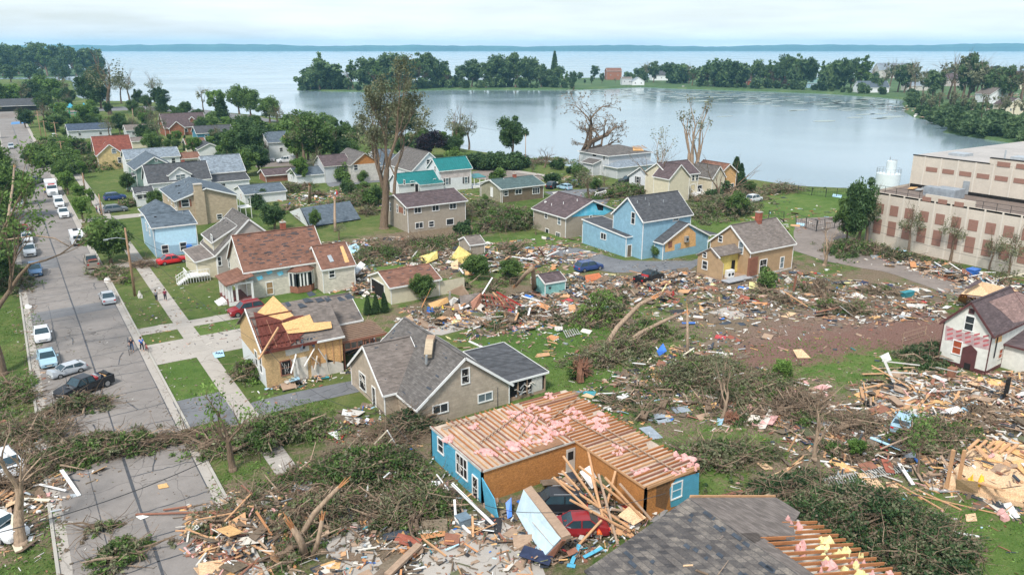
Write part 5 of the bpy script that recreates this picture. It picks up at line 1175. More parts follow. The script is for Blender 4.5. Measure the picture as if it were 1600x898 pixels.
for i in range(7): p = Vector((9 + r.uniform(-1, 3), -1.5 - i * .8, 9.1)); q.slab([p, p + Vector((1.8, .4, .1)), p + Vector((1.6, -1.0, .3)), p + Vector((.2, -.9, .1))], .05, metal if i % 3 else osb)
for i in range(3): q.box(18 + i * 4, -6 - i * 9, 14.72, 21 + i * 4, -3 - i * 9, 15.2, metal)
q.build('roof_debris', root); MB().cyl((20, -12.0, 14.7), .15, 1.8, metal, 8).build('roof_vent', root)
# storage tank
tp = G(1384, 303); tk_ = thing('white_storage_tank', 'white cylindrical storage tank with railing and top turret by the lake', 'tank', tp)
tz = zat(tp.x, tp.y, 271); WT = mat('tank_white', (.62, .68, .7), .5, amt=.06)
MB().cyl((0, 0, 0), 2.75, tz, WT, 32).build('tank_body', tk_); MB().cyl((.4, -.2, tz), 1.15, 3.0, WT, 24).build('turret', tk_)
q = MB()
for i in range(18):
 a = i * math.pi / 9; q.box(2.7 * math.cos(a) - .03, 2.7 * math.sin(a) - .03, tz, 2.7 * math.cos(a) + .03, 2.7 * math.sin(a) + .03, tz + 1.2, metal)
 b_ = a + math.pi / 9
 for z_ in (.6, 1.2): q.beam((2.7 * math.cos(a), 2.7 * math.sin(a), tz + z_), (2.7 * math.cos(b_), 2.7 * math.sin(b_), tz + z_), .05, .05, metal)
q.build('railing', tk_); MB().cyl((.9, -.5, tz + 3.0), .6, .25, metal, 12).cyl((.3, .3, tz + 3), .12, .9, metal, 8).build('vent_cap', tk_)
# ================================================================ more distant houses
def fh(name, label, px, py, W_, D_, he, rh, axis, wall, roof, ang=0, wins=2, kind='gable', cat='house', gwall=None):
 hh = House(name, label, cat, (px, py), 0, ang); hh.tm = white if wall is not osb else luml
 b_ = hh.box(0, 0, W_, D_, he, None, rh, axis, kind, 0, wall, roof, .35, gwall)
 for i in range(wins):
  x = W_ * (i + .5) / wins; hh.opening(Vector((x, 0, he * .55)), Vector((1, 0, 0)), Vector((0, -1, 0)), .9, 1.1)
 return hh, b_
slateb = mat('slate_blue_roof', (.06, .08, .115), .9, 'shingle', amt=.3)
fh('slate_roof_house', 'pale house under a broad slate-blue roof left of the red-roofed house', 109, 218, 14.5, 12, 3.2, 5.2, 'x', vinylp, slateb)
fh('grey_bungalow', 'small white bungalow with grey roof behind the red-roofed house', 199, 216, 9.5, 8, 3.0, 4.6, 'x', vinylp, sh_tau)
hh, b_ = fh('brown_brick_house', 'large brown-roofed brick house with small front gable and roof dormer', 259, 213, 16, 12, 3.4, 8.2, 'x', mat('orange_brick', (.3, .13, .08), .85, 'brick'), sh_dkb, 0, 3)
hh.box(1.5, -1.2, 7.0, 4, 3.2, None, 5.6, 'y', 'gable', 0, MATS['orange_brick'], sh_dkb, .4); hh.box(10, 1.6, 11.6, 4, 6.2, None, 7.0, 'y', 'gable', 4, lumd, sh_dkb, .2)
fh('blue_cottage', 'deep blue cottage with dark roof behind the dense tree', 309, 222, 13, 8, 3.2, 5.4, 'x', mat('deep_blue_siding', (.06, .22, .32), .6, 'siding'), sh_grey, 0, 2)
fh('cream_garage', 'low cream garage with grey roof behind the long pale roof', 208, 232, 9, 6, 2.4, 3.4, 'x', creamsid, sh_tau, 0, 0, cat='garage')
fh('brown_roof_shed', 'small cream outbuilding with brown roof by the thin dark conifer', 293, 238, 6, 6, 2.6, 4.2, 'x', creamsid, sh_brn, 0, 0, cat='garage')
fh('grey_gable_garage', 'white garage with charcoal gable behind the pale roof house', 312, 246, 7, 9, 2.6, 4.2, 'y', vinylw, sh_grey, 0, 0, cat='garage')
hh, b_ = fh('damaged_white_house', 'tall white house with holes in its dark roof beside the white pickup', 422, 250, 7.5, 11, 5.4, 8.0, 'x', vinylw, sh_blue, 0, 1); hh.roofpatch(b_, [(441, 212), (447, 211), (453, 222), (445, 224)], osb)
fh('maroon_low_roof', 'low garage with dark maroon roof left of the long white garage', 416, 285, 9, 6, 1.8, 3.0, 'x', lumd, sh_dkb, 0, 0, cat='garage')
hh, b_ = fh('park_pavilion', 'dark-roofed open park pavilion near the wooded point', -30, 176, 32, 12, 3.0, 6.4, 'x', dark, sh_grey, 0, 0, cat='pavilion')
# peninsula and far right
FH = [('white_boathouse', 'white boathouse with dark open bay at the far shore', 688, 135.5, 14, 9, 5.5, 6.5, 'x', vinylw, sh_lite, 'boathouse'),
('open_boathouse', 'low grey open boathouse on posts left of the white one', 645, 137, 15, 8, 3.6, 5, 'x', offwhite, sh_lite, 'boathouse'),
('brick_lake_house', 'orange brick house among trees on the far peninsula', 948, 125, 16, 12, 9.0, 12, 'x', mat('orange_brick', (.3, .13, .08), .85, 'brick'), sh_brn, 'house'),
('grey_boathouse', 'small grey boathouse beside the white one at the water', 972, 133, 9, 8, 5.6, 7, 'x', vinylp, sh_tau, 'boathouse'),
('small_white_boathouse', 'small white gabled boathouse at the water line', 988, 133.5, 11, 8, 3.6, 7, 'y', vinylw, sh_lite, 'boathouse'),
('white_villa', 'long white villa with grey roof behind the far shore trees', 1019, 126, 26, 12, 5, 9.5, 'x', vinylw, sh_grey, 'house'),
('brown_lake_house', 'brown brick ranch with maroon roof on the far shore', 1161, 133, 30, 14, 4, 8.5, 'x', brickr, sh_dkb, 'house'),
('red_roof_lake_house', 'low house with dark red roof right of the brown ranch', 1200, 135, 20, 10, 4, 8, 'x', lumd, sh_red, 'house'),
('teal_lake_house', 'teal-grey cottage with pale green roof on the far shore', 1261, 137.5, 16, 10, 4, 8, 'x', bluep, mat('pale_green_roof', (.16, .27, .26), .8), 'house'),
('blue_lake_house', 'blue-grey cottage right of the teal one on the far shore', 1286, 139, 16, 10, 4.5, 8.5, 'x', bluep, sh_blue, 'house'),
('stone_lake_house', 'white and stone house with dark blue roof near the inlet', 1342, 145, 24, 10, 4, 8.5, 'x', vinylw, sh_blue, 'house'),
('pale_lake_house', 'pale house with grey roof right of the inlet trees', 1418, 142, 20, 10, 4, 8, 'x', offwhite, sh_lite, 'house'),
('unfinished_lake_house', 'tall pale unfinished house showing above the shore trees', 1372, 122.5, 36, 14, 9, 16, 'x', offwhite, sh_lite, 'house'),
('beige_storm_house', 'beige storm-hit house among bare trees on the right shore', 1478, 135, 22, 12, 6, 11, 'x', taupe, sh_dkb, 'house'),
('pale_wide_house', 'wide cream house with red roof line at the right shore', 1549, 140, 30, 12, 7, 11, 'x', creamsid, sh_red, 'house'),
('white_gable_lake_house', 'white gabled house with grey roof near the right edge', 1545, 162, 12, 14, 5.5, 9.5, 'y', vinylw, sh_tau, 'house'),
('cream_shore_house', 'cream house with dark roof above the rocky right shore', 1570, 180, 11, 10, 5, 8.5, 'y', creamsid, sh_dkb, 'house'),
('grey_far_house', 'grey house with slate roof at the right edge', 1585, 132, 24, 12, 8, 12, 'x', taupe, sh_dkb, 'house'),
('long_dark_roof', 'long dark-roofed building behind the bare shore trees', 1490, 122, 60, 14, 8, 12, 'x', taupe, sh_tau, 'building')]
for n_, lb, px, py, w_, d_, he, rh, ax, wl, rf, ct in FH:
 hh, b_ = fh(n_, lb, px, py, w_, d_, he, rh, ax, wl, rf, -28, 2 if w_ < 20 else 4, cat=ct)
 if n_ == 'white_boathouse': MB().box(1.5, -.1, 0, 6.5, -.02, 4.2, dark).build('boat_bay', hh.root)
 if n_ == 'open_boathouse': MB().box(.8, -.1, 0, 14, -.02, 3.0, dark).build('boat_bay', hh.root)
# collapsed barn-red house pile in the middle
rt = thing('collapsed_brick_house', 'collapsed house with red rafters and grey roof piece in the central rubble', 'house', G(760, 480)); o = rt.location
q = MB(); q.slab([G(718, 462, 1.6) - o, G(750, 457, 2.2) - o, G(749, 478, .4) - o, G(720, 482, .4) - o], .15, sh_tau); q.build('roof_piece', rt)
MB().slab([G(735, 472, 1.3) - o, G(750, 458, 2.3) - o, G(751, 478, .4) - o, G(738, 484, .3) - o], .2, mat('salmon_brick', (.4, .2, .14), .85, 'brick')).build('brick_wall', rt)
q = MB()
for i in range(9):
 a_ = G(752 + i * 5, 458 + i * .8, 2.6 - i * .2) - o; b_ = G(754 + i * 7, 479 + i * .6, .3) - o; q.beam(a_, b_, .1, .12, redp if i % 2 else lumd)
for y_, z_ in ((460, 2.4), (466, 1.7), (473, .9)): q.beam(G(751, y_, z_) - o, G(800, y_ + 7, z_ * .7) - o, .12, .14, lumd)
q.beam(G(776, 456, 2.7) - o, G(816, 478, .3) - o, .2, .2, redp); q.build('red_rafters', rt)
MB().slab([G(669, 474, 1.0) - o, G(699, 464, 1.2) - o, G(702, 472, .5) - o, G(676, 483, .3) - o], .08, osb).build('board_panel', rt)
MB().slab([G(708, 478, .4) - o, G(730, 474, .9) - o, G(734, 478, .7) - o, G(712, 486, .2) - o], .1, white).build('white_panel', rt)
MB().slab([G(702, 470, 1.1) - o, G(709, 464, 1.9) - o, G(716, 467, 1.6) - o, G(705, 478, .4) - o], .1, white).build('white_panel', rt)
q = MB(); q.slab([G(700, 455, 1.6) - o, G(723, 445, 3.0) - o, G(733, 459, 1.8) - o, G(726, 462, 1.4) - o], .3, luml); q.build('torn_gable', rt)
# collapsed platform house, far right: stripped floor with boards and tumbled walls
rt = thing('flattened_house', 'flattened house with pale plywood floor, orange boards and tumbled belongings', 'house', G(1540, 740)); o = rt.location
pp = lambda x, y_, z_: G(x, y_, z_) - o
MB().slab([pp(1475, 755, .5), pp(1600, 785, .5), pp(1680, 760, .6), pp(1600, 700, .7), pp(1515, 700, .7)], .45, osbp).build('floor_deck', rt)
MB().slab([pp(1495, 748, 1.9), pp(1528, 752, 1.9), pp(1528, 770, .5), pp(1495, 764, .5)], .12, osbp, n=(-.3, -.8, .5)).build('wall_panel', rt)
MB().slab([pp(1536, 752, 1.4), pp(1640, 772, 1.2), pp(1640, 790, .4), pp(1530, 770, .4)], .12, osbp, n=(-.3, -.8, .5)).build('wall_panel', rt)
for i in range(6): beam_part(rt, 'stud', pp(1530 + i * 12, 686 + i * 1.5, 1.4), pp(1512 + i * 12, 702 + i * 1.5, .7), .25, .1, lum)
for x in (1479, 1496): beam_part(rt, 'stud', pp(x, 762, .2), pp(x, 762, .2) + Vector((0, 0, 3.4)), .22, .22, lum)
for a_, b_ in (((1545, 690), (1600, 715)), ((1556, 700), (1600, 708)), ((1580, 720), (1600, 740)), ((1520, 716), (1560, 722))): MB().slab([pp(*a_, .9), pp(a_[0] + 18, a_[1] - 3, 1.0), pp(b_[0] + 8, b_[1], .9), pp(*b_, .8)], .05, osb).build('loose_sheet', rt)
# playground
rt = thing('playground', 'green and blue playground climber with pointed canopy in the park', 'playground', G(113, 184)); r = random.Random(2)
q = MB(); GP = mat('play_green', (.04, .28, .14), .5)
for i in range(14): x, y_ = r.uniform(-9, 9), r.uniform(-4, 4); q.box(x, y_, 0, x + .3, y_ + .3, r.uniform(3, 5.5), GP)
for i in range(8): x, y_ = r.uniform(-8, 7), r.uniform(-4, 3); q.box(x, y_, 2, x + 3, y_ + 2.4, 2.3, GP); q.box(x, y_, 2.3, x + .1, y_ + 2.4, 3.4, GP)
q.build('climbing_frame', rt)
for x, s_ in ((0, 1.8), (6, 1.2), (-6, 1.1)):
 MB().raw([(x - s_, -s_, 5), (x + s_, -s_, 5), (x + s_, s_, 5), (x - s_, s_, 5), (x, 0, 7.2)], [(0, 1, 4), (1, 2, 4), (2, 3, 4), (3, 0, 4), (3, 2, 1, 0)], mat('canopy_blue', (.04, .3, .42), .5)).build('canopy', rt)
for x in (-9, 8): MB().tube([(x, -1, 3), (x + 1, -3, 2), (x + 1.4, -5.5, .3)], [.6, .6, .6], MATS['canopy_blue'] if x < 0 else yelp, 8).build('slide', rt)
sheet('splash_pad', [(18, 191), (46, 189), (48, 192), (17, 195)], mat('blue_court', (.06, .2, .42), .6), .03, seed=3)
# ================================================================ vegetation
def rdir(r): 
 while True:
  v = Vector((r.uniform(-1, 1), r.uniform(-1, 1), r.uniform(-1, 1)))
  if .05 < v.length < 1: return v.normalized()
def leafcloud(nr, C, Rd, per, size, flat=1.0, shell=0.5):
 """leaf-sized rhombi scattered in balls round the centres C (k,3) with radii Rd"""
 C = np.repeat(np.asarray(C, float), per, axis=0); Rr = np.repeat(np.asarray(Rd, float), per)
 n = len(C); d = nr.normal(size=(n, 3)); d /= np.linalg.norm(d, axis=1)[:, None]
 p = C + d * (Rr * nr.random(n) ** shell)[:, None] * np.array([1, 1, flat])
 a = nr.normal(size=(n, 3)); a /= np.linalg.norm(a, axis=1)[:, None]
 b = np.cross(a, nr.normal(size=(n, 3))); b /= np.linalg.norm(b, axis=1)[:, None]
 s = (size * (0.6 + 0.8 * nr.random(n)))[:, None]
 V = np.stack([p - a * s, p + b * s * .5, p + a * s, p - b * s * .5], axis=1).reshape(-1, 3)
 return V, np.arange(4 * n).reshape(n, 4)
def grow(r, p, d, L, rad, lev, tubes, tips, bend=.25, up=.1, kids=(3, 4), ratio=.68, ang=.75, segs=5, minr=.02, sides=6, taper=.55):
 pts, rr = [Vector(p)], [rad]; d = Vector(d).normalized()
 for i in range(segs):
  d = (d + rdir(r) * bend + Vector((0, 0, up))).normalized(); pts.append(pts[-1] + d * (L / segs)); rr.append(rad * (1 - (1 - taper) * (i + 1) / segs))
 if lev == 0: rr[-1] *= .4
 tubes.append((pts, rr, sides if rad > .12 else (4 if rad > .04 else 3)))
 if lev == 0 or rad < minr: tips.append((pts[-1], L)); tips.append((pts[len(pts) // 2], L)); return
 n = r.randint(*kids)
 for k in range(n):
  t = r.uniform(.45, 1) if k else 1.0; i = min(segs, max(1, int(round(t * segs)))); q = pts[i]
  nd = (d + rdir(r) * ang).normalized()
  if nd.z < -.3: nd.z *= -.5
  grow(r, q, nd, L * ratio * r.uniform(.75, 1.2), rr[i] * (.62 if k else .8), lev - 1, tubes, tips, bend, up, kids, ratio, ang, max(3, segs - 1), minr, sides, taper)
def tubes_mesh(name, tubes, m):
 mb = MB()
 for pts, rr, n in tubes: mb.tube(pts, rr, m, n, cap=False)
 return mb
NR = np.random.default_rng(12)
def add_leaves(name, parent, C, Rd, per, size, m, flat=1.0, shell=.5):
 V, Q = leafcloud(NR, C, Rd, per, size, flat, shell); return link(name, npmesh(name, V, Q, [m]), parent)
# ---- leafy prototypes (unit: real metres), reused with shared meshes
def leafy(name, seed, H, cr, nl, per, size, m, trunk_h=.3, lobe=.42, aspect=1.0, barkm=bark, holes=0):
 r = random.Random(seed); root = link(name, None); tubes, tips = [], []
 grow(r, (0, 0, 0), (r.uniform(-.1, .1), 0, 1), H * (trunk_h + .1), H * .03 + .05, 3, tubes, tips, .14, .12, (3, 4), .72, .7, 5)
 tubes_mesh('trunk', tubes, barkm); mb = MB()
 for pts, rr, n in tubes: mb.tube(pts, rr, barkm, n, cap=False)
 mb.build('trunk', root, smooth=True)
 C, Rd = [], []
 for i in range(nl):
  a = r.uniform(0, 6.28); z = r.uniform(-1, 1); q = math.sqrt(max(0, 1 - z * z)); k = r.uniform(.35, .95) * (1 - lobe * .6)
  C.append((math.cos(a) * q * k * cr, math.sin(a) * q * k * cr, H * trunk_h + (H * (1 - trunk_h)) * (.5 + .5 * z * k * 1.05))); Rd.append(cr * lobe * r.uniform(.55, 1.1))
 add_leaves('crown', root, C, Rd, per, size, m, aspect); return root
def conifer(name, seed, H, cr, n, m):
 r = random.Random(seed); root = link(name, None); MB().tube([(0, 0, 0), (0, 0, H)], [.02 * H, .02], bark, 6).build('trunk', root)
 C, Rd = [], []
 for i in range(n):
  t = (i + .5) / n; rad = cr * (1 - t) ** .8 + .15
  for k in range(5): a = r.uniform(0, 6.28); C.append((math.cos(a) * rad * .55, math.sin(a) * rad * .55, H * (.08 + .92 * t))); Rd.append(rad * .6 + .1)
 add_leaves('crown', root, C, Rd, 60, .3, m, .7); return root
PROTO = {}
PROTO['round'] = leafy('leafy_tree', 1, 10, 4.4, 52, 170, .24, L_md, .16, .3)
PROTO['dark'] = leafy('leafy_tree', 2, 11, 4.4, 54, 170, .26, L_dk, .14, .32)
PROTO['bright'] = leafy('leafy_tree', 3, 9, 3.5, 38, 140, .23, L_br, .2, .28)
PROTO['thin'] = leafy('thin_crowned_tree', 4, 12, 4.2, 20, 48, .2, L_ol, .3, .34)
PROTO['cone'] = conifer('conifer', 5, 12, 2.6, 26, L_dk)
PROTO['purple'] = leafy('purple_tree', 6, 9, 4.6, 28, 330, .25, L_pu, .12)
PROTO['bush'] = leafy('shrub', 7, 3.4, 2.2, 14, 240, .2, L_md, .02)
PROTO['bushd'] = leafy('shrub', 8, 3.4, 2.2, 14, 240, .2, L_dk, .02)
PROTO['f1'] = leafy('leafy_tree', 21, 26, 9.5, 44, 60, .85, L_fr, .1, .27)
PROTO['f2'] = leafy('leafy_tree', 22, 28, 7.5, 34, 55, .8, L_md, .2, .26)
PROTO['f3'] = leafy('leafy_tree', 23, 24, 10, 48, 60, .9, L_fr, .06, .3)
PROTO['f4'] = leafy('thin_crowned_tree', 24, 28, 8, 13, 45, .9, L_ol, .3, .32)
PROTO['fb'] = leafy('shrub', 25, 9, 7, 12, 110, .85, L_fr, .02, .45)
PROTO['bareF'] = leafy('bare_tree', 26, 24, 8, 10, 14, .8, L_ol, .35, .3)
for k, p in PROTO.items():
 CH.setdefault(p.name, []); CH[p.name] = list(p.children)
USED = set()
PH = dict(round=10, dark=11, bright=9, thin=12, cone=12, purple=9, bush=3.4, bushd=3.4, f1=26, f2=28, f3=24, f4=28, fb=9, bareF=24)
TR = random.Random(99)
def tree(kind, px, py, hgt=None, top=None, wide=1.0, label=None, cat='tree', group=None, z=0.0, zn=None):
 p = G(px, py, z)
 if top is not None: hgt = zat(p.x, p.y, top) - z
 src = PROTO[kind]
 if kind in USED: o = copy_tree(src)
 else: o = src; USED.add(kind)
 s = hgt / PH[kind]; o.location = p; o.rotation_euler = (0, 0, TR.uniform(0, 6.28)); o.scale = (s * wide, s * wide, s)
 tag(o, label, cat, group)
 if zn: zone(zn, o, p); o['group'] = group or (zn[0] + 's ' + zn[1])
 return o
# far wooded point at the left
zn = ('tall dark green tree', 'in the wood on the far left point')
for i, (x, b_, t_) in enumerate([(-20, 119, 70), (5, 119, 67), (22, 118, 70), (40, 119, 66), (58, 118, 64), (75, 119, 66), (92, 118, 66), (108, 119, 70), (120, 119, 73), (135, 118, 72), (150, 118, 73), (160, 117, 80), (30, 116, 66), (66, 115, 65), (100, 115, 67), (140, 115, 72), (12, 115, 66)]):
 tree(('f1', 'f3', 'f2')[i % 3], x, b_, top=t_, wide=1.15, zn=zn)
for i, (x, b_, t_) in enumerate([(-10, 170, 122), (20, 168, 125), (38, 166, 128), (52, 162, 126), (66, 158, 114), (80, 160, 116), (98, 158, 120), (108, 165, 135), (70, 175, 145), (85, 178, 160)]):
 tree(('round', 'bright', 'f4', 'dark')[i % 4], x, b_, top=t_, wide=1.3, zn=('green tree', 'by the park pavilion at left'))
# park and lakeside row, left half
tree('dark', 143, 165, top=108, wide=1.2, label='dark dense tree left of the tall half-bare park tree')
tree('dark', 158, 170, top=120, wide=1.1, label='low dark tree behind the tall half-bare park tree')
tree('thin', 190, 162, top=115, label='thin-leaved tree just right of the tall half-bare park tree')
tree('thin', 203, 163, top=110, label='second thin-leaved tree right of the tall park tree')
tree('thin', 242, 160, top=113, label='open-crowned tree with thin clumps at the lake edge')
tree('dark', 216, 166, top=138, wide=1.0, label='small dark round tree near the park drive')
tree('round', 230, 172, top=146, label='small green round tree beside the park drive')
tree('dark', 250, 168, top=136, wide=1.6, label='wide dark tree below the open-crowned lake tree')
tree('cone', 253, 176, top=136, wide=1.2, label='bright narrow tree in front of the wide dark tree')
tree('round', 290, 180, top=158, wide=1.2, label='round bush-like tree left of the bare lakeside tree')
tree('bareF', 318, 178, top=134, label='bare thin tree by the lakeside drive')
tree('bright', 338, 178, top=134, wide=1.2, label='bright green tree left of the dark lakeside conifer')
tree('cone', 348, 192, top=146, wide=1.3, label='tall dark conifer by the lakeside drive')
tree('round', 374, 178, top=130, wide=1.0, label='leafy lakeside tree with clear trunk, left of a pair')
tree('round', 392, 182, top=134, wide=1.0, label='leafy lakeside tree with clear trunk, right of a pair')
tree('round', 422, 192, top=148, wide=1.2, label='leafy tree on the shore right of the pair of lakeside trees')
tree('thin', 435, 202, top=160, wide=1.2, label='ragged tree at the shore beside the leafy one')
for i, (x, b_, t_) in enumerate([(270, 176, 164), (308, 182, 168), (330, 196, 176), (400, 200, 178), (446, 206, 184), (460, 212, 176), (480, 205, 172), (497, 208, 180), (508, 205, 184), (538, 214, 196), (560, 210, 192), (520, 200, 182), (640, 226, 205), (660, 210, 196), (590, 214, 200)]):
 tree(('round', 'bushd', 'bush')[i % 3], x, b_, top=t_, wide=1.2, zn=('low green tree', 'along the near lake shore'))
for i, (x, b_, t_) in enumerate([(353, 240, 200), (372, 250, 195), (392, 255, 192), (410, 245, 192), (385, 275, 230), (405, 270, 225), (350, 265, 235), (422, 235, 205), (338, 225, 200)]):
 tree(('dark', 'round', 'dark')[i % 3], x, b_, top=t_, wide=1.35, zn=('dense green tree', 'behind the sand brick house'))
for i, (x, b_, t_) in enumerate([(476, 262, 176), (492, 260, 172), (505, 256, 182), (465, 255, 196), (520, 250, 205), (548, 250, 215), (498, 280, 230), (470, 288, 240)]):
 tree(('thin', 'round', 'thin', 'bright')[i % 4], x, b_, top=t_, wide=1.1, zn=('loose green tree', 'between the white garage and the lake'))
tree('dark', 628, 222, top=148, wide=1.3, label='dark green tree behind the huge bare tree')
tree('purple', 672, 247, top=203, wide=1.35, label='dark purple-leaved tree beside the white gabled house')
tree('bright', 692, 232, top=200, wide=.8, label='bright green tree right of the purple tree')
tree('thin', 716, 236, top=165, wide=1.1, label='half-bare tree at the shore right of the purple tree')
tree('thin', 733, 234, top=178, wide=1.0, label='leaning half-bare tree next to the shore')
tree('dark', 800, 243, top=178, wide=1.15, label='round dark tree alone on the shore before the lake')
for i, x in enumerate(range(738, 818, 9)): tree('bushd', x, 262 + (i % 2) * 3, hgt=5.2, wide=1.2, zn=('dark clipped shrub', 'in the long hedge above the gravel yard'), cat='hedge shrub')
tree('cone', 291, 236, top=211, wide=.9, label='thin dark conifer between grey roofs'); tree('round', 276, 235, top=215, label='small tree behind the long pale roof'); tree('round', 263, 232, top=216, wide=1.3, label='green tree left of the thin dark conifer', cat='tree')
tree('thin', 172, 178, top=84, wide=1.25, label='tall half-bare park tree with grey trunk') 
tree('thin', 172, 220, top=178, label='broken small tree beside the slate-roofed house'); tree('thin', 250, 225, top=176, wide=1.2, label='thin tree left of the brown brick house')
for i, (x, b_, t_) in enumerate([(36, 160, 140), (115, 240, 214), (96, 238, 222), (330, 208, 196), (232, 208, 195), (62, 250, 226), (72, 262, 240), (104, 262, 236), (88, 205, 180)]): tree('bush', x, b_, top=t_, wide=1.4, zn=('green bush', 'among the far street houses'), cat='bush')
# street trees, right
tree('round', 174, 412, top=336, wide=1.25, label='big full green street tree beside the small camper')
tree('bright', 106, 304, top=262, wide=1.15, label='green street tree beside the fire truck'); tree('round', 98, 285, top=250, wide=1.1, label='green street tree just behind the one by the truck')
tree('bright', 131, 346, top=300, wide=1.1, label='bright street tree in front of the dark parked cars'); tree('bright', 143, 322, top=290, wide=.8, label='small bright street tree nearest the utility poles')
tree('round', 14, 345, top=252, wide=1.0, label='green tree on the left kerb beside the grey car'); tree('round', 40, 320, top=262, wide=.85, label='smaller green tree behind it on the left kerb', cat='tree')
tree('round', -8, 300, top=215, wide=1.0, label='tree cut by the left edge of the picture'); tree('thin', 20, 290, top=235, wide=.8, label='thin tree above the left row of parked cars')
tree('dark', 429, 360, top=314, wide=1.35, label='round dark tree behind the cream brick house')
tree('round', 493, 358, top=325, wide=.8, label='small tree in front of the fallen garage roof'); tree('thin', 530, 375, top=345, wide=1.3, label='wispy small tree right of the fallen garage roof')
# right side
tree('dark', 1340, 385, top=272, wide=.7, label='tall ragged dark tree at the left end of the concrete building'); tree('round', 1322, 380, top=300, wide=.75, label='ragged green tree just left of the dark one at the concrete building'); tree('thin', 1352, 385, top=290, wide=.8, label='thin tree against the corner of the concrete building')
for x, b_, t_, l_ in ((1418, 398, 315, 'first'), (1485, 408, 325, 'second'), (1545, 425, 360, 'third'), (1574, 436, 350, 'fourth')): tree('thin', x, b_, top=t_, wide=.85, label=f'{l_} sparse storm-stripped tree from left along the concrete building')
tree('cone', 1148, 290, top=245, wide=1.3, label='ragged dark conifer right of the cream lake house'); tree('cone', 1156, 295, top=255, wide=1.1, label='second ragged conifer beside it near the lake'); tree('cone', 1394, 285, top=250, wide=.5, label='thin dark conifer beside the white storage tank')
tree('bush', 1197, 452, hgt=3.0, label='round green shrub in front of the ochre house', cat='shrub'); tree('bright', 1220, 600, hgt=3.2, wide=1.2, label='tuft of bright green tall growth at the edge of the lawn', cat='shrub')
tree('round', 660, 470, hgt=4.2, wide=1.2, label='green bush against the brown-roofed garage wall', cat='bush'); tree('round', 798, 440, hgt=3.8, wide=1.4, label='green bush behind the central rubble', cat='bush'); tree('round', 745, 437, hgt=4.2, wide=1.5, label='broad green bush between garage and rubble', cat='bush'); tree('bush', 1022, 402, hgt=2.0, wide=1.3, label='low bush against the sky-blue house wall', cat='bush'); tree('bush', 925, 372, hgt=3.0, label='grey-green shrub beside the foam gable house', cat='shrub'); tree('bright', 1335, 715, hgt=2, wide=1.4, label='small green shrub in the right-hand rubble', cat='shrub'); tree('bush', 897, 592, hgt=1.8, wide=1.3, label='bright green clump by the grey lean-to roof', cat='shrub')
for i, (x, y_) in enumerate(((575, 492), (588, 490), (601, 488))): tree('cone', x, y_, hgt=2.8, wide=1.0, zn=('small upright conifer', 'beside the torn-open house'), cat='shrub')
# peninsula rows
def row(zn, kinds, xs, basef, topf, wide=1.1, jit=4):
 for i, x in enumerate(xs):
  x += TR.uniform(-jit, jit); b_ = basef(x) + TR.uniform(-1, 1.0); t_ = topf(x) + TR.uniform(-6, 9); tree(TR.choice(kinds), x, b_, top=min(t_, b_ - 8), wide=wide * TR.uniform(.85, 1.15), zn=zn)
interp = lambda pts: (lambda x: float(np.interp(x, [p[0] for p in pts], [p[1] for p in pts])))
nb = interp([(466, 138), (600, 140), (700, 136), (900, 136), (1000, 131), (1200, 138), (1300, 142), (1412, 150), (1450, 160), (1600, 170)])
row(('dark green tree', 'at the left tip of the far peninsula'), ['f1', 'f3', 'fb'], [474, 484, 492, 500, 508, 520, 530, 545], lambda x: nb(x) + 1, interp([(470, 124), (485, 112), (500, 84), (510, 92), (520, 104), (545, 112)]), 1.2, 2)
tree('f2', 503, 137, top=80, wide=1.0, zn=('dark green tree', 'at the left tip of the far peninsula'))
row(('dark green tree', 'behind the huge bare tree on the peninsula'), ['f1', 'f3', 'f2'], range(555, 700, 11), nb, interp([(555, 92), (600, 84), (630, 88), (655, 76), (680, 84), (695, 108)]), 1.15)
row(('green tree', 'between the white boathouse and the brick lake house'), ['f1', 'f2', 'f2', 'f3'], range(708, 905, 10), nb, interp([(705, 112), (735, 92), (760, 90), (790, 84), (815, 78), (835, 96), (860, 104), (880, 112), (905, 112)]), 1.0)
tree('cone', 866, 134, top=80, wide=.7, zn=('green tree', 'between the white boathouse and the brick lake house'))
row(('green tree', 'around the white villa on the peninsula'), ['f1', 'f2', 'fb', 'f4'], [915, 925, 941, 963, 985, 1003, 1012, 1022, 1050, 1058, 1068, 1078], lambda x: nb(x) - 3, interp([(910, 118), (940, 104), (965, 118), (1000, 110), (1012, 98), (1022, 96), (1040, 106), (1060, 88), (1075, 96)]), .9, 2)
row(('green tree', 'between the villa and the maroon-roofed ranch'), ['f1', 'f3', 'f2', 'fb'], range(1080, 1165, 8), nb, interp([(1080, 108), (1100, 100), (1120, 92), (1140, 94), (1165, 104)]), 1.0)
row(('green tree', 'right of the maroon-roofed ranch on the far shore'), ['f1', 'f2', 'f3', 'fb'], range(1170, 1370, 9), lambda x: nb(x) - 3, interp([(1170, 96), (1200, 90), (1250, 84), (1280, 96), (1310, 92), (1345, 84), (1360, 110)]), .85)
row(('low shrubby tree', 'along the far peninsula water line'), ['fb'], list(range(560, 900, 14)) + list(range(1090, 1380, 15)), lambda x: nb(x) + 1, lambda x: nb(x) - 13, 1.1)
row(('far tree', 'on the outer side of the peninsula'), ['f1', 'f3'], range(720, 1600, 26), lambda x: 125, lambda x: 104, 1.2)
row(('storm-thinned tree', 'on the right-hand far shore'), ['bareF', 'f4', 'f4', 'bareF', 'f1'], range(1380, 1605, 10), lambda x: nb(x) - 6, interp([(1380, 96), (1415, 92), (1440, 108), (1480, 92), (1510, 80), (1540, 96), (1600, 98)]), .9)
row(('broken grey tree', 'on the shrubby right shore'), ['bareF', 'f4'], range(1440, 1640, 13), lambda x: nb(x) + 18, lambda x: nb(x) - 20, .8)
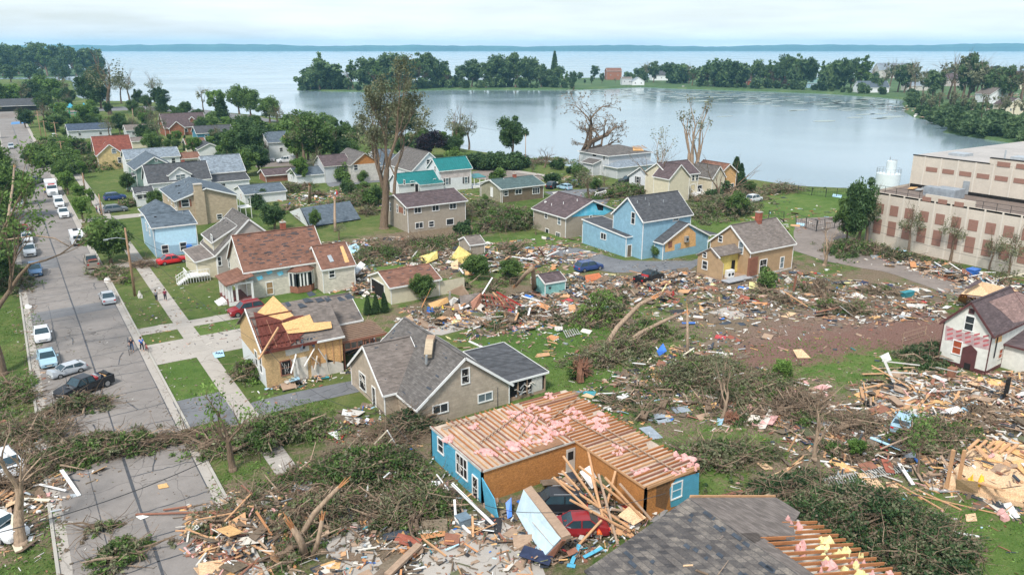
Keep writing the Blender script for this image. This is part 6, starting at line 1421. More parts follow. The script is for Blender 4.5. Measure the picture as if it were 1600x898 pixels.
for i in range(130):
 x = TR.uniform(1420, 1640); lo = float(np.interp(x, [1420, 1440, 1475, 1500, 1550, 1640], [170, 184, 200, 208, 214, 228])); dy = abs(TR.gauss(0, 1)) * 18; y_ = lo - dy
 if y_ < 150: continue
 tree('fb', x, y_, hgt=TR.uniform(3, 7), wide=TR.uniform(.9, 1.5), zn=('green shrub', 'at the water edge of the right-hand shore' if dy < 8 else ('in the middle of the right-hand shore' if dy < 20 else 'high on the right-hand shore')), cat='shrub')
ST = lambda zn, kinds, n, box, hr: [tree(TR.choice(kinds), TR.uniform(box[0], box[2]), TR.uniform(box[1], box[3]), hgt=TR.uniform(*hr), wide=TR.uniform(.9, 1.4), zn=zn) for _ in range(n)]
ST(('green tree', 'among the farthest street houses'), ['round', 'bright', 'thin', 'dark'], 16, (110, 196, 250, 214), (4, 9)); ST(('loose green tree', 'between the brown brick house and the shore'), ['round', 'thin', 'bright', 'bush'], 18, (330, 196, 560, 235), (4, 9))
ST(('green shrub', 'between the white garages and the bare tree'), ['bush', 'bushd', 'thin'], 16, (400, 262, 610, 330), (2, 4.5)); ST(('low green tree', 'along the far street verge'), ['round', 'bright', 'bush'], 12, (40, 200, 110, 262), (3, 6)); ST(('small tree', 'on the lawns near the park drive'), ['round', 'thin', 'dark'], 14, (110, 178, 330, 196), (4, 9))
ST(('green shrub', 'on the near lakeside lawns'), ['bush', 'bushd', 'thin'], 16, (760, 255, 1010, 300), (1.5, 4)); ST(('green tree', 'left of the street at the edge of the picture'), ['round', 'bright', 'dark'], 9, (-20, 210, 12, 420), (5, 9))
ST(('tree', 'along the left verge of the street'), ['round', 'bright', 'dark', 'thin'], 16, (-25, 230, 20, 470), (5, 10)); ST(('green tree', 'beside the right kerb beyond the camper'), ['round', 'bright', 'bush'], 11, (100, 240, 150, 345), (3.5, 6.5)); ST(('tree', 'between the grey-roofed houses'), ['dark', 'round', 'bright'], 14, (200, 208, 345, 246), (4, 8))
ST(('green tree', 'behind the white garages'), ['dark', 'round', 'thin'], 16, (380, 215, 560, 262), (6, 12)); ST(('green tree', 'around the teal-roofed farmhouse'), ['dark', 'round', 'bush'], 12, (575, 225, 745, 262), (3, 8)); ST(('green bush', 'beside the tan two-storey house'), ['bush', 'bushd', 'thin'], 12, (720, 308, 860, 372), (1.8, 4)); ST(('young tree', 'in the park by the far end of the street'), ['round', 'dark', 'thin', 'bright'], 18, (-10, 150, 160, 200), (6, 12))
ST(('green tree', 'near the cream lake house'), ['bushd', 'thin', 'round'], 10, (1040, 290, 1190, 340), (2.5, 6)); ST(('tall tree', 'on the wooded left point behind the park'), ['f1', 'f3'], 12, (-20, 121, 165, 130), (12, 22))
for q_ in ((200, 300), (150, 262), (245, 330)): tree('round', *q_, hgt=5, zn=('small leafy tree', 'between the street and the white houses'))
# lily pads
r = random.Random(3); V, Q = [], []
for i in range(220):
 x = r.uniform(880, 1410); y0_ = 137 + (x - 880) * .028; y_ = y0_ + abs(r.gauss(0, 1)) * (6 + (x - 880) * .022); g = G(x, y_, WZ + .06); a, b_ = r.uniform(2, 9), r.uniform(1.5, 4); k = len(V)
 for j in range(8): V.append((g.x + a * math.cos(j * .785 + .5), g.y + b_ * math.sin(j * .785 + .5), g.z + .0))
 for j in range(1, 7, 2): Q.append((k, k + j, k + j + 1, k + min(j + 2, 7)))
o = link('lily_pads', npmesh('lily_pads', V, Q, [mat('lily_green', (.26, .31, .27), .3)])); tag(o, 'mats of green water weed floating along the far shore', 'water plants', kind='stuff')
# ================================================================ bare and broken trees
def bare(name, label, px, py, top, seed, r0, lev=4, lean=(0, 0), spread=.7, leaf=None, per=6, lsize=.22, trunks=1, bk=bark, trunk_frac=.35, kids=(3, 4), ratio=.68, bend=.22, up=.08, lr=.9, cat='tree'):
 p = G(px, py); Hh = zat(p.x, p.y, top); root = thing(name, label, cat, p); r = random.Random(seed); tubes, tips = [], []
 for k in range(trunks):
  a = 6.28 * k / max(1, trunks); d = Vector((lean[0] + (.25 * math.cos(a) if trunks > 1 else 0), lean[1] + (.25 * math.sin(a) if trunks > 1 else 0), 1))
  grow(r, (0.25 * math.cos(a) * (trunks > 1), .25 * math.sin(a) * (trunks > 1), -.2), d, Hh * trunk_frac, r0 / (trunks ** .4), lev, tubes, tips, bend, up, kids, ratio, spread, 5)
 zmax = max(q.z for pts, _, _ in tubes for q in pts); s = Hh / zmax
 tubes = [([Vector((q.x * s, q.y * s, q.z * s)) for q in pts], rr, n) for pts, rr, n in tubes]
 mb = MB(); mb2 = MB()
 for i, (pts, rr, n) in enumerate(tubes): (mb if rr[0] > r0 * .45 else mb2).tube(pts, rr, bk, n, cap=False)
 mb.tube([tubes[0][0][0] + Vector((0, 0, -.1)), tubes[0][0][0] + Vector((0, 0, .5))], [r0 * 1.35, r0 * .98], bk, 10)
 mb.build('trunk', root, smooth=True)
 if mb2.f: mb2.build('branches', root)
 if leaf is not None: add_leaves('leaves', root, [q * s for q, L in tips], [lr] * len(tips), per, lsize, leaf)
 return root
bare('bare_tree', 'huge nearly bare tree with dried leaves towering beside the tan house', 600, 357, 86, 31, .95, 5, (0, 0), .46, L_ol, 5, .24, 1, bark, .3, (3, 4), .7, .18, .16, .9)
add_t = bare('bare_tree', 'second tall trunk with green-brown crown just behind the huge bare tree', 616, 330, 150, 35, .5, 4, (.1, 0), .6, L_ol, 12, .28, 1, bark, .4, (3, 4), .7, .18, .1, 1.1)
bare('dead_tree', 'dead wide-spreading grey tree at the lake edge above the hip-roofed house', 914, 262, 137, 42, 1.8, 4, (0, 0), 1.15, L_dr, 5, .25, 1, bark, .28, (3, 4), .76, .32, .0, .6)
bare('split_tree', 'split tall bare tree with three stripped trunks before the lake', 1082, 300, 150, 43, 1.1, 3, (0, 0), .45, L_ol, 6, .25, 3, barkl, .5, (2, 3), .6, .1, .15, .8)
bare('bare_tree', 'slim pale stripped tree left of the split tree', 1028, 290, 196, 44, .28, 3, (0, 0), .5, L_ol, 3, .22, 1, barkl, .5)
bare('bare_tree', 'grey bare tree in front of the cream lake house', 1030, 308, 215, 45, .45, 4, (0, 0), .6, None, trunks=3, bk=bark, trunk_frac=.45, kids=(2, 3))
bare('bare_tree', 'broken many-armed tree right of the cream lake house', 1130, 325, 235, 46, .5, 3, (0, 0), .7, None, trunks=3, bk=bark, trunk_frac=.5, kids=(2, 3))
bare('bare_tree', 'leaning bare tree beside the skid loader', 925, 320, 262, 47, .35, 3, (-.2, 0), .8, L_ol, 4, .22)
bare('bare_tree', 'broken leafless tree leaning over the lakeside lawn', 850, 262, 222, 48, .3, 3, (.5, 0), .8, None)
bare('bare_tree', 'thin bare tree behind the long white garage', 500, 260, 215, 49, .2, 3, (0, 0), .5, L_ol, 5, .22)
bare('stripped_tree', 'pale stripped tree beside the gravel lane', 1288, 415, 345, 50, .32, 3, (0, 0), .6, None, bk=barkl, trunk_frac=.5)
bare('bare_tree', 'bare branching tree behind the house with bare decking', 1548, 470, 395, 51, .2, 3, (0, 0), .7, L_ol, 2, .2)
bare('broken_tree', 'snapped stump with thin branches beside the pavement', 364, 735, 600, 52, .32, 3, (0, 0), .5, L_br, 5, .16, bk=bark, trunk_frac=.5)
bare('broken_tree', 'leafless broken tree in the front left corner of the scene', 33, 850, 640, 53, .42, 3, (-.05, 0), .75, L_dr, 2, .16, bk=barkl, trunk_frac=.4)
bare('left_edge_tree', 'tall brown broken tree at the left edge of the street', 2, 585, 235, 54, .62, 4, (0, 0), .5, L_md, 7, .22, bk=bark, trunk_frac=.55)
bare('bare_tree', 'thin broken tree standing in the right-hand rubble', 1272, 720, 625, 55, .22, 2, (0, 0), .4, None, bk=barkl, trunk_frac=.7)
bare('bare_tree', 'grey broken tree rising out of the tangled branches', 1128, 655, 545, 56, .2, 3, (0, 0), .5, L_ol, 3, .16, bk=barkl)
bare('bare_tree', 'thin leafless sapling at the far right rubble', 1435, 745, 655, 57, .14, 3, (0, 0), .5, L_md, 6, .14)
# snapped trunks
def snag(label, pts, r0, m=splint, name='snapped_trunk', split=True, cat='tree trunk'):
 P_ = [G(*a) for a in pts]; root = thing(name, label, cat, P_[0]); o = P_[0]; k = len(P_)
 MB().tube([p - o for p in P_], [r0 * (1 - .35 * i / max(1, k - 1)) for i in range(k)], barkl, 9).build('trunk', root, smooth=True)
 if split:
  mb = MB(); r = random.Random(int(pts[0][0])); e = P_[-1] - o; d = (P_[-1] - P_[-2]).normalized()
  for _ in range(6): a = e + rdir(r) * r0 * .4; mb.tube([a - d * .3, a + d * r.uniform(.4, 1.2) + rdir(r) * .2], [r0 * .3, .02], m, 4)
  mb.build('splinters', root)
 return root
snag('snapped orange-brown trunk beside the teal shed', [(835, 452), (834, 436, 2.5), (833, 420, 4.6)], .42)
snag('upper half of the snapped trunk bent down beside it', [(833, 418, 4.9), (822, 427, 3.6), (806, 446, 1.4)], .35)
snag('bare upright trunk like a post in the tangled branches', [(1074, 560), (1074, 530, 2.4), (1074, 491, 5.0)], .2)
snag('long bent trunk of the uprooted tree reaching to upper right', [(934, 556, .6), (950, 535, 1.4), (964, 512, 2.6), (985, 490, 4.0), (1000, 475, 5.2), (1018, 466, 5.8)], .34)
snag('second heavy trunk lying low beside the bent one', [(948, 562, .4), (975, 540, 1.0), (1000, 520, 1.6), (1040, 500, 2.2), (1065, 490, 2.6)], .3)
snag('splintered upright stump in the front rubble, left of two', [(478, 870), (470, 845, 1.6), (456, 822, 3.0)], .3)
snag('splintered forked stump in the front rubble, right of two', [(488, 872), (497, 845, 1.8), (503, 812, 3.6)], .2)
snag('long leaning limb over the front rubble', [(470, 838, .4), (492, 800, 2.0), (515, 775, 3.2), (530, 760, 4.0)], .22)
snag('tall stripped branch reaching across the street from the left tree', [(8, 375, 5), (55, 368, 5.5), (85, 372, 5.0), (108, 385, 3.6)], .13, split=False, name='broken_branch', cat='branch')
snag('pale peeled limb hanging from the left edge tree', [(3, 380, 7), (12, 345, 9), (20, 290, 12), (22, 262, 14)], .22)
snag('grey fallen trunk lying in the right-hand grass', [(1205, 760, .3), (1240, 765, .4), (1275, 775, .4)], .25)
snag('dark bare trunk standing in front of the fallen garage roof', [(524, 362), (523, 338, 2.5), (523, 312, 5.0)], .3)
snag('splintered red-brown pole behind the fallen garage roof', [(484, 318), (484, 304, 2.4), (484, 290, 5.0)], .45)
# uprooted root balls
def roots(label, px, py, R0, seed):
 p = G(px, py, R0 * .8); root = thing('root_ball', label, 'tree roots', p); r = random.Random(seed); mb = MB()
 for i in range(70):
  d = rdir(r); d.y *= .6; mb.tube([d * R0 * .2, d * R0 * .7 + rdir(r) * .2, d * R0 * r.uniform(.8, 1.15) + rdir(r) * .35], [.09, .05, .02], mat('root_soil', (.2, .1, .065), .95, 'bark'), 4)
 clump(mb, (0, 0, -R0 * .7), R0 * .7, R0 * 1.3, MATS['root_soil'], r, 4); mb.build('roots', root)
roots('reddish upturned root ball of the fallen tree in the lawn', 907, 577, 1.5, 1); roots('small upturned root ball near the brown tree remains', 1145, 652, .7, 2)
# ================================================================ felled crowns and brush heaps
def brush(name, label, px, py, rx, ry, hh, leafm, nleaf, ntw, seed, ang=0, cat='fallen tree', lsize=.17, twm=None, trunk=True, dens=1.0):
 p = G(px, py); root = thing(name, label, cat, p, R_(ang)); r = random.Random(seed); mb = MB(); C, Rd = [], []
 for k in range(int(2 + rx * 1.6)):
  a = r.uniform(0, 6.28); q = Vector((rx * .5 * r.uniform(-1, 1), ry * .5 * r.uniform(-1, 1), hh * .3)); d = Vector((math.cos(a), math.sin(a) * .8, r.uniform(.0, .45))); L = r.uniform(1.5, 3.6); m1 = q + d * L * .5 + rdir(r) * .3; m1.z = max(.2, m1.z); e = q + d * L + rdir(r) * .5; e.z = max(.1, e.z)
  mb.tube([q, m1, e], [.13, .08, .03], barkl if k % 2 else bark, 5); f_ = m1 + rdir(r) * L * .4; f_.z = max(.1, f_.z); mb.tube([m1, f_], [.06, .02], bark, 4)
 for i in range(int(ntw * 1.0)):
  a = r.uniform(0, 6.28); k = math.sqrt(r.random()); x, y_ = rx * k * math.cos(a), ry * k * math.sin(a); z = hh * (1 - k * k) * r.uniform(.3, 1.15)
  d = Vector((r.uniform(-1, 1) + .6 * (x / rx), r.uniform(-1, 1), r.uniform(-.25, .45))).normalized(); L = r.uniform(.8, 2.8); q = Vector((x, y_, z + .1)); m2 = q + d * L * .5 + rdir(r) * .25; e = q + d * L + rdir(r) * .4
  for v in (m2, e): v.z = max(.05, v.z)
  t = r.uniform(.015, .045); mb.tube([q, m2, e], [t, t * .7, t * .3], twm or (bark if i % 3 else barkl), 3, cap=False)
 if trunk:
  for k in range(3):
   a0 = Vector((-rx * .8, r.uniform(-.3, .3) * ry, .35)); a1 = Vector((rx * r.uniform(.1, .7), ry * r.uniform(-.6, .6), hh * .6)); mid = a0.lerp(a1, .5) + Vector((0, r.uniform(-.3, .3) * ry, .4)); mb.tube([a0, mid, a1], [.2, .14, .05], bark, 7)
 mb.build('branches', root)
 nc = max(8, int(nleaf / 18))
 for i in range(nc):
  a = r.uniform(0, 6.28); k = math.sqrt(r.random()) ** .9 * (.95 + .33 * math.sin(2 * a + seed) + .25 * math.sin(5 * a + seed * 2)) * (1.35 if r.random() < .12 else 1); rr = r.uniform(.12, .7) * min(1.6, .35 * min(rx, ry) + .3); C.append((rx * k * math.cos(a), ry * k * math.sin(a), max(rr * .35, hh * max(.02, 1 - k * k) ** .7 * r.uniform(.15, 1) ** .8))); Rd.append(rr)
 V, Q = leafcloud(NR, C, Rd, max(4, int(nleaf * 1.35 / nc)), lsize * .85, .7, .6); V[:, 2] = np.maximum(V[:, 2], .04)
 link('foliage', npmesh('foliage', V, Q, [leafm, L_ol if leafm is not L_ol else L_md, L_dr], np.repeat(NR.choice(3, nc, p=[.62, .26, .12]), len(Q) // nc)), root); return root
B = brush
B('fallen_tree', 'dense green felled crown lying across the left half of the street', 125, 712, 4.6, 2.3, 1.5, L_md, 5600, 200, 1, 12)
B('fallen_tree', 'dense green felled crown lying across the right half of the street', 190, 706, 4.4, 1.7, 1.7, L_md, 5000, 160, 101, -8)
B('fallen_tree', 'tangled brown twiggy end of the crown on the right kerb', 265, 692, 4.6, 1.2, .8, L_ol, 1800, 220, 2)
B('fallen_tree', 'leafy branches draped over the crushed black pickup', 118, 640, 3.2, 1.8, 1.5, L_ol, 2400, 160, 3)
B('brush_heap', 'tangled bare branches along the left verge before the crown', 40, 690, 4.2, 3.6, 1.6, L_ol, 2600, 420, 4)
B('brush_heap', 'green and brown brush at the left street edge beyond the wrecked cars', 20, 620, 2.6, 4.5, 1.4, L_md, 2400, 160, 5)
B('fallen_branch', 'leafy green branch lying on the nearest part of the street', 188, 872, 2.0, 1.7, 1.1, L_md, 2600, 60, 6, trunk=False)
B('fallen_branch', 'small olive branch on the street behind the leafy one', 160, 828, 1.2, .8, .6, L_ol, 700, 30, 7, trunk=False)
B('shrub_row', 'green bushes behind the left parked cars', 22, 440, 2.0, 9, 2.0, L_md, 7000, 90, 8, cat='bushes')
B('shrub_row', 'dark green brush beside the second group of parked cars', 28, 372, 1.8, 8, 2.2, L_dk, 5000, 80, 9, cat='bushes')
B('brush_heap', 'leafy brush at the foot of the big street tree', 172, 430, 2.6, 4.0, 1.2, L_md, 2600, 120, 10)
B('brush_heap', 'small green brush by the white bundle on the verge', 196, 440, 1.2, 1.6, 1.1, L_br, 900, 40, 11)
B('fallen_tree', 'large felled green crown beside the far street houses', 168, 262, 13, 6, 4.2, L_md, 9000, 160, 12, lsize=.28)
B('fallen_tree', 'felled crown behind the sage green house, left', 130, 240, 8, 6, 3.8, L_dk, 5000, 120, 13, lsize=.28)
B('brush_heap', 'low brush beside the far utility poles', 75, 228, 5, 9, 2.6, L_md, 4000, 80, 14, lsize=.26)
B('fallen_tree', 'big green bush mass left of the block house front', 430, 685, 5.2, 3.0, 2.2, L_md, 8000, 260, 15)
B('fallen_tree', 'olive leafy tangle in the front centre', 560, 745, 5.6, 3.4, 2.2, L_md, 11500, 300, 16)
B('fallen_tree', 'lower leafy tangle beside the blue wall', 640, 800, 4.0, 2.6, 1.8, L_ol, 8500, 260, 17)
B('fallen_tree', 'green leafy tip beside the roofless blue house front', 672, 800, 1.8, 1.5, 1.8, L_md, 2400, 50, 18)
B('brush_heap', 'bare twig tangle in the front rubble', 500, 800, 4.8, 2.6, 1.3, L_ol, 4200, 300, 19)
B('brush_heap', 'twiggy rubble brush left of the snapped stumps', 400, 800, 3.8, 2.6, 1.0, L_ol, 3000, 260, 20)
B('fallen_conifer', 'dark brown-green brush against the block house wall', 640, 672, 2.6, 2.0, 2.0, L_dk, 3800, 220, 21)
B('fallen_tree', 'reddish bare brush beside the roofless house corner', 610, 690, 2.4, 1.6, 1.4, L_dr, 1200, 260, 22)
B('fallen_tree', 'great dark green felled crown filling the lower right', 1340, 830, 7.4, 5.0, 2.8, L_dk, 17000, 360, 23, -30, lsize=.15)
B('fallen_tree', 'continuation of the dark green crown at the bottom edge', 1440, 880, 5.6, 3.0, 2.0, L_dk, 9000, 220, 24, lsize=.15)
B('fallen_tree', 'dark leafy brush running from the roofless house to the lawn', 1225, 780, 4.6, 2.2, 1.8, L_dk, 6500, 200, 25)
B('fallen_tree', 'olive tangled brush right behind the roofless house', 1110, 720, 5.0, 2.6, 1.5, L_ol, 9500, 240, 26, -25)
B('fallen_tree', 'bright green crown of the uprooted tree', 940, 500, 4.0, 2.6, 4.2, L_br, 5200, 80, 27)
B('fallen_tree', 'yellow-green leaves beside the bent trunk', 1005, 530, 4.2, 2.4, 2.4, L_md, 4600, 120, 28)
B('fallen_tree', 'brown-green tangle around the uprooted trunks', 960, 560, 5.6, 2.6, 2.2, L_ol, 6500, 460, 29)
B('fallen_tree', 'dense dull brush heap in the middle of the field', 1090, 590, 6.5, 3.2, 2.0, L_ol, 12000, 300, 30)
B('fallen_tree', 'grey twig tangle right of the field brush heap', 1180, 610, 6.0, 2.8, 1.5, L_ol, 7500, 320, 31)
B('fallen_tree', 'dull green brush at the right end of the field tangle', 1240, 640, 4.0, 2.0, 1.3, L_dr, 1800, 320, 32)
B('fallen_tree', 'big bright felled crown behind the foam gable house', 800, 355, 8, 5, 4.0, L_md, 9500, 200, 33, lsize=.24)
B('fallen_tree', 'felled branches right of the tan two-storey house', 752, 335, 6, 5, 3.2, L_ol, 4500, 320, 34, lsize=.22)
B('fallen_tree', 'green brush below the tan two-storey house', 680, 385, 8, 3.6, 1.6, L_md, 6500, 260, 35, lsize=.2)
B('brush_heap', 'brown branch heap between the tan house and garage', 640, 388, 7, 4, 1.6, L_dr, 2400, 420, 36, lsize=.2)
B('fallen_tree', 'green bushes among rubble behind the garage', 590, 402, 5, 4, 1.8, L_md, 4200, 140, 37, lsize=.2)
B('fallen_tree', 'grey-green felled tree between the sky-blue and ochre houses', 1130, 335, 10, 6, 4.2, L_ol, 9500, 380, 38, lsize=.22)
B('brush_heap', 'leafy brush left of the huge bare tree', 575, 315, 6, 6, 2.8, L_md, 5000, 160, 39, lsize=.24)
B('brush_heap', 'felled branches in front of the lakeside hip-roofed house', 975, 305, 9, 5, 2.6, L_md, 6500, 220, 40, lsize=.24)
B('brush_heap', 'bramble on the shore left of the dead tree', 840, 256, 12, 5, 1.8, L_ol, 4500, 260, 41, lsize=.26)
B('brush_heap', 'brush along the lane beyond the skid loader', 905, 290, 6, 4, 2.2, L_md, 3500, 120, 42, lsize=.24)
B('fallen_conifer', 'dark evergreen branches left of the red-wrapped house', 1445, 560, 4.2, 2.2, 1.8, L_dk, 5600, 120, 43)
B('brush_heap', 'brush along the lower wall of the concrete building', 1385, 400, 9, 3, 1.6, L_ol, 4200, 220, 44, -85, lsize=.22)
B('brush_heap', 'green weeds at the foot of the ragged building tree', 1330, 392, 5, 4, 2.0, L_md, 4200, 90, 45, lsize=.22)
B('brush_heap', 'grey branch heap on the lakeside lawn at right', 1215, 300, 8, 4, 2.0, L_ol, 2600, 300, 46, lsize=.24)
B('brush_heap', 'twiggy heap beside the parked white car near the lake', 1150, 310, 5, 4, 1.8, L_dr, 1400, 240, 47, lsize=.22)
B('brush_heap', 'leafless brush in the right-hand rubble', 1470, 690, 5, 3, 1.4, L_md, 3400, 300, 48)
B('brush_heap', 'green weedy brush over the wrecked white car', 1430, 690, 2.4, 1.6, 1.6, L_md, 1400, 60, 49)
B('brush_heap', 'dull brush between lawn and rubble at right', 1330, 668, 3.4, 1.8, 1.0, L_dr, 1500, 220, 50)
B('brush_heap', 'leafy brush behind the white shed-like garage', 452, 300, 4, 3, 2.4, L_ol, 2600, 90, 51, lsize=.22)
B('brush_heap', 'green foliage beside the enclosed corner porch', 205, 322, 4, 2.4, 1.6, L_md, 1800, 60, 52, lsize=.2)
B('brush_heap', 'brush on the verge below the blue wrapped house', 225, 415, 1.6, 2.4, .8, L_dr, 500, 120, 53)
B('brush_heap', 'leaf litter heap on the lawn by the young tree', 342, 700, 2.0, 2.4, .8, L_ol, 1100, 120, 54)
B('brush_heap', 'young bright tree fallen on the lawn by the torn-open house', 385, 590, 1.6, 2.0, 2.2, L_br, 1900, 60, 55)
B('brush_heap', 'brown brush on the near left verge', 12, 760, 2.6, 2.4, 1.2, L_dr, 900, 220, 56)

def heaps(zn, n, box, mats, rx=(1.5, 4), hh=(.5, 1.5)):
 for i in range(n):
  px, py = TR.uniform(box[0], box[2]), TR.uniform(box[1], box[3]); a_ = TR.uniform(*rx); o = brush('brush_heap', None, px, py, a_, a_ * TR.uniform(.4, .8), TR.uniform(*hh), TR.choice(mats), int(a_ * 420), int(a_ * 26), int(px * 3 + py), TR.uniform(0, 180), trunk=TR.random() < .5, lsize=.18); o['category'] = 'brush'; zone(zn, o, o.location)
G3 = [L_md, L_ol, L_dk, L_ol]
heaps(('leafy branch heap', 'in the rubble beyond the garage'), 14, (570, 375, 850, 415), G3); heaps(('leafy branch heap', 'around the central rubble'), 16, (680, 440, 980, 510), G3, (1, 2.8)); heaps(('branch heap', 'in the field right of the ochre house'), 12, (1150, 445, 1400, 490), [L_ol, L_dr, L_md], (1.2, 3)); heaps(('branch heap', 'scattered over the right foreground'), 14, (1260, 640, 1560, 720), [L_ol, L_md, L_dr], (1, 2.6), (.4, 1.2))
heaps(('branch heap', 'around the lakeside houses'), 14, (900, 290, 1180, 330), G3, (2, 5), (.8, 2.2)); heaps(('branch heap', 'between the white garages and the tan house'), 12, (450, 292, 620, 345), G3, (1.5, 4), (.6, 1.8)); heaps(('low branch heap', 'around the branch tangle in the field'), 10, (960, 600, 1260, 660), G3, (1, 2.4), (.3, 1)); heaps(('small branch heap', 'in the front rubble'), 9, (400, 740, 640, 880), [L_md, L_ol], (.8, 1.8), (.4, 1))
# ================================================================ vehicles
def paint(name, c): return mat('car_paint_' + name, c, .28, amt=.05, bump=.02)
PAINT = dict(white=paint('white', (.66, .68, .7)), silver=paint('silver', (.4, .43, .46)), blue=paint('blue', (.07, .15, .28)), red=paint('red', (.55, .02, .025)), dred=paint('dark_red', (.24, .015, .02)), black=paint('black', (.015, .016, .02)), navy=paint('navy', (.03, .06, .18)), grey=paint('grey', (.13, .15, .17)), lblue=paint('light_blue', (.3, .46, .56)), tan=paint('beige', (.3, .27, .23)), green=paint('green', (.1, .25, .16)))
def loft(mb, st, m, closed=True):
 """st: list of rings (equal length lists of points)"""
 k = len(st[0]); V = [p for s in st for p in s]; F = []
 for i in range(len(st) - 1):
  for j in range(k): a = i * k + j; b = i * k + (j + 1) % k; F.append((a, b, b + k, a + k))
 F.append(tuple(range(k - 1, -1, -1))); F.append(tuple(range((len(st) - 1) * k, len(st) * k)))
 mb.raw(V, F, m)
SPEC = dict(  # L, W, belt, roof, hood height, (windscreen base, roof front, roof rear, rear window base) from the front, wheel radius
 sedan=(4.7, 1.8, .92, 1.44, .86, (1.25, 2.0, 3.3, 4.05), .33), hatch=(4.2, 1.76, .95, 1.5, .9, (1.05, 1.75, 3.5, 4.0), .32),
 suv=(4.7, 1.88, 1.08, 1.72, 1.05, (1.2, 1.85, 4.1, 4.55), .37), wagon=(4.8, 1.84, 1.0, 1.6, .95, (1.2, 1.9, 4.2, 4.65), .35),
 pickup=(5.6, 1.96, 1.18, 1.86, 1.12, (1.5, 2.1, 3.4, 3.6), .42), van=(5.2, 1.98, 1.25, 2.1, 1.15, (.6, 1.3, 5.0, 5.12), .37))
def car(label, kind, color, px, py, head, z=0.0, dmg=0, tilt=0, bed=None, cat=None, pos=None, name=None, group=None):
 L, Wd, belt, rf, hood, (a, b, c, d), wr = SPEC[kind]; p = G(px, py, z) if pos is None else Vector(pos)
 root = thing(name or {'pickup': 'pickup_truck', 'van': 'van', 'suv': 'parked_suv'}.get(kind, 'parked_car'), label, cat or {'pickup': 'pickup truck', 'van': 'van', 'suv': 'SUV'}.get(kind, 'car'), p, R_(head), group)
 root.rotation_euler = (R_(tilt), 0, R_(head)); m = PAINT[color]; w = Wd / 2; r = random.Random(int(px * 7 + py)); j = lambda s=1: r.uniform(-1, 1) * .12 * dmg * s
 X = lambda t: L / 2 - t        # front at +x
 mb = MB(); gz = .28; sh_ = belt * .62
 def ring(x, top, ww, cr=.92): return [(X(x), -ww * .96, gz), (X(x), -ww, sh_ * .8), (X(x), -ww, sh_), (X(x), -ww * cr, top), (X(x), ww * cr, top), (X(x), ww, sh_), (X(x), ww, sh_ * .8), (X(x), ww * .96, gz)]
 tail = belt if kind != 'pickup' else belt * .98
 st = [(.0, hood * .72, w * .8), (.12, hood * .86, w * .93), (.6, hood * .97, w), (a, belt, w)]
 st += [(b, belt, w), (c, belt, w), (d, belt, w)] if kind != 'pickup' else [(b, belt, w), (c, belt, w), (d, belt, w)]
 st += [(L - .15, tail * .98, w * .97), (L, tail * .8, w * .88)]
 rings = [ring(x, t_ + j(), ww) for x, t_, ww in st]
 if kind == 'pickup' and bed != 'cap':
  loft(mb, [ring(x, t_ + j(), ww) for x, t_, ww in st[:7]], m)
  mb.box(X(L), -w * .96, gz, X(d), w * .96, .72, m); mb.box(X(L), -w * .97, .7, X(d), -w * .88, belt, m); mb.box(X(L), w * .88, .7, X(d), w * .97, belt, m); mb.box(X(L), -w * .9, .7, X(L - .08), w * .9, belt, m); mb.box(X(L - .1), -w * .87, .73, X(d + .04), w * .87, .76, blackp)
  if bed == 'load':
   for i in range(5): x = X(L - .4 - i * .3); mb.box(x - .12, -w * .7, .76, x + .12, w * .5, 1.1 + r.random() * .3, [blackp, osb, cloth, metal, redp][i])
 else: loft(mb, rings, m)
 # roof
 rw = w * .76; z_ = rf + j()
 mb.raw([(X(b), -rw, z_ - .03), (X(b), rw, z_ - .03), (X(c), rw, z_ - .02), (X(c), -rw, z_ - .02), (X(b + .25), -rw * .9, z_ + .02), (X(b + .25), rw * .9, z_ + .02), (X(c - .2), rw * .9, z_ + .02), (X(c - .2), -rw * .9, z_ + .02)],
  [(4, 5, 6, 7), (0, 1, 5, 4), (1, 2, 6, 5), (2, 3, 7, 6), (3, 0, 4, 7)], m)
 pw = w * .9
 for (x0, x1) in ((a, b), (d, c)):
  for s in (-1, 1): mb.beam((X(x0), s * pw, belt - .02), (X(x1), s * rw, z_ - .03), .07, .07, m)
 for s in (-1, 1):
  xm = (b + c) / 2; mb.beam((X(xm), s * (pw + .005), belt - .02), (X(xm), s * (rw + .02), z_ - .03), .09, .05, m)
 mb.build('body', root)
 if kind == 'pickup' and bed == 'cap': MB().box(X(L - .05), -w * .93, belt, X(d + .05), w * .93, rf + .15, m).build('truck_cap', root)
 def pane(name, q): MB().poly(q, carglass).build(name, root)
 e = .0
 pane('windscreen', [(X(a - e), -pw, belt), (X(a - e), pw, belt), (X(b), rw, z_ - .03), (X(b), -rw, z_ - .03)])
 pane('rear_window', [(X(d), pw, belt), (X(d), -pw, belt), (X(c), -rw, z_ - .03), (X(c), rw, z_ - .03)])
 for s in (-1, 1):
  q = [(X(a), s * pw, belt), (X(b), s * rw, z_ - .03), (X(c), s * rw, z_ - .03), (X(d), s * pw, belt)]
  pane('side_window', q if s > 0 else q[::-1])
 for x in (.88, L - .9):
  for s in (-1, 1):
   ty = MB(); ty.cyl((X(x), s * (w - .1) - .1, wr), wr, .22, tyre, 16, axis='y'); t_ = ty.build('wheel', root)
   yy = s * (w + .025) - (.03 if s < 0 else 0); MB().cyl((X(x), yy, wr), wr * .62, .03, rimm, 12, axis='y').build('rim', t_)
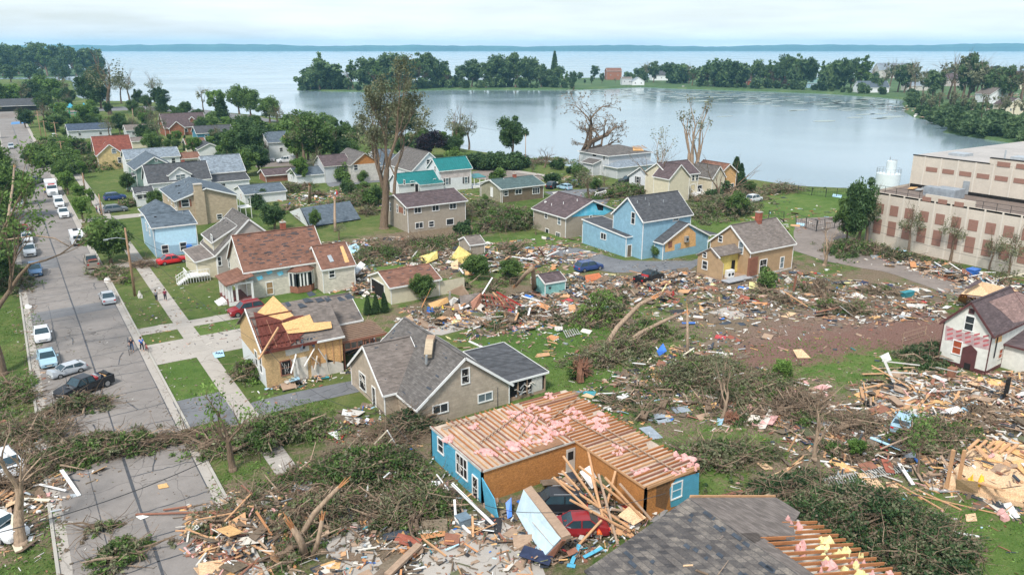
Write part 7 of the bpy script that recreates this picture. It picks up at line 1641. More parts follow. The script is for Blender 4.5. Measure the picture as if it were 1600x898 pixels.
 for s in (-1, 1):
  MB().box(X(.14), s * w * .66 - .2, hood * .62, X(.02), s * w * .66 + .2, hood * .76, litel).build('headlight', root)
  MB().box(X(L - .01) - .03, s * w * .74 - .14, belt * .66, X(L - .06), s * w * .74 + .14, belt * .84, redl).build('taillight', root)
  MB().box(X(a + .25) - .1, s * (w + .1) - .08, belt - .05, X(a + .25) + .05, s * (w + .1) + .08, belt + .1, m).build('wing_mirror', root)
 MB().box(X(.1), -w * .5, .42, X(-.01), w * .5, hood * .62, blackp).build('grille', root)
 MB().box(X(.02), -.26, .36, X(-.03), .26, .47, offwhite).build('number_plate', root)
 if kind in ('suv', 'wagon'):
  for s in (-1, 1): MB().beam((X(b + .3), s * rw * .9, z_ + .07), (X(c - .2), s * rw * .9, z_ + .07), .04, .04, metal).build('roof_rail', root)
 if dmg:
  q = MB()
  for i in range(6): x = X(r.uniform(.2, L - .3)); q.slab([(x, r.uniform(-w, w), belt + .05), (x + .4, r.uniform(-w, w), belt + .2), (x + .2, r.uniform(-w, w), belt + .3)], .02, r.choice([m, metal, blackp]))
  q.build('crumpled_panels', root)
 return root
C_ = car
C_('dark red car at the far end of the left parked row', 'hatch', 'dred', 38, 364, -90)
C_('white parked car between the dark red and the silver-blue one', 'suv', 'white', 43, 378, -90)
C_('silver-blue pickup third in the left parked row', 'pickup', 'silver', 47, 397, -90)
C_('metallic blue SUV nearest in the far left row', 'suv', 'blue', 56, 428, -90)
C_('white sedan parked at the left kerb facing the camera', 'sedan', 'white', 67, 528, -90)
C_('light blue sedan parked behind the white sedan', 'sedan', 'lblue', 75, 566, -88)
C_('crushed silver SUV with smashed front under branches', 'hatch', 'silver', 106, 584, 200, dmg=2.6).scale = (.88, .9, .85)
C_('black pickup half buried under the felled crown', 'pickup', 'black', 133, 612, 208, bed='load', dmg=.6)
C_('silver sedan seen from behind at the right kerb', 'sedan', 'silver', 169, 470, 90)
C_('tan-grey pickup parked by the big green tree', 'pickup', 'tan', 144, 415, 90, bed='load')
C_('white pickup in the middle of the street', 'pickup', 'white', 100, 338, -90)
C_('white pickup just behind the other white pickup', 'pickup', 'white', 93, 322, -90, bed='cap')
C_('grey-white car at the left kerb under the trees', 'suv', 'silver', 30, 323, -90)
C_('dark utility vehicle with orange gear left of the truck', 'pickup', 'grey', 56, 287, 60, bed='load')
C_('white SUV far up the street right side', 'suv', 'white', 86, 216, -90); C_('white car at the far left kerb of the street', 'suv', 'silver', 18, 232, -90)
C_('dark navy SUV on the drive of the sage green house', 'suv', 'navy', 180, 312, 5)
C_('dark grey car parked in front of the navy one', 'wagon', 'grey', 181, 331, 3)
C_('bright red sedan beside the blue wrapped house', 'sedan', 'red', 270, 411, 5)
C_('dark red SUV on the drive by the cream brick house', 'suv', 'dred', 386, 490, 183)
C_('white utility pickup beside the tall damaged white house', 'pickup', 'white', 447, 254, 180, bed='cap')
C_('white pickup farther left by the dense trees', 'pickup', 'white', 414, 254, 180)
C_('dark SUV in front of the long white garage', 'suv', 'black', 528, 281, 183); C_('white SUV behind the dark SUV', 'suv', 'white', 546, 276, 2); C_('royal blue car between garage and dark SUV', 'hatch', 'navy', 517, 278, 0); C_('white car second in the group by the long garage', 'sedan', 'white', 532, 275, 0)
C_('white van parked on the lakeside lawn', 'van', 'white', 512, 220, 0); C_('dark car beside the lakeside white van', 'suv', 'black', 518, 224, 0); C_('dark car with orange load by the lakeside lawn', 'hatch', 'grey', 533, 223, 0)
C_('blue station wagon in the central rubble', 'wagon', 'navy', 920, 422, -2); C_('black wrecked pickup in rubble left of the ochre house', 'pickup', 'black', 1014, 440, 12, dmg=1, bed='load')
C_('white SUV parked on grass near the lake', 'suv', 'white', 1178, 315, 8); C_('pale blue car in wreckage near the lake', 'hatch', 'lblue', 1170, 300, 20, dmg=.6)
C_('blue car parked beyond the foam gable house', 'wagon', 'blue', 897, 291, 160); C_('dark wrecked car left of the blue one', 'suv', 'black', 863, 294, 30, dmg=1); C_('pale blue car half under branches beside it', 'hatch', 'lblue', 882, 296, 100, dmg=.5)
C_('dark pickup in front of the lakeside hip-roofed house', 'pickup', 'black', 982, 286, 175)
C_('black SUV trapped in the open courtyard of the blue house', 'suv', 'black', 868, 797, 148, dmg=.2); C_('crushed dark red car beside it in the courtyard', 'sedan', 'dred', 900, 832, 150, dmg=.6)
C_('crushed white car in the rubble on the right slab', 'hatch', 'lblue', 1412, 668, 20, dmg=1.3)
C_('white car with blue hood cut by the left edge', 'sedan', 'white', 2, 832, -60, dmg=.3); C_('white car under brush at the left driveway', 'suv', 'white', 14, 738, -75, dmg=.4)
C_('yellowish parked car far along the street verge', 'hatch', 'tan', 100, 192, 0)
# emergency truck
def truck():
 root = thing('rescue_truck', 'large white rescue truck stopped in the street', 'truck', G(82, 304), R_(-90)); w = 1.2; m = PAINT['white']; mb = MB()
 mb.box(-4.4, -w, .6, 1.5, w, 3.2, m); mb.box(-4.42, -w - .01, 1.5, 1.4, w + .01, 1.7, MATS['car_paint_red']); mb.build('cargo_body', root)
 mb = MB(); loft(mb, [[(x, -ww, .6), (x, -ww, h_ * .6), (x, -ww * .92, h_), (x, ww * .92, h_), (x, ww, h_ * .6), (x, ww, .6)] for x, h_, ww in ((1.5, 2.7, w), (2.6, 2.65, w), (3.1, 1.75, w), (4.2, 1.55, w * .95), (4.45, 1.0, w * .9))], m); mb.build('cab', root)
 MB().poly([(3.08, -w * .85, 1.78), (3.08, w * .85, 1.78), (2.66, w * .8, 2.58), (2.66, -w * .8, 2.58)], carglass).build('windscreen', root)
 for s in (-1, 1): MB().box(1.7, s * w - .02, 1.7, 2.6, s * w + .02, 2.4, carglass).build('side_window', root); MB().box(4.36, s * .8 - .18, .95, 4.5, s * .8 + .18, 1.2, litel).build('headlight', root)
 MB().box(4.4, -.5, .8, 4.5, .5, 1.4, metal).build('grille', root); MB().box(1.8, -.7, 2.7, 2.1, .7, 2.9, redl).build('light_bar', root); MB().box(4.35, -1.1, .45, 4.6, 1.1, .7, metal).build('bumper', root)
 for x in (3.5, -2.6):
  for s in (-1, 1): t_ = MB().cyl((x, s * (w - .15) - .15, .5), .5, .3, tyre, 16, axis='y').build('wheel', root); MB().cyl((x, s * (w + .02) - (.04 if s < 0 else 0), .5), .28, .04, rimm, 12, axis='y').build('rim', t_)
truck()
# camper trailer
root = thing('camper_trailer', 'small white camper trailer with rounded rear and spare wheel', 'camper trailer', G(121, 381), R_(90)); mb = MB()
prof = [(-2.2, .45), (-2.2, 1.7), (-2.0, 2.3), (-1.5, 2.55), (1.2, 2.55), (1.9, 2.1), (2.2, 1.4), (2.2, .45)]
mb.raw([(x, -1, z) for x, z in prof] + [(x, 1, z) for x, z in prof], [tuple(range(8)), tuple(range(15, 7, -1))] + [((i + 1) % 8, i, 8 + i, 8 + (i + 1) % 8) for i in range(8)], PAINT['white']); mb.build('shell', root)
MB().box(-2.26, -.6, 1.45, -2.2, .6, 1.95, carglass).build('rear_window', root); MB().box(-.6, 1.0, 1.3, .5, 1.03, 1.8, carglass).build('side_window', root); MB().cyl((-2.38, 0, .95), .3, .16, tyre, 14, axis='x').build('spare_wheel', root); MB().box(-.5, -.4, 2.55, .3, .4, 2.8, blackp).build('roof_unit', root)
for s in (-1, 1): MB().cyl((0, s * .95 - .1, .33), .33, .2, tyre, 14, axis='y').build('wheel', root)
# skid loader by the lane
root = thing('skid_loader', 'white and black skid loader working on the lane', 'loader', G(938, 309), R_(150)); mb = MB(); mb.box(-1.2, -.7, .4, .9, .7, 1.3, white); mb.box(-.9, -.55, 1.3, .5, .55, 2.2, blackp); mb.box(-1.3, -.6, 1.0, -.8, .6, 1.7, white); mb.build('body', root)
for s in (-1, 1):
 mb = MB(); mb.beam((-1.1, s * .78, 1.8), (1.2, s * .78, 1.2), .14, .2, white); mb.beam((1.2, s * .78, 1.2), (1.5, s * .78, .5), .14, .18, white); mb.build('lift_arm', root)
 for x in (-.7, .6): MB().cyl((x, s * .8 - .12, .4), .4, .24, tyre, 14, axis='y').build('wheel', root)
MB().raw([(1.5, -.9, .1), (2.2, -.9, .1), (2.2, .9, .1), (1.5, .9, .1), (1.4, -.9, .8), (1.4, .9, .8)], [(0, 1, 2, 3), (0, 3, 5, 4), (0, 4, 1), (3, 2, 5)], metal).build('bucket', root)
# ================================================================ poles and wires
def pole(label, px, py, top, rad=.16, arms=1, lean=(0, 0), m=polew, ang=0):
 p = G(px, py); Hh = zat(p.x, p.y, top); root = thing('utility_pole', label, 'utility pole', p, R_(ang)); a = Vector((lean[0] * Hh, lean[1] * Hh, Hh))
 MB().tube([(0, 0, -.2), a * .5, a], [rad, rad * .85, rad * .65], m, 9).build('pole', root, smooth=True)
 for i in range(arms):
  z = a * (1 - .05 - i * .09); mb = MB(); mb.beam(z + Vector((-1.1, 0, 0)), z + Vector((1.1, 0, 0)), .12, .14, m); o = mb.build('crossarm', root)
  for x in (-1, -.5, .5, 1): MB().cyl(z + Vector((x, 0, .07)), .05, .18, blackp, 6).build('insulator', o)
 return p + Matrix.Rotation(R_(ang), 3, 'Z') @ a
P1 = pole('tall reddish-brown utility pole beside the big green street tree', 211, 462, 356, .19, 0)
MB_ = thing('street_lamp_arm', 'bare lamp arm reaching left from the reddish utility pole', 'lamp arm', P1 - Vector((0, 0, 1.6))); MB().tube([(0, 0, 0), (-1.2, 0, .35), (-2.4, 0, .3)], [.05, .05, .05], metal, 6).build('arm', MB_); MB().box(-2.9, -.1, .15, -2.3, .1, .32, metal).build('lamp_head', MB_)
P2 = pole('utility pole behind the bright street tree', 161, 346, 303, .17, 0); P3 = pole('utility pole beside the far lawn', 133, 298, 270, .17, 0)
P4 = pole('pale utility pole left of the felled street crown', 100, 258, 220, .16, 1); P5 = pole('far utility pole with crossarm near the slate-roofed house', 92, 236, 190, .17, 1); P6 = pole('second far utility pole just left of the slate roof', 74, 226, 188, .15, 1); P7 = pole('farthest utility pole at the end of the street row', 66, 222, 173, .16, 2)
P8 = pole('pale pole standing in the park lawn', 210, 196, 170, .2, 0, m=luml); P9 = pole('grey pole behind the long white garage', 510, 226, 190, .15, 0, m=luml); P10 = pole('leaning pale pole near the lakeside lawn', 546, 228, 196, .18, 0, (-.12, 0), m=luml)
P11 = pole('pole on the lawn right of the half-bare tree', 708, 236, 190, .14, 0, m=luml); P12 = pole('slim pole at the shore beside the round dark tree', 821, 262, 210, .14, 0, m=luml); P13 = pole('broken pole in the tangled field branches', 1126, 640, 565, .12, 0, (.02, 0), m=luml)
P14 = pole('black iron rod standing by the block house wall', 778, 655, 605, .05, 0, m=blackp); P15 = pole('slender pole beside the ragged building tree', 1604, 470, 350, .1, 0, m=luml)
def wire(label, pts, sag=.6, rad=.022):
 root = thing('overhead_wire', label, 'wire', pts[0]); mb = MB()
 for a, b in zip(pts, pts[1:]):
  q = [a.lerp(b, i / 12) - Vector((0, 0, 4 * sag * (i / 12) * (1 - i / 12))) for i in range(13)]; mb.tube([v - pts[0] for v in q], [rad] * 13, blackp, 4, cap=False)
 mb.build('cable', root)
z_ = Vector((0, 0, .3))
wire('upper wire running along the right-hand pole row', [P7, P6, P5, P4, P3, P2, P1], .8); wire('lower wire of the same pole row', [p - Vector((0.5, 0, 1.2)) for p in (P6, P4, P3, P2, P1)], .9)
wire('service wire from the reddish pole down over the red car', [P1 - z_, G(330, 415, 3.5)], 1.0); wire('service wire from the reddish pole towards the torn-open house', [P1 - z_ * 2, G(418, 545, 4.6), G(560, 640, 5.5)], 1.2)
wire('thick dark wire hanging low across the near street', [G(-30, 838, 5.5), G(330, 716, 5.5)], .5, .035); wire('thin wire slanting over the near field to the roofless house', [G(560, 600, 4), G(790, 830, 4)], .6); wire('loose wire drooping over the roofless house front', [G(700, 760, 1.2), G(820, 800, 3.5), G(1040, 770, 3.6)], .5)
wire('pair of wires crossing in front of the concrete building', [G(1355, 345, 6), G(1640, 410, 6)], .5); wire('lower wire crossing in front of the concrete building', [G(1340, 352, 5), G(1640, 425, 5)], .5); wire('wire over the lake right of the half-bare tree', [P11, P12], .4)
# ================================================================ fences
def fence(label, pts, hh=1.4, n=8, name='chain_fence', m=blackp):
 P_ = [G(*p) for p in pts]; root = thing(name, label, 'fence', P_[0]); o = P_[0]; r = random.Random(int(pts[0][0]))
 for a, b in zip(P_, P_[1:]):
  k = max(1, int((b - a).length / 2.6))
  for i in range(k + 1): q = a.lerp(b, i / k) - o; MB().beam(q, q + Vector((r.uniform(-.25, .25), r.uniform(-.25, .25), hh)), .1, .1, m).build('post', root)
  mb = MB()
  for z in (.15, hh * .55, hh): mb.beam(a - o + Vector((0, 0, z)), b - o + Vector((0, 0, z)), .045, .045, m)
  k2 = k * 5
  for i in range(k2): q = a.lerp(b, i / k2) - o; mb.beam(q + Vector((0, 0, .1)), q + Vector((0, 0, hh)), .02, .02, m)
  mb.build('rails', root)
fence('dark fence along the lakeside edge of the right lawn', [(1225, 300), (1290, 308), (1340, 305)], 2.0); fence('leaning dark fence beside the lane at the ragged tree', [(1244, 352), (1275, 362), (1330, 352)], 2.2); fence('black fence behind the ochre house', [(1200, 345), (1225, 348)], 2.2)
fence('low wire fence left of the red-wrapped house', [(1410, 535), (1445, 524)], 1.2, m=luml)
def flatfence(label, a, b, c, d, n, m=luml):
 A_, B_, C_, D_ = [G(*q, .12) for q in (a, b, c, d)]; root = thing('flattened_fence', label, 'fence', A_); o = A_; mb = MB()
 for i in range(n): t = i / (n - 1); mb.beam(A_.lerp(B_, t) - o, D_.lerp(C_, t) - o + Vector((0, 0, .05)), .09, .04, m)
 for s in (.15, .85): mb.beam(A_.lerp(D_, s) - o, B_.lerp(C_, s) - o, .08, .05, m)
 mb.build('pickets', root)
FM = mat('weathered_fence', (.36, .36, .34), .85, 'wood')
flatfence('long flattened picket fence in the lower right grass', (1248, 752), (1335, 737), (1342, 752), (1262, 768), 22, FM); flatfence('second flattened picket fence below the foliage at right', (1345, 732), (1395, 722), (1410, 738), (1362, 748), 14, FM)
flatfence('small flattened picket piece beyond the grey lean-to', (760, 540), (785, 534), (788, 542), (766, 550), 8, FM); flatfence('small pallet-like fence piece in the grass mid-field', (880, 516), (900, 512), (906, 522), (886, 528), 7, FM)
flatfence('bundle of leaning grey slats in the central rubble', (856, 482), (870, 478), (876, 500), (862, 505), 7, FM)
# ================================================================ people
skinm = mat('skin', (.5, .28, .2), .6, amt=.05)
def skinobj(name, parent, verts, edges, rad, m, root_i=0):
 me = bpy.data.meshes.new(name); me.from_pydata([tuple(v) for v in verts], edges, []); me.materials.append(m); o = link(name, me, parent)
 md = o.modifiers.new('skin', 'SKIN'); lay = me.skin_vertices[0].data
 for i, r_ in enumerate(rad): lay[i].radius = (r_, r_) if not isinstance(r_, tuple) else r_
 lay[root_i].use_root = True; md.use_smooth_shade = True
 s = o.modifiers.new('sub', 'SUBSURF'); s.levels = s.render_levels = 1; return o
def person(label, px, py, head, shirt, pants, pose='walk', group=None, z=0, arms=0.0, hair=mat('brown_hair', (.06, .035, .02), .9), pos=None, hat=None):
 p = G(px, py, z) if pos is None else Vector(pos); root = thing('person', label, 'person', p, R_(head), group); s = .16 if pose == 'walk' else .04; a = arms
 J = dict(pel=(0, 0, .94), ch=(0.01, 0, 1.26), nk=(.02, 0, 1.48), hd=(.04, 0, 1.62), ht=(.05, 0, 1.74), ls=(0, .18, 1.42), rs=(0, -.18, 1.42), le=(.08 + a * .1, .24, 1.14), re=(.05 + a * .1, -.24, 1.14), lw=(.22 + a * .25, .22, .98 + a * .05), rw=(.2 + a * .25, -.22, .98 + a * .05), lh=(.28 + a * .25, .21, .93 + a * .05), rh=(.26 + a * .25, -.21, .93 + a * .05),
   lp=(0, .1, .9), rp=(0, -.1, .9), lk=(s + .03, .11, .5), rk=(-s * .3 + .03, -.11, .5), la=(s, .11, .09), ra=(-s * 1.6, -.11, .09), lt=(s + .18, .12, .04), rt=(-s * 1.6 + .18, -.12, .04))
 k = list(J); ix = {n: i for i, n in enumerate(k)}; E = lambda *q: [(ix[x], ix[y]) for x, y in q]
 R0 = dict(pel=.13, ch=(.14, .11), nk=.055, hd=.095, ht=.07, ls=.06, rs=.06, le=.045, re=.045, lw=.032, rw=.032, lh=.035, rh=.035, lp=.09, rp=.09, lk=.06, rk=.06, la=.04, ra=.04, lt=.035, rt=.035)
 ed = E(('pel', 'ch'), ('ch', 'nk'), ('nk', 'hd'), ('hd', 'ht'), ('ch', 'ls'), ('ch', 'rs'), ('ls', 'le'), ('rs', 're'), ('le', 'lw'), ('re', 'rw'), ('lw', 'lh'), ('rw', 'rh'), ('pel', 'lp'), ('pel', 'rp'), ('lp', 'lk'), ('rp', 'rk'), ('lk', 'la'), ('rk', 'ra'), ('la', 'lt'), ('ra', 'rt'))
 skinobj('body', root, [J[n] for n in k], ed, [R0[n] for n in k], skinm)
 def sub(name, ks, es, rs, m): i2 = {n: i for i, n in enumerate(ks)}; skinobj(name, root, [J[n] for n in ks], [(i2[x], i2[y]) for x, y in es], rs, m)
 J['nb'] = (.015, 0, 1.44); J['lu'] = tuple(Vector(J['ls']).lerp(Vector(J['le']), .8)); J['ru'] = tuple(Vector(J['rs']).lerp(Vector(J['re']), .8))
 sub('shirt', ['pel', 'ch', 'nb', 'ls', 'rs', 'lu', 'ru'], [('pel', 'ch'), ('ch', 'nb'), ('ch', 'ls'), ('ch', 'rs'), ('ls', 'lu'), ('rs', 'ru')], [.155, (.165, .135), .08, .08, .08, .07, .07], shirt)
 J['lc'] = tuple(Vector(J['lk']).lerp(Vector(J['la']), .8 if pose != 'short' else .1)); J['rc'] = tuple(Vector(J['rk']).lerp(Vector(J['ra']), .8))
 sub('trousers', ['pel', 'lp', 'rp', 'lk', 'rk', 'lc', 'rc'], [('pel', 'lp'), ('pel', 'rp'), ('lp', 'lk'), ('rp', 'rk'), ('lk', 'lc'), ('rk', 'rc')], [.14, .11, .11, .085, .085, .06, .06], pants)
 mb = MB(); mb.tube([(.03, 0, 1.62), (.02, 0, 1.72), (.03, 0, 1.79), (.03, 0, 1.8)], [.115, .12, .07, .01], hat or hair, 10); mb.build('hat' if hat else 'hair', root, smooth=True)
 return root
shirtb = mat('blue_shirt', (.05, .16, .55), .8); shirtk = mat('dark_shirt', (.03, .03, .045), .8); shirtg = mat('grey_shirt', (.25, .25, .26), .8); hiv = mat('hi_vis_yellow', (.55, .75, .05), .7); maroon = mat('maroon_cloth', (.2, .03, .06), .8); deni = mat('denim', (.06, .09, .16), .85)
c1 = G(207, 549); c2 = G(222.5, 548)
person('walker in dark clothes pushing a bicycle down the street', 0, 0, -95, shirtk, deni, 'walk', arms=.8, pos=c1, hat=mat('beige_cap', (.4, .33, .25), .8)); pb = person('walker in a blue shirt holding a red bicycle by the kerb', 0, 0, -85, shirtb, shirtk, 'walk', arms=.8, pos=c2); MB().box(.135, -.07, 1.26, .16, .07, 1.34, litel).build('shirt_print', pb)
person('walker in grey top on the pavement, left of a pair', 245, 471, 70, shirtg, shirtk); person('walker in maroon top on the pavement, right of a pair', 259, 470, 80, maroon, shirtk)
person('worker in yellow hi-vis beside the rescue truck', 71, 304, -60, hiv, deni, 'stand'); person('person in dark top by the dark parked cars', 187, 323, 180, shirtk, deni, 'stand'); person('person in red top left of the dark parked cars', 152, 334, 0, maroon, deni, 'stand'); person('person in grey top near the enclosed corner porch', 193, 324, 200, shirtg, shirtk, 'stand'); person('person in blue on the verge by the utility pole', 157, 335, 10, deni, shirtk, 'stand')
def bike(label, p, head, m):
 root = thing('bicycle', label, 'bicycle', p, R_(head))
 for x in (-.52, .52):
  mb = MB(); n = 18; q = [(x + .33 * math.cos(i * 2 * math.pi / n), 0, .35 + .33 * math.sin(i * 2 * math.pi / n)) for i in range(n + 1)]; mb.tube(q, [.025] * (n + 1), tyre, 5, cap=False); w = mb.build('wheel', root)
  mb = MB(); 
  for i in range(8): mb.beam((x, 0, .35), (x + .32 * math.cos(i * .785), 0, .35 + .32 * math.sin(i * .785)), .008, .008, metal)
  mb.build('spokes', w)
 mb = MB(); bb, st, hd = (-.05, 0, .35), (-.2, 0, .85), (.36, 0, .88)
 for a, b in ((bb, st), (st, hd), (bb, hd), (st, (-.52, 0, .35)), (bb, (-.52, 0, .35)), (hd, (.52, 0, .35)), (hd, (.33, 0, 1.0))): mb.beam(a, b, .035, .035, m)
 mb.build('frame', root); MB().tube([(.38, -.27, 1.02), (.33, 0, 1.0), (.38, .27, 1.02)], [.018] * 3, blackp, 5).build('handlebar', root); MB().box(-.33, -.07, .88, -.08, .07, .93, blackp).build('saddle', root)
bike('grey bicycle pushed by the walker in dark clothes', c1 + Vector((-.42, -.45, 0)), -95, metal); bike('red bicycle held by the walker in the blue shirt', c2 + Vector((.42, -.5, 0)), -85, redp)

rt = thing('warning_sign', 'yellow diamond warning sign on a post by the far kerb', 'road sign', G(85, 256), R_(180)); MB().cyl((0, 0, 0), .05, 2.3, metal, 6).build('post', rt); MB().raw([(0, .06, 1.7), (.65, .06, 2.35), (0, .06, 3.0), (-.65, .06, 2.35), (0, .02, 1.7), (.65, .02, 2.35), (0, .02, 3.0), (-.65, .02, 2.35)], [(3, 2, 1, 0), (4, 5, 6, 7), (0, 1, 5, 4), (1, 2, 6, 5), (2, 3, 7, 6), (3, 0, 4, 7)], yelp).build('panel', rt); MB().box(-.1, .065, 2.15, .1, .08, 2.55, blackp).build('symbol', rt)
# ================================================================ loose pieces that can be told apart
def board(label, a, b, w, th, m, name='plank', cat='plank', za=.08, zb=.08, group=None):
 A_, B_ = G(*a, za), G(*b, zb); root_ = MB().beam((0, 0, 0), B_ - A_, w, th, m).build(name); root_.location = A_; return tag(root_, label, cat, group)
def sheetp(label, pts, m, name='plywood_sheet', cat='plywood sheet', th=.03, z=.08):
 P_ = [G(q[0], q[1], q[2] if len(q) > 2 else z) for q in pts]; o = MB().slab([p - P_[0] for p in P_], th, m).build(name); o.location = P_[0]; return tag(o, label, cat)
S_ = sheetp
S_('plywood sheet lying near the red dirt patch, upper left', [(1219, 494), (1232, 487), (1246, 489), (1230, 496)], osbp)
S_('tilted plywood sheet propped on a stick in the lawn', [(1239, 546, .9), (1253, 545, .9), (1267, 559, .1), (1246, 559, .1)], osbp)
S_('big plywood sheet by the flattened fence at right', [(1337, 739), (1362, 738), (1384, 764), (1362, 764)], osbp); S_('small plywood piece right of the big sheet', [(1384, 752), (1400, 754), (1404, 761), (1386, 760)], osbp)
S_('pale board piece at the left edge of the lower right lawn', [(1178, 719), (1195, 722), (1211, 732), (1194, 733)], osbp); S_('square board piece in the grass near the sheet of dark felt', [(1508, 803), (1524, 801), (1527, 813), (1510, 814)], osbp)
S_('long board panel in front of the red-wrapped house', [(1528, 588, .7), (1565, 594, .5), (1564, 604, .1), (1527, 600, .1)], osb); S_('pale blue panel on the rubble of the right slab', [(1497, 640, .6), (1518, 627, .8), (1531, 632, .6), (1512, 646, .3)], tarp, 'painted_panel', 'panel')
S_('large white sheet metal lying in the grass at the grey lean-to', [(738, 558, .3), (796, 543, .3), (828, 560, .2), (800, 574, .2), (752, 570, .2)], mat('silver_sheet', (.5, .6, .66), .35, metal=.3), 'metal_sheet', 'metal sheet', .06)
for l_, q in (('left', [(1000, 648), (1030, 645), (1052, 650), (1030, 656)]), ('middle', [(1012, 655), (1040, 652), (1052, 657), (1030, 662)]), ('right', [(1046, 636), (1072, 634), (1080, 642), (1056, 645)])): S_(f'grey roofing sheet on the lawn behind the roofless house, {l_} of three', q, mat('grey_sheet', (.26, .3, .34), .7), 'roofing_sheet', 'roofing sheet')
S_('grey sheet near the joists, closest to the roofless house', [(998, 668), (1016, 665), (1036, 683), (1020, 686)], MATS['grey_sheet'], 'roofing_sheet', 'roofing sheet'); S_('plywood piece on grass right behind the roofless house', [(908, 618), (920, 612), (937, 615), (926, 622)], osbp)
S_('brown plywood board under the grey branches in the field', [(1098, 634, .5), (1118, 628, .6), (1128, 634, .4), (1112, 640, .1)], osb); S_('orange panel in the field tangle', [(1016, 584, .4), (1032, 582, .5), (1037, 591, .2), (1020, 592, .1)], osb)
S_('yellow insulated board leaning in the rubble, larger of two', [(703, 405, .2), (717, 384, 2.6), (736, 397, 2.4), (722, 412, .2)], mat('yellow_board', (.68, .56, .2), .85), 'insulated_board', 'board', .12); S_('yellow-orange board leaning in the rubble, smaller of two', [(652, 402, .4), (683, 392, 1.8), (684, 404, .6), (666, 412, .2)], MATS['yellow_board'], 'insulated_board', 'board', .1)
S_('orange board below the big yellow board', [(704, 412, .5), (716, 404, .9), (716, 421, .1), (706, 420, .1)], osbp); S_('white sheet left of the yellow boards', [(536, 388, .4), (556, 380, .6), (568, 393, .2), (545, 396, .1)], tarp, 'metal_sheet', 'metal sheet')
S_('long grey gutter sheet along the concrete building foot', [(1392, 387, .6), (1420, 392, .6), (1424, 397, .1), (1395, 394, .1)], tarp, 'metal_sheet', 'metal sheet'); S_('bright tarp on the lawn near the lake', [(1302, 303), (1316, 305), (1314, 309), (1300, 307)], tarp, 'tarpaulin', 'tarp')
S_('white curved sheet on the grass left of the pine brush', [(1375, 556, .8), (1388, 550, 1.0), (1393, 562, .3), (1381, 565, .1)], white, 'metal_sheet', 'metal sheet'); S_('white gutter strip by the brown bin', [(1441, 583, .4), (1447, 580, .4), (1482, 593, .2), (1476, 596, .2)], white, 'gutter_piece', 'gutter'); S_('grey sheet beside the dark evergreen brush', [(1442, 545, .9), (1453, 537, 1.1), (1460, 540, .8), (1450, 550, .4)], metal, 'metal_sheet', 'metal sheet')
S_('pale board strip at the far left of the field rubble', [(1268, 466), (1290, 463), (1330, 470), (1318, 476)], osbp); S_('pale board strip behind the other in the field rubble', [(1288, 462), (1310, 460), (1322, 466), (1300, 468)], osbp); S_('white panel flat on the field', [(1352, 480), (1360, 478), (1365, 482), (1354, 484)], white, 'panel', 'panel')
S_('brown door-like panel in the rubble by the blue wagon', [(914, 430, .8), (936, 426, 1.2), (942, 434, .6), (916, 441, .3)], mat('rust_panel', (.4, .13, .06), .8), 'wooden_panel', 'panel', .08); S_('brown panel flat in the rubble by the teal shed', [(935, 458, .3), (955, 446, .5), (972, 452, .4), (945, 462, .2)], lumd, 'wooden_panel', 'panel')
S_('dark felt strip beside the flattened house', [(1502, 770), (1530, 774), (1590, 792), (1600, 800), (1560, 792)], felt, 'felt_strip', 'roofing felt'); S_('yellow mat in the front of the torn-open annex', [(1171, 440, .4), (1187, 440, .4), (1186, 452, .2), (1170, 450, .2)], mat('yellow_mat', (.7, .66, .3), .8), 'mat', 'mat')
S_('dark red slatted panel beside the foreground roof', [(1103, 778, .2), (1160, 764, .3), (1163, 783, .1), (1108, 792, 0)], lumd, 'slatted_panel', 'panel', .3); S_('brown painted scrap on the street, nearest plate-like one', [(246, 757), (260, 754), (264, 760), (248, 763)], osb, 'board_scrap', 'scrap'); S_('white and yellow painted scrap on the street', [(211, 806), (222, 804), (233, 806), (220, 811)], white, 'board_scrap', 'scrap')
S_('blue lettered sign board lying on the grass', [(332, 551, .1), (348, 546, .1), (351, 556, .1), (336, 559, .1)], tarp, 'sign_board', 'sign'); sg = bpy.data.objects['sign_board']; q_ = MB()
for i in range(3):
 for a_, b_ in (((337 + i * 4, 552.5), (338.4 + i * 4, 550)), ((338.4 + i * 4, 550), (340 + i * 4, 552)), ((337.6 + i * 4, 551.4), (339.6 + i * 4, 551))): q_.beam(G(*a_, .125) - sg.location, G(*b_, .125) - sg.location, .09, .02, cloth)
q_.build('lettering', sg)
S_('orange board scrap in the front rubble', [(500, 882), (517, 876), (534, 872), (530, 888), (505, 888)], osb)
S_('dark blue tarp heap beside the shed panel', [(790, 785, .9), (799, 776, 1.2), (800, 806, .2), (793, 810, .1)], bluepnt, 'blue_tarp', 'tarp', .2); S_('bright blue barrel-like tarp in field tangle', [(1026, 548, .9), (1036, 536, 1.4), (1042, 548, .8), (1030, 556, .3)], MATS['blue_shirt'] if 'blue_shirt' in MATS else bluepnt, 'blue_cloth', 'cloth')
BB = board
BB('long reddish plank reaching across the near street', (212, 803), (395, 797), .16, .08, lumd, zb=.5); BB('shorter reddish plank resting on the long one', (255, 796), (292, 791), .16, .08, lumd, za=.2, zb=.2); BB('reddish plank flat near the kerb end', (297, 848), (343, 849), .2, .08, lumd); BB('reddish plank lying diagonally on the street', (290, 868), (345, 858), .18, .08, lumd)
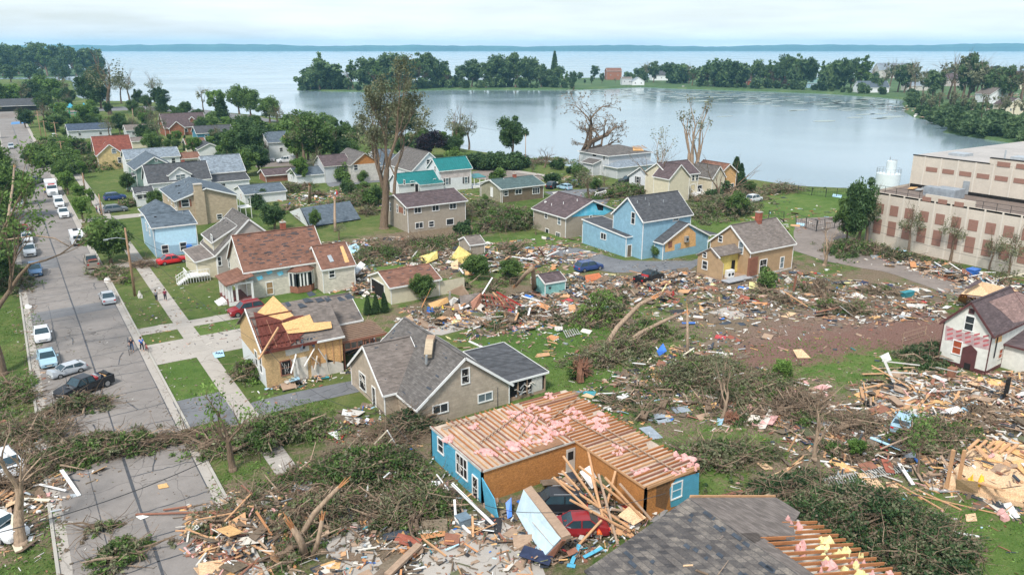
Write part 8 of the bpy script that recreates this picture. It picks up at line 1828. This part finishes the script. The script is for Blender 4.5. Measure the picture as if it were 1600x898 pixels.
BB('white plank on the street beside the felled crown, longest', (96, 734), (124, 774), .28, .08, white, za=.7); BB('white plank pair piece over the left rubble, upper', (62, 756), (103, 766), .18, .06, white, za=.5, zb=.3); BB('cream plank low over the left drive', (33, 779), (78, 781), .32, .06, creamsid, za=.3, zb=.3); BB('white plank below the cream one', (31, 784), (54, 793), .3, .06, white, za=.2, zb=.2); BB('cream plank standing in the left verge', (22, 803), (18, 838), .3, .06, creamsid, za=1.6, zb=.3); BB('cream plank lying on the left verge', (20, 838), (30, 860), .5, .05, creamsid); BB('short white piece on the left verge', (46, 845), (49, 837), .3, .05, white)
BB('long pale plank across the lower right lawn, upper', (1212, 750), (1256, 712), .16, .06, lum); BB('long pale plank across the lower right lawn, lower', (1205, 743), (1252, 721), .12, .06, osbp); BB('long light pole in the grass left of the flattened house', (1395, 751), (1476, 798), .14, .08, lum); BB('second light pole beside it in the grass', (1430, 763), (1502, 796), .14, .08, lum); BB('third light board across the grass', (1430, 772), (1575, 806), .1, .06, lum); BB('board reaching to the right edge over the felt', (1520, 785), (1570, 800), .2, .06, lumd); BB('light standing stake at the fallen crown', (1230, 706), (1245, 680), .25, .08, lum, za=.1, zb=1.8)
BB('white bent downpipe in the lower right grass', (1484, 830), (1530, 838), .16, .1, white); BB('white crossed plank in the right rubble', (1405, 724), (1427, 757), .3, .08, white, za=.8); BB('thin white plank crossing it', (1413, 738), (1408, 726), .2, .06, white, za=.2, zb=1.2); BB('long pale blue board above the flattened fence', (1360, 683), (1408, 702), .35, .06, tarp, za=.6, zb=.4)
BB('white post lying in the grass by the lean-to', (733, 533), (760, 545), .25, .12, white); BB('white bent pipe leaning by the roofless house front', (710, 780), (712, 810), .16, .16, white, za=1.6, zb=.6); BB('lower length of the white bent pipe', (712, 810), (740, 838), .16, .16, white, za=.6, zb=.1); BB('long white gutter slanting from the blue wall', (706, 755), (772, 820), .22, .1, white, za=2.4, zb=.2)
BB('white leaning plank of the broken A-frame, left leg', (605, 672), (578, 700), .22, .08, creamsid, za=2.2, zb=.3); BB('white leaning plank of the broken A-frame, right leg', (605, 672), (622, 700), .22, .08, white, za=2.2, zb=.2); BB('cream leaning plank below the A-frame', (577, 704), (594, 740), .4, .08, creamsid, za=1.2, zb=.3); BB('third plank of the broken A-frame', (612, 686), (596, 706), .2, .08, creamsid, za=2, zb=.3)
BB('heavy brown beam in the front rubble', (655, 850), (605, 898), .5, .2, luml, za=.6, zb=.3); BB('brown frame member at the right of the beam', (661, 841), (697, 868), .12, .1, lum, za=.4, zb=.2); BB('red-brown beam left in the front rubble', (400, 880), (462, 843), .25, .1, lumd); BB('blue siding strip, left of three by the foreground roof', (893, 880), (905, 850), .28, .05, BS, za=.1, zb=.5, name='siding_strip', cat='siding'); BB('blue siding strip, middle of three by the foreground roof', (912, 870), (941, 855), .3, .05, BS, za=.2, zb=.5, name='siding_strip', cat='siding'); BB('blue siding strip, lowest of three by the foreground roof', (886, 882), (899, 884), .35, .05, BS, name='siding_strip', cat='siding')
# boards tumbled into the courtyard of the roofless house
ct = ('rough orange board', 'tumbled into the blue house courtyard')
for a, b, za, zb in (((880, 712), (960, 825), 2.9, .3), ((905, 728), (1010, 812), 2.8, .6), ((874, 750), (990, 828), 2.0, .6), ((935, 740), (965, 850), 2.6, .2), ((962, 735), (945, 800), 2.9, .3), ((918, 700), (935, 780), 2.9, .6), ((1000, 800), (955, 795), .8, .8), ((968, 755), (1018, 812), 2.6, 1.2), ((905, 850), (940, 812), .4, 1.4), ((890, 780), (985, 830), 2.2, .5), ((925, 745), (948, 830), 2.5, .3), ((878, 735), (905, 765), 2.6, 1.8), ((945, 745), (1005, 810), 2.9, .9), ((865, 745), (925, 800), 2.0, 1.6), ((846, 872), (895, 838), .3, 1.2)):
 o = BB('x', a, b, .17, .09, lum if TR.random() < .7 else luml, za=za, zb=zb); o['group'] = 'boards tumbled into the courtyard'; zone(ct, o, G(*a, za))
S_('tan board lying slanted in the blue house courtyard', [(965, 805, .8), (985, 788, 1.4), (1010, 808, 1.0), (990, 820, .6)], osbp)
# bins, tyres, barrels and such
def crate(label, px, py, w, d, hh, m, name='bin', cat='bin', ang=0, lid=None, z=0):
 root = thing(name, label, cat, G(px, py, z), R_(ang)); q = MB(); V = [(-w * .42, -d * .42, 0), (w * .42, -d * .42, 0), (w * .42, d * .42, 0), (-w * .42, d * .42, 0), (-w / 2, -d / 2, hh), (w / 2, -d / 2, hh), (w / 2, d / 2, hh), (-w / 2, d / 2, hh)]
 q.raw(V, [(0, 3, 2, 1), (4, 5, 6, 7), (0, 1, 5, 4), (1, 2, 6, 5), (2, 3, 7, 6), (3, 0, 4, 7)], m); q.build('box', root); MB().box(-w * .54, -d * .54, hh, w * .54, d * .54, hh + .07, lid or m).build('lid', root); MB().box(-w * .4, d * .54, hh - .05, w * .4, d * .6, hh + .04, blackp).build('handle', root)
crate('brown wheeled bin at the red-wrapped house wall', 1486, 590, .8, .7, 1.1, mat('brown_plastic', (.28, .13, .08), .6), ang=4); crate('blue bin at the white lean-to behind the bare tree', 571, 278, .9, .8, 1.2, bluepnt); crate('maroon bin beside the blue bin', 576, 277, .9, .8, 1.2, lumd); crate('dark blue bin against the blue wrapped house', 297, 397, .8, .8, 1.5, bluepnt); crate('bright blue container in rubble by the concrete building', 1519, 432, 1.8, 1.3, 1.2, bluepnt, 'container', 'container'); crate('teal chest in the field rubble', 1417, 463, 2.0, .8, .7, mat('teal_plastic', (.03, .22, .26), .5), 'chest', 'chest', -8); crate('white cooler on the lawn behind the roofless house', 973, 628, 1.0, .7, .6, white, 'cooler', 'cooler', 10)
crate('grey steel drum lying by the roofless house corner', 724, 822, .9, .9, .8, mat('slate_drum', (.14, .2, .25), .5), 'drum', 'drum')
def tyre_(label, px, py):
 root = thing('loose_tyre', label, 'tyre', G(px, py, .1)); mb = MB(); n = 18; mb.tube([(.42 * math.cos(i * 2 * math.pi / n), .42 * math.sin(i * 2 * math.pi / n), .1) for i in range(n + 1)], [.14] * (n + 1), tyre, 7, cap=False); mb.build('ring', root, smooth=True)
tyre_('black tyre lying on the near edge of the right slab', 1345, 655); tyre_('black tyre lying on the far edge of the right slab', 1358, 632)
def blob(label, px, py, s, m, name, cat, z=0.0, sq=.6, seed=1):
 r = random.Random(seed); mb = MB(); clump(mb, (0, 0, 0), s, s * sq, m, r, 2); o = mb.build(name, None); o.location = G(px, py, z); return tag(o, label, cat)
blob('white cloth bundle at the kerb near the tan pickup', 178, 440, 1.1, white, 'bundle', 'bundle', seed=2); blob('white and orange bundle at the left kerb', 48, 480, .8, white, 'bundle', 'bundle', seed=3); blob('white debris bundle beside the pavement pair', 224, 462, 1.0, offwhite, 'bundle', 'bundle', seed=4)
blob('pale capsule-shaped tank in the front rubble', 420, 825, 1.2, metal, 'tank_scrap', 'tank', seed=5, sq=.5); blob('red round object in the field rubble', 1052, 462, .45, redp, 'red_ball', 'ball', seed=6, sq=1.4); blob('red and white appliance piece in the mid rubble', 796, 487, .7, redp, 'scrap', 'scrap', seed=7); blob('yellow toy heap in the collapsed house', 700, 484, .8, yelp, 'toys', 'toys', seed=8); blob('pink insulation lump on the lower right grass', 1436, 832, 1.0, pink, 'insulation_lump', 'insulation', seed=9); blob('pink insulation lump below the flattened house', 1565, 810, .9, pink, 'insulation_lump', 'insulation', seed=10); blob('red cloth in the right rubble', 1332, 682, .7, redp, 'cloth', 'cloth', seed=11); blob('blue spherical jug near the collapsed house', 677, 488, .6, bluepnt, 'jug', 'jug', seed=12, sq=1.2); blob('orange bag in the courtyard wreckage', 937, 828, .5, mat('orange_plastic', (.8, .14, .02), .6), 'bag', 'bag', z=.5, seed=13)
blob('orange cone-like marker beside the camper trailer', 127, 383, .45, MATS['orange_plastic'], 'marker', 'marker', seed=14, sq=1.5); blob('red tractor mower by the broken red-brown pole', 532, 304, 1.6, redp, 'red_machine', 'mower', seed=15, sq=.8); blob('yellow plastic toy on the flattened house', 1533, 758, .7, yelp, 'toy', 'toy', z=.8, seed=16, sq=1.3)
# satellite of clothes and belongings etc. -> litter fields
# ================================================================ litter: what nobody could count
mud = mat('mud_stained_wood', (.15, .115, .085), .9)
PAL_MIX = [(luml, 7), (lum, 2), (offwhite, 3.4), (drywall, 2.6), (white, 1.5), (metal, 1.5), (felt, 3), (lumd, 3), (mud, 8), (bark, 4), (L_dr, 3), (L_ol, 2), (osb, 1), (pink, .6), (cloth, .8), (tarp, .5), (brickr, .5), (blackp, 1.2), (splint, 1.0), (redp, .25), (bluepnt, .35), (yell, .3), (MATS['teal_plastic'], .25)]
PAL_WOOD = [(luml, 7), (lum, 3.5), (lumd, 4), (mud, 6), (bark, 3), (L_dr, 2), (osb, 2), (osbp, 2), (offwhite, 3), (white, 2), (felt, 2), (pink, 1.6), (drywall, 2), (metal, 1)]
PAL_LEAF = [(L_dr, 5), (mud, 4), (L_ol, 1), (luml, 2), (offwhite, .6), (bark, 3)]
def boxes(nr, c, half, rot):
 n = len(c); s = np.array([[-1, -1, -1], [1, -1, -1], [1, 1, -1], [-1, 1, -1], [-1, -1, 1], [1, -1, 1], [1, 1, 1], [-1, 1, 1]], float)
 V = s[None] * half[:, None, :]; V = np.einsum('nij,nkj->nki', rot, V) + c[:, None, :]
 f = np.array([[0, 3, 2, 1], [4, 5, 6, 7], [0, 1, 5, 4], [1, 2, 6, 5], [2, 3, 7, 6], [3, 0, 4, 7]]); Q = (f[None] + (np.arange(n) * 8)[:, None, None]).reshape(-1, 4)
 return V.reshape(-1, 3), Q
def litter(label, ells, dens, pal, seed, hh=.5, size=1.0, name='debris_field', plank=.6):
 nr = np.random.default_rng(seed); Cs = []
 for (px, py, rx, ry, ang) in ells:
  g = G(px, py); n = int(dens * 1.3 * rx * ry); a = nr.random(n) * 6.283; k = nr.random(n) ** .55 * (1 + .25 * np.sin(3 * a + seed) + .15 * np.sin(7 * a)); x, y = rx * k * np.cos(a), ry * k * np.sin(a); ca, sa = math.cos(R_(ang)), math.sin(R_(ang))
  pat = np.sin(x * .9 + seed + 1.3 * np.sin(y * .7)) * np.sin(y * 1.1 + seed * 2 + 1.1 * np.sin(x * .8)); kp = nr.random(n) < .22 + .6 * np.clip(pat + .25, 0, 1); x, y, k = x[kp], y[kp], k[kp]; n = len(x)
  z = .04 + hh * np.clip(1 - k * k, 0, 1) * nr.random(n) ** 1.6 * (.4 + .6 * np.sin(x * 1.3 + seed) ** 2); Cs.append(np.stack([g.x + x * ca - y * sa, g.y + x * sa + y * ca, z], 1))
 c = np.concatenate(Cs); n = len(c); half = np.empty((n, 3)); isp = nr.random(n) < plank; u = nr.random(n)
 half[:, 0] = np.where(isp, .12 + .7 * u ** 2.6, .1 + .4 * u ** 2) * size; half[:, 1] = np.where(isp, .03 + .05 * nr.random(n), .05 + .26 * nr.random(n) ** 2.4) * size; half[:, 2] = np.where(isp, .015 + .03 * nr.random(n), .01 + .09 * nr.random(n) ** 3) * size
 big = nr.random(n) < (.045 if hh > .15 else 0); half[big, 0] = .5 + .6 * nr.random(big.sum()); half[big, 1] = .3 + .35 * nr.random(big.sum()); half[big, 2] = .02
 yaw = nr.random(n) * 6.283; pit = nr.normal(0, .16, n) * (.3 + 2.2 * np.clip(c[:, 2], 0, .8)); rol = nr.normal(0, .3, n)
 cy, sy, cp, sp_, cr2, sr = np.cos(yaw), np.sin(yaw), np.cos(pit), np.sin(pit), np.cos(rol), np.sin(rol)
 Rm = np.empty((n, 3, 3)); Rm[:, 0] = np.stack([cy * cp, cy * sp_ * sr - sy * cr2, cy * sp_ * cr2 + sy * sr], 1); Rm[:, 1] = np.stack([sy * cp, sy * sp_ * sr + cy * cr2, sy * sp_ * cr2 - cy * sr], 1); Rm[:, 2] = np.stack([-sp_, cp * sr, cp * cr2], 1)
 V, Q = boxes(nr, c, half, Rm); ms = [p[0] for p in pal]; w = np.array([p[1] for p in pal], float); w /= w.sum(); mi = np.repeat(nr.choice(len(ms), n, p=w), 6)
 o = link(name, npmesh(name, V, Q, ms, mi)); return tag(o, label, 'debris', kind='stuff')
Lf = litter
Lf('splintered lumber and litter heaped in the left front rubble', [(380, 830, 4.2, 5, 0), (350, 860, 2.4, 3, 0), (430, 800, 4, 4, 0)], 46, PAL_WOOD, 1, 1.3, 1.0, plank=.75)
Lf('mixed debris in the front centre between stumps and blue wall', [(560, 830, 8, 4, 0), (640, 770, 5, 5, 0), (520, 760, 6, 5, 0), (600, 880, 8, 4, 0)], 22, PAL_MIX, 2, .7, .85)
Lf('debris in front of the roofless blue house', [(760, 815, 5, 3.5, 0), (800, 850, 6, 3, 0), (720, 860, 7, 4, 0)], 15, PAL_MIX, 3, .4, .7)
Lf('wreckage filling the courtyard of the roofless house', [(930, 775, 5.0, 4.5, 0), (960, 825, 4.5, 2.5, 0), (870, 860, 4.0, 2.0, 0)], 60, PAL_MIX, 4, 1.3, .75)
Lf('debris heap against the block house front steps', [(560, 665, 3.4, 4, 0), (600, 700, 3.4, 3, 0)], 34, PAL_MIX, 5, .8, .8)
Lf('debris around the torn-open house porch', [(575, 545, 2.6, 5, 0), (565, 580, 1.5, 3, 0), (470, 600, 4, 1.0, 0)], 38, PAL_MIX, 6, 1.1, .9)
Lf('rubble between cream house and garage', [(575, 450, 4.5, 5, 0), (555, 430, 3, 5, 0)], 42, PAL_MIX, 7, 1.3, 1.1)
Lf('central rubble around the collapsed brick house', [(740, 482, 12, 4.5, 0), (800, 500, 10, 4, 0), (700, 500, 9, 3, 0), (860, 490, 8, 5, 0)], 30, PAL_MIX, 8, .9, 1.0)
Lf('rubble band between teal shed and ochre house', [(940, 452, 12, 6, 0), (1010, 455, 11, 6, 0), (1060, 440, 9, 5, 0), (900, 445, 8, 5, 0)], 26, PAL_MIX, 9, .9, 1.1)
Lf('rubble field right of the ochre house', [(1180, 470, 14, 5, 0), (1270, 462, 15, 6, 0), (1360, 470, 14, 6, 0), (1120, 462, 9, 5, 0), (1230, 440, 9, 4, 0)], 15, PAL_MIX, 10, .45, .9)
Lf('rubble along the foot of the concrete building', [(1440, 415, 4, 9, 0), (1500, 432, 4, 9, 0), (1560, 448, 5, 9, 0), (1400, 402, 3, 6, 0)], 34, PAL_MIX, 11, 1.0, 1.1)
Lf('rubble behind the house with bare decking', [(1450, 480, 9, 5, 0), (1400, 488, 9, 4, 0)], 16, PAL_MIX, 12, .5, .9)
Lf('rubble band beyond the garage and teal shed', [(700, 400, 14, 6, 0), (640, 395, 12, 6, 0), (780, 405, 15, 5, 0), (850, 412, 12, 4, 0), (560, 385, 8, 6, 0)], 17, PAL_MIX, 13, .7, 1.1)
Lf('scattered pieces between the white houses and garages', [(510, 308, 14, 9, 0), (570, 300, 8, 9, 0), (630, 320, 6, 8, 0)], 9, PAL_MIX, 14, .5, 1.3)
Lf('dense lumber rubble on the right slab', [(1470, 640, 10, 5, 0), (1520, 620, 9, 4.5, 0), (1560, 650, 9, 5, 0), (1420, 605, 9, 3, 0), (1590, 610, 8, 4, 0)], 30, PAL_WOOD, 15, 1.1, 1.15, plank=.8)
Lf('debris band across the right foreground', [(1400, 690, 10, 4, 0), (1330, 690, 8, 4, 0), (1450, 720, 9, 4, 0), (1280, 660, 7, 4, 0), (1560, 690, 7, 4, 0)], 22, PAL_MIX, 16, .7, .95)
Lf('tumbled belongings and boards on the flattened house', [(1560, 730, 7, 4.5, 0), (1590, 760, 5, 3, 0), (1500, 735, 4, 3, 0)], 34, PAL_WOOD, 17, 1.2, 1.0)
Lf('small litter over the field tangle', [(1050, 590, 12, 5, 0), (1150, 620, 10, 5, 0), (1000, 600, 8, 4, 0), (970, 640, 6, 3, 0), (1070, 560, 9, 4, 0)], 13, PAL_MIX, 18, .6, .9)
Lf('insulation and wood scraps below the grey twig tangle', [(1240, 620, 6, 4, 0), (1210, 650, 6, 3, 0)], 20, [(pink, 4), (luml, 4), (drywall, 2), (lumd, 1)], 19, .5, .8)
Lf('thin debris joining the rubble fields between the houses', [(880, 520, 24, 9, 0), (1000, 500, 20, 8, 0), (640, 430, 20, 8, 0), (1200, 500, 26, 9, 0), (870, 380, 24, 7, 0), (1080, 470, 22, 8, 0), (1250, 430, 22, 6, 0)], 2.4, PAL_MIX, 31, .22, .95)
Lf('debris along the near left verge', [(25, 790, 4.5, 6, 0), (30, 700, 4, 7, 0)], 24, PAL_WOOD, 32, .5, .9)
Lf('litter over the lawn right of the roofless house', [(1250, 720, 12, 6, 0), (1480, 810, 12, 6, 0), (1060, 660, 10, 5, 0), (1330, 770, 8, 5, 0)], 3.2, PAL_MIX, 20, .1, .6)
Lf('chips scattered over the red dirt and lawn field', [(1260, 560, 20, 12, 0), (1150, 520, 18, 8, 0), (900, 560, 20, 9, 0), (1400, 540, 14, 9, 0)], 1.5, PAL_MIX, 21, .05, .6)
Lf('leaves and twigs scattered over the near street', [(200, 780, 5, 12, 0), (160, 660, 5, 14, 0), (130, 560, 5, 22, 0)], 2.2, PAL_LEAF, 22, .02, .3, plank=.5)
Lf('leaves and twigs along the right kerb and pavement', [(285, 660, 1.2, 22, 0), (330, 640, 3, 16, 0), (240, 530, 3, 30, 0), (200, 440, 3, 30, 0), (340, 790, 2, 9, 0)], 4.5, PAL_LEAF + [(offwhite, .6)], 23, .05, .32, plank=.5)
Lf('leaves and twigs along the left kerb', [(60, 640, 1.4, 16, 0), (42, 500, 1.4, 30, 0), (85, 850, 1.2, 8, 0), (20, 800, 4, 7, 0)], 14, PAL_LEAF + [(offwhite, 2), (lumd, 1)], 24, .12, .5, plank=.6)
Lf('bits on the lawns before the street houses', [(300, 480, 7, 14, 0), (330, 520, 6, 6, 0), (260, 440, 4, 10, 0), (230, 500, 3, 10, 0), (420, 620, 7, 3, 0)], 3, PAL_MIX, 25, .05, .55)
Lf('debris strewn over the lakeside lawns', [(1000, 310, 22, 14, 0), (1170, 305, 16, 9, 0), (900, 275, 18, 9, 0), (1240, 340, 14, 12, 0), (760, 300, 14, 10, 0)], 2.2, PAL_MIX, 26, .25, 1.1)
Lf('broken pieces and brush on the right-hand shore', [(1500, 170, 60, 30, 0), (1560, 150, 50, 20, 0)], .5, PAL_MIX, 27, .5, 2.2)
Lf('roof scraps around the far street houses', [(200, 225, 20, 26, 0), (300, 230, 20, 20, 0), (120, 250, 10, 20, 0)], .9, PAL_MIX, 28, .2, 1.2)
Lf('shingle chips and soot over the driveway of the sky-blue house', [(920, 398, 9, 4, 0), (1020, 415, 9, 3, 0)], 8, [(felt, 3), (L_dr, 2), (offwhite, 1), (luml, 2)], 29, .06, .5)
# individually visible boards over the rubble
LB = random.Random(77)
def loose(desc, place, group, ells, n, ms, L=(1.2, 4.2), w=(.1, .22), hh=.9, name='plank', cat='plank'):
 for i in range(n):
  px, py, rx, ry = LB.choice(ells); g = G(px, py); a = LB.uniform(0, 6.28); k = math.sqrt(LB.random()); x, y = g.x + rx * k * math.cos(a), g.y + ry * k * math.sin(a); z = .12 + hh * (1 - k * k) * LB.random()
  d = Vector((LB.uniform(-1, 1), LB.uniform(-1, 1), LB.gauss(0, .16))).normalized() * LB.uniform(*L); d.z = max(d.z, -z + .08)
  o = MB().beam((0, 0, 0), d, LB.uniform(*w), .05, LB.choice(ms)).build(name); o.location = (x, y, z); tag(o, None, cat, group); zone((desc, place), o, (x, y, z))
W5 = [lum, luml, lumd, splint]; WH = [white, offwhite, creamsid, white]
loose('broken wooden board', 'in the left front rubble heap', 'boards in the left front rubble', [(380, 835, 4, 4), (420, 805, 4, 4)], 27, [lumd, lumd, luml, lum], (1.5, 4.5), (.1, .2), 1.4)
loose('white trim piece', 'in the front rubble', 'white trim in the front rubble', [(560, 800, 8, 5), (640, 760, 5, 5)], 14, WH, (.8, 2.6), (.08, .2), 1.4, 'trim_piece', 'trim')
loose('tan wooden board', 'in the front centre rubble', 'boards in the front centre rubble', [(560, 820, 8, 5), (680, 850, 6, 4)], 17, W5, (1, 3), (.08, .18), .8)
loose('light wooden board', 'over the right slab rubble', 'boards on the right slab rubble', [(1480, 635, 10, 5), (1540, 640, 9, 5), (1420, 600, 9, 3)], 32, [lum, luml, osbp, offwhite], (1.5, 5), (.12, .32), 1.3)
loose('wooden board', 'across the right foreground debris', 'boards across the right foreground', [(1380, 690, 10, 4), (1480, 730, 9, 5), (1290, 665, 7, 4)], 20, W5 + WH, (1.2, 4), (.1, .25), .8)
loose('wooden board', 'around the flattened house', 'boards around the flattened house', [(1560, 735, 8, 5)], 17, [lum, lum, osbp, luml], (1.5, 4.5), (.12, .4), 1.6)
loose('board or siding strip', 'in the central rubble', 'boards in the central rubble', [(740, 480, 12, 4), (840, 490, 9, 5), (950, 450, 12, 5)], 34, W5 + WH, (1.2, 3.8), (.12, .3), 1.4)
loose('pale strip', 'in the rubble beyond the garage', 'strips beyond the garage', [(700, 400, 14, 6), (790, 408, 15, 5), (600, 400, 10, 6)], 27, W5 + WH + WH, (1.4, 4.5), (.14, .35), 1.0)
loose('pale strip', 'in the field right of the ochre house', 'strips in the right field', [(1270, 462, 16, 6), (1370, 472, 14, 6), (1180, 470, 12, 5)], 24, W5 + WH, (1.4, 4), (.14, .35), .5)
loose('strip of board', 'at the foot of the concrete building', 'strips below the concrete building', [(1450, 418, 3, 8), (1530, 440, 4, 10)], 20, W5 + WH + [tarp], (1.6, 5), (.16, .4), 1.4)
loose('white or grey strip', 'in the field branch tangle', 'strips in the branch tangle', [(1050, 580, 11, 5), (1150, 615, 9, 4)], 17, WH + [metal, luml], (.8, 2.6), (.1, .24), 1.6)
loose('board scrap', 'around the torn-open house', 'scraps around the torn-open house', [(580, 560, 3, 6), (570, 450, 5, 5)], 16, W5 + WH, (.8, 2.8), (.1, .22), 1.6)
# grass tufts near the camera
nr = np.random.default_rng(5); Cc = []
for (px, py, rx, ry, n) in ((1080, 690, 14, 8, 3000), (1290, 600, 18, 12, 4000), (1480, 830, 18, 12, 6000), (880, 560, 22, 9, 4000), (440, 650, 5, 3, 1000), (30, 850, 3, 6, 900), (15, 520, 4, 12, 1000), (390, 760, 3, 5, 700)):
 g = G(px, py); a = nr.random(n) * 6.28; k = np.sqrt(nr.random(n)); Cc.append(np.stack([g.x + rx * k * np.cos(a), g.y + ry * k * np.sin(a), np.full(n, .05)], 1))
Cc = np.concatenate(Cc); V, Q = leafcloud(nr, Cc, np.full(len(Cc), .12), 1, .12, .5, .5); V[:, 2] = np.maximum(V[:, 2], .006)
tag(link('grass_tufts', npmesh('grass_tufts', V, Q, [L_br])), 'short tufts of bright green lawn grass near the camera', 'grass', kind='stuff')
# ================================================================ far shapes on the water
for l_, px, py in (('small white sailboat moored off the peninsula', 732, 135), ('white boat at the right-hand jetty', 1432, 183), ('white boat beside the reflecting house', 1068, 137.5)):
 root = thing('moored_boat', l_, 'boat', G(px, py, WZ), R_(20)); mb = MB(); s = 3.4
 loft(mb, [[(x * s, -w_ * s * .5, 0), (x * s, -w_ * s, .9), (x * s, w_ * s, .9), (x * s, w_ * s * .5, 0)] for x, w_ in ((-1, .25), (-.3, .3), (.5, .24), (1.1, .03))], white); mb.build('hull', root); MB().box(-1.8, -.7, .9, .8, .7, 1.8, offwhite).build('cabin', root)
 if 'sail' in l_: MB().tube([(0, 0, .9), (0, 0, 13)], [.12, .06], offwhite, 6).build('mast', root)
for i, px in enumerate((1448, 1456)):
 root = thing('jetty', ('left' if i == 0 else 'right') + ' end of the broken wooden jetty on the right shore', 'jetty', G(px, 183, 0)); mb = MB(); mb.box(-3, -2, -.1, 3, 2, .1, luml)
 for x in (-2.8, 2.7): mb.cyl((x, -1.8, -2), .12, 3, luml, 6)
 mb.build('deck', root)
# ================================================================ air
hz = MB(); hz.box(-9500, -300, -5, 9500, 8300, 90, dark); o = hz.build('haze'); o.rotation_euler.z = -YAW; hm = bpy.data.materials.new('haze'); hm.use_nodes = True; t = hm.node_tree; t.nodes.clear()
mo = t.nodes.new('ShaderNodeOutputMaterial'); pv = t.nodes.new('ShaderNodeVolumePrincipled'); pv.inputs['Density'].default_value = 0.0001; pv.inputs['Color'].default_value = (.35, .72, 1.0, 1); pv.inputs['Anisotropy'].default_value = .1
t.links.new(pv.outputs[0], mo.inputs['Volume']); o.data.materials.clear(); o.data.materials.append(hm); tag(o, kind='stuff', label='pale blue air haze over the lake and far shore', cat='haze')
# drop prototypes that were never placed
for k, p in PROTO.items():
 if k not in USED:
  for c in list(p.children): bpy.data.objects.remove(c)
  bpy.data.objects.remove(p)
finish_zones()
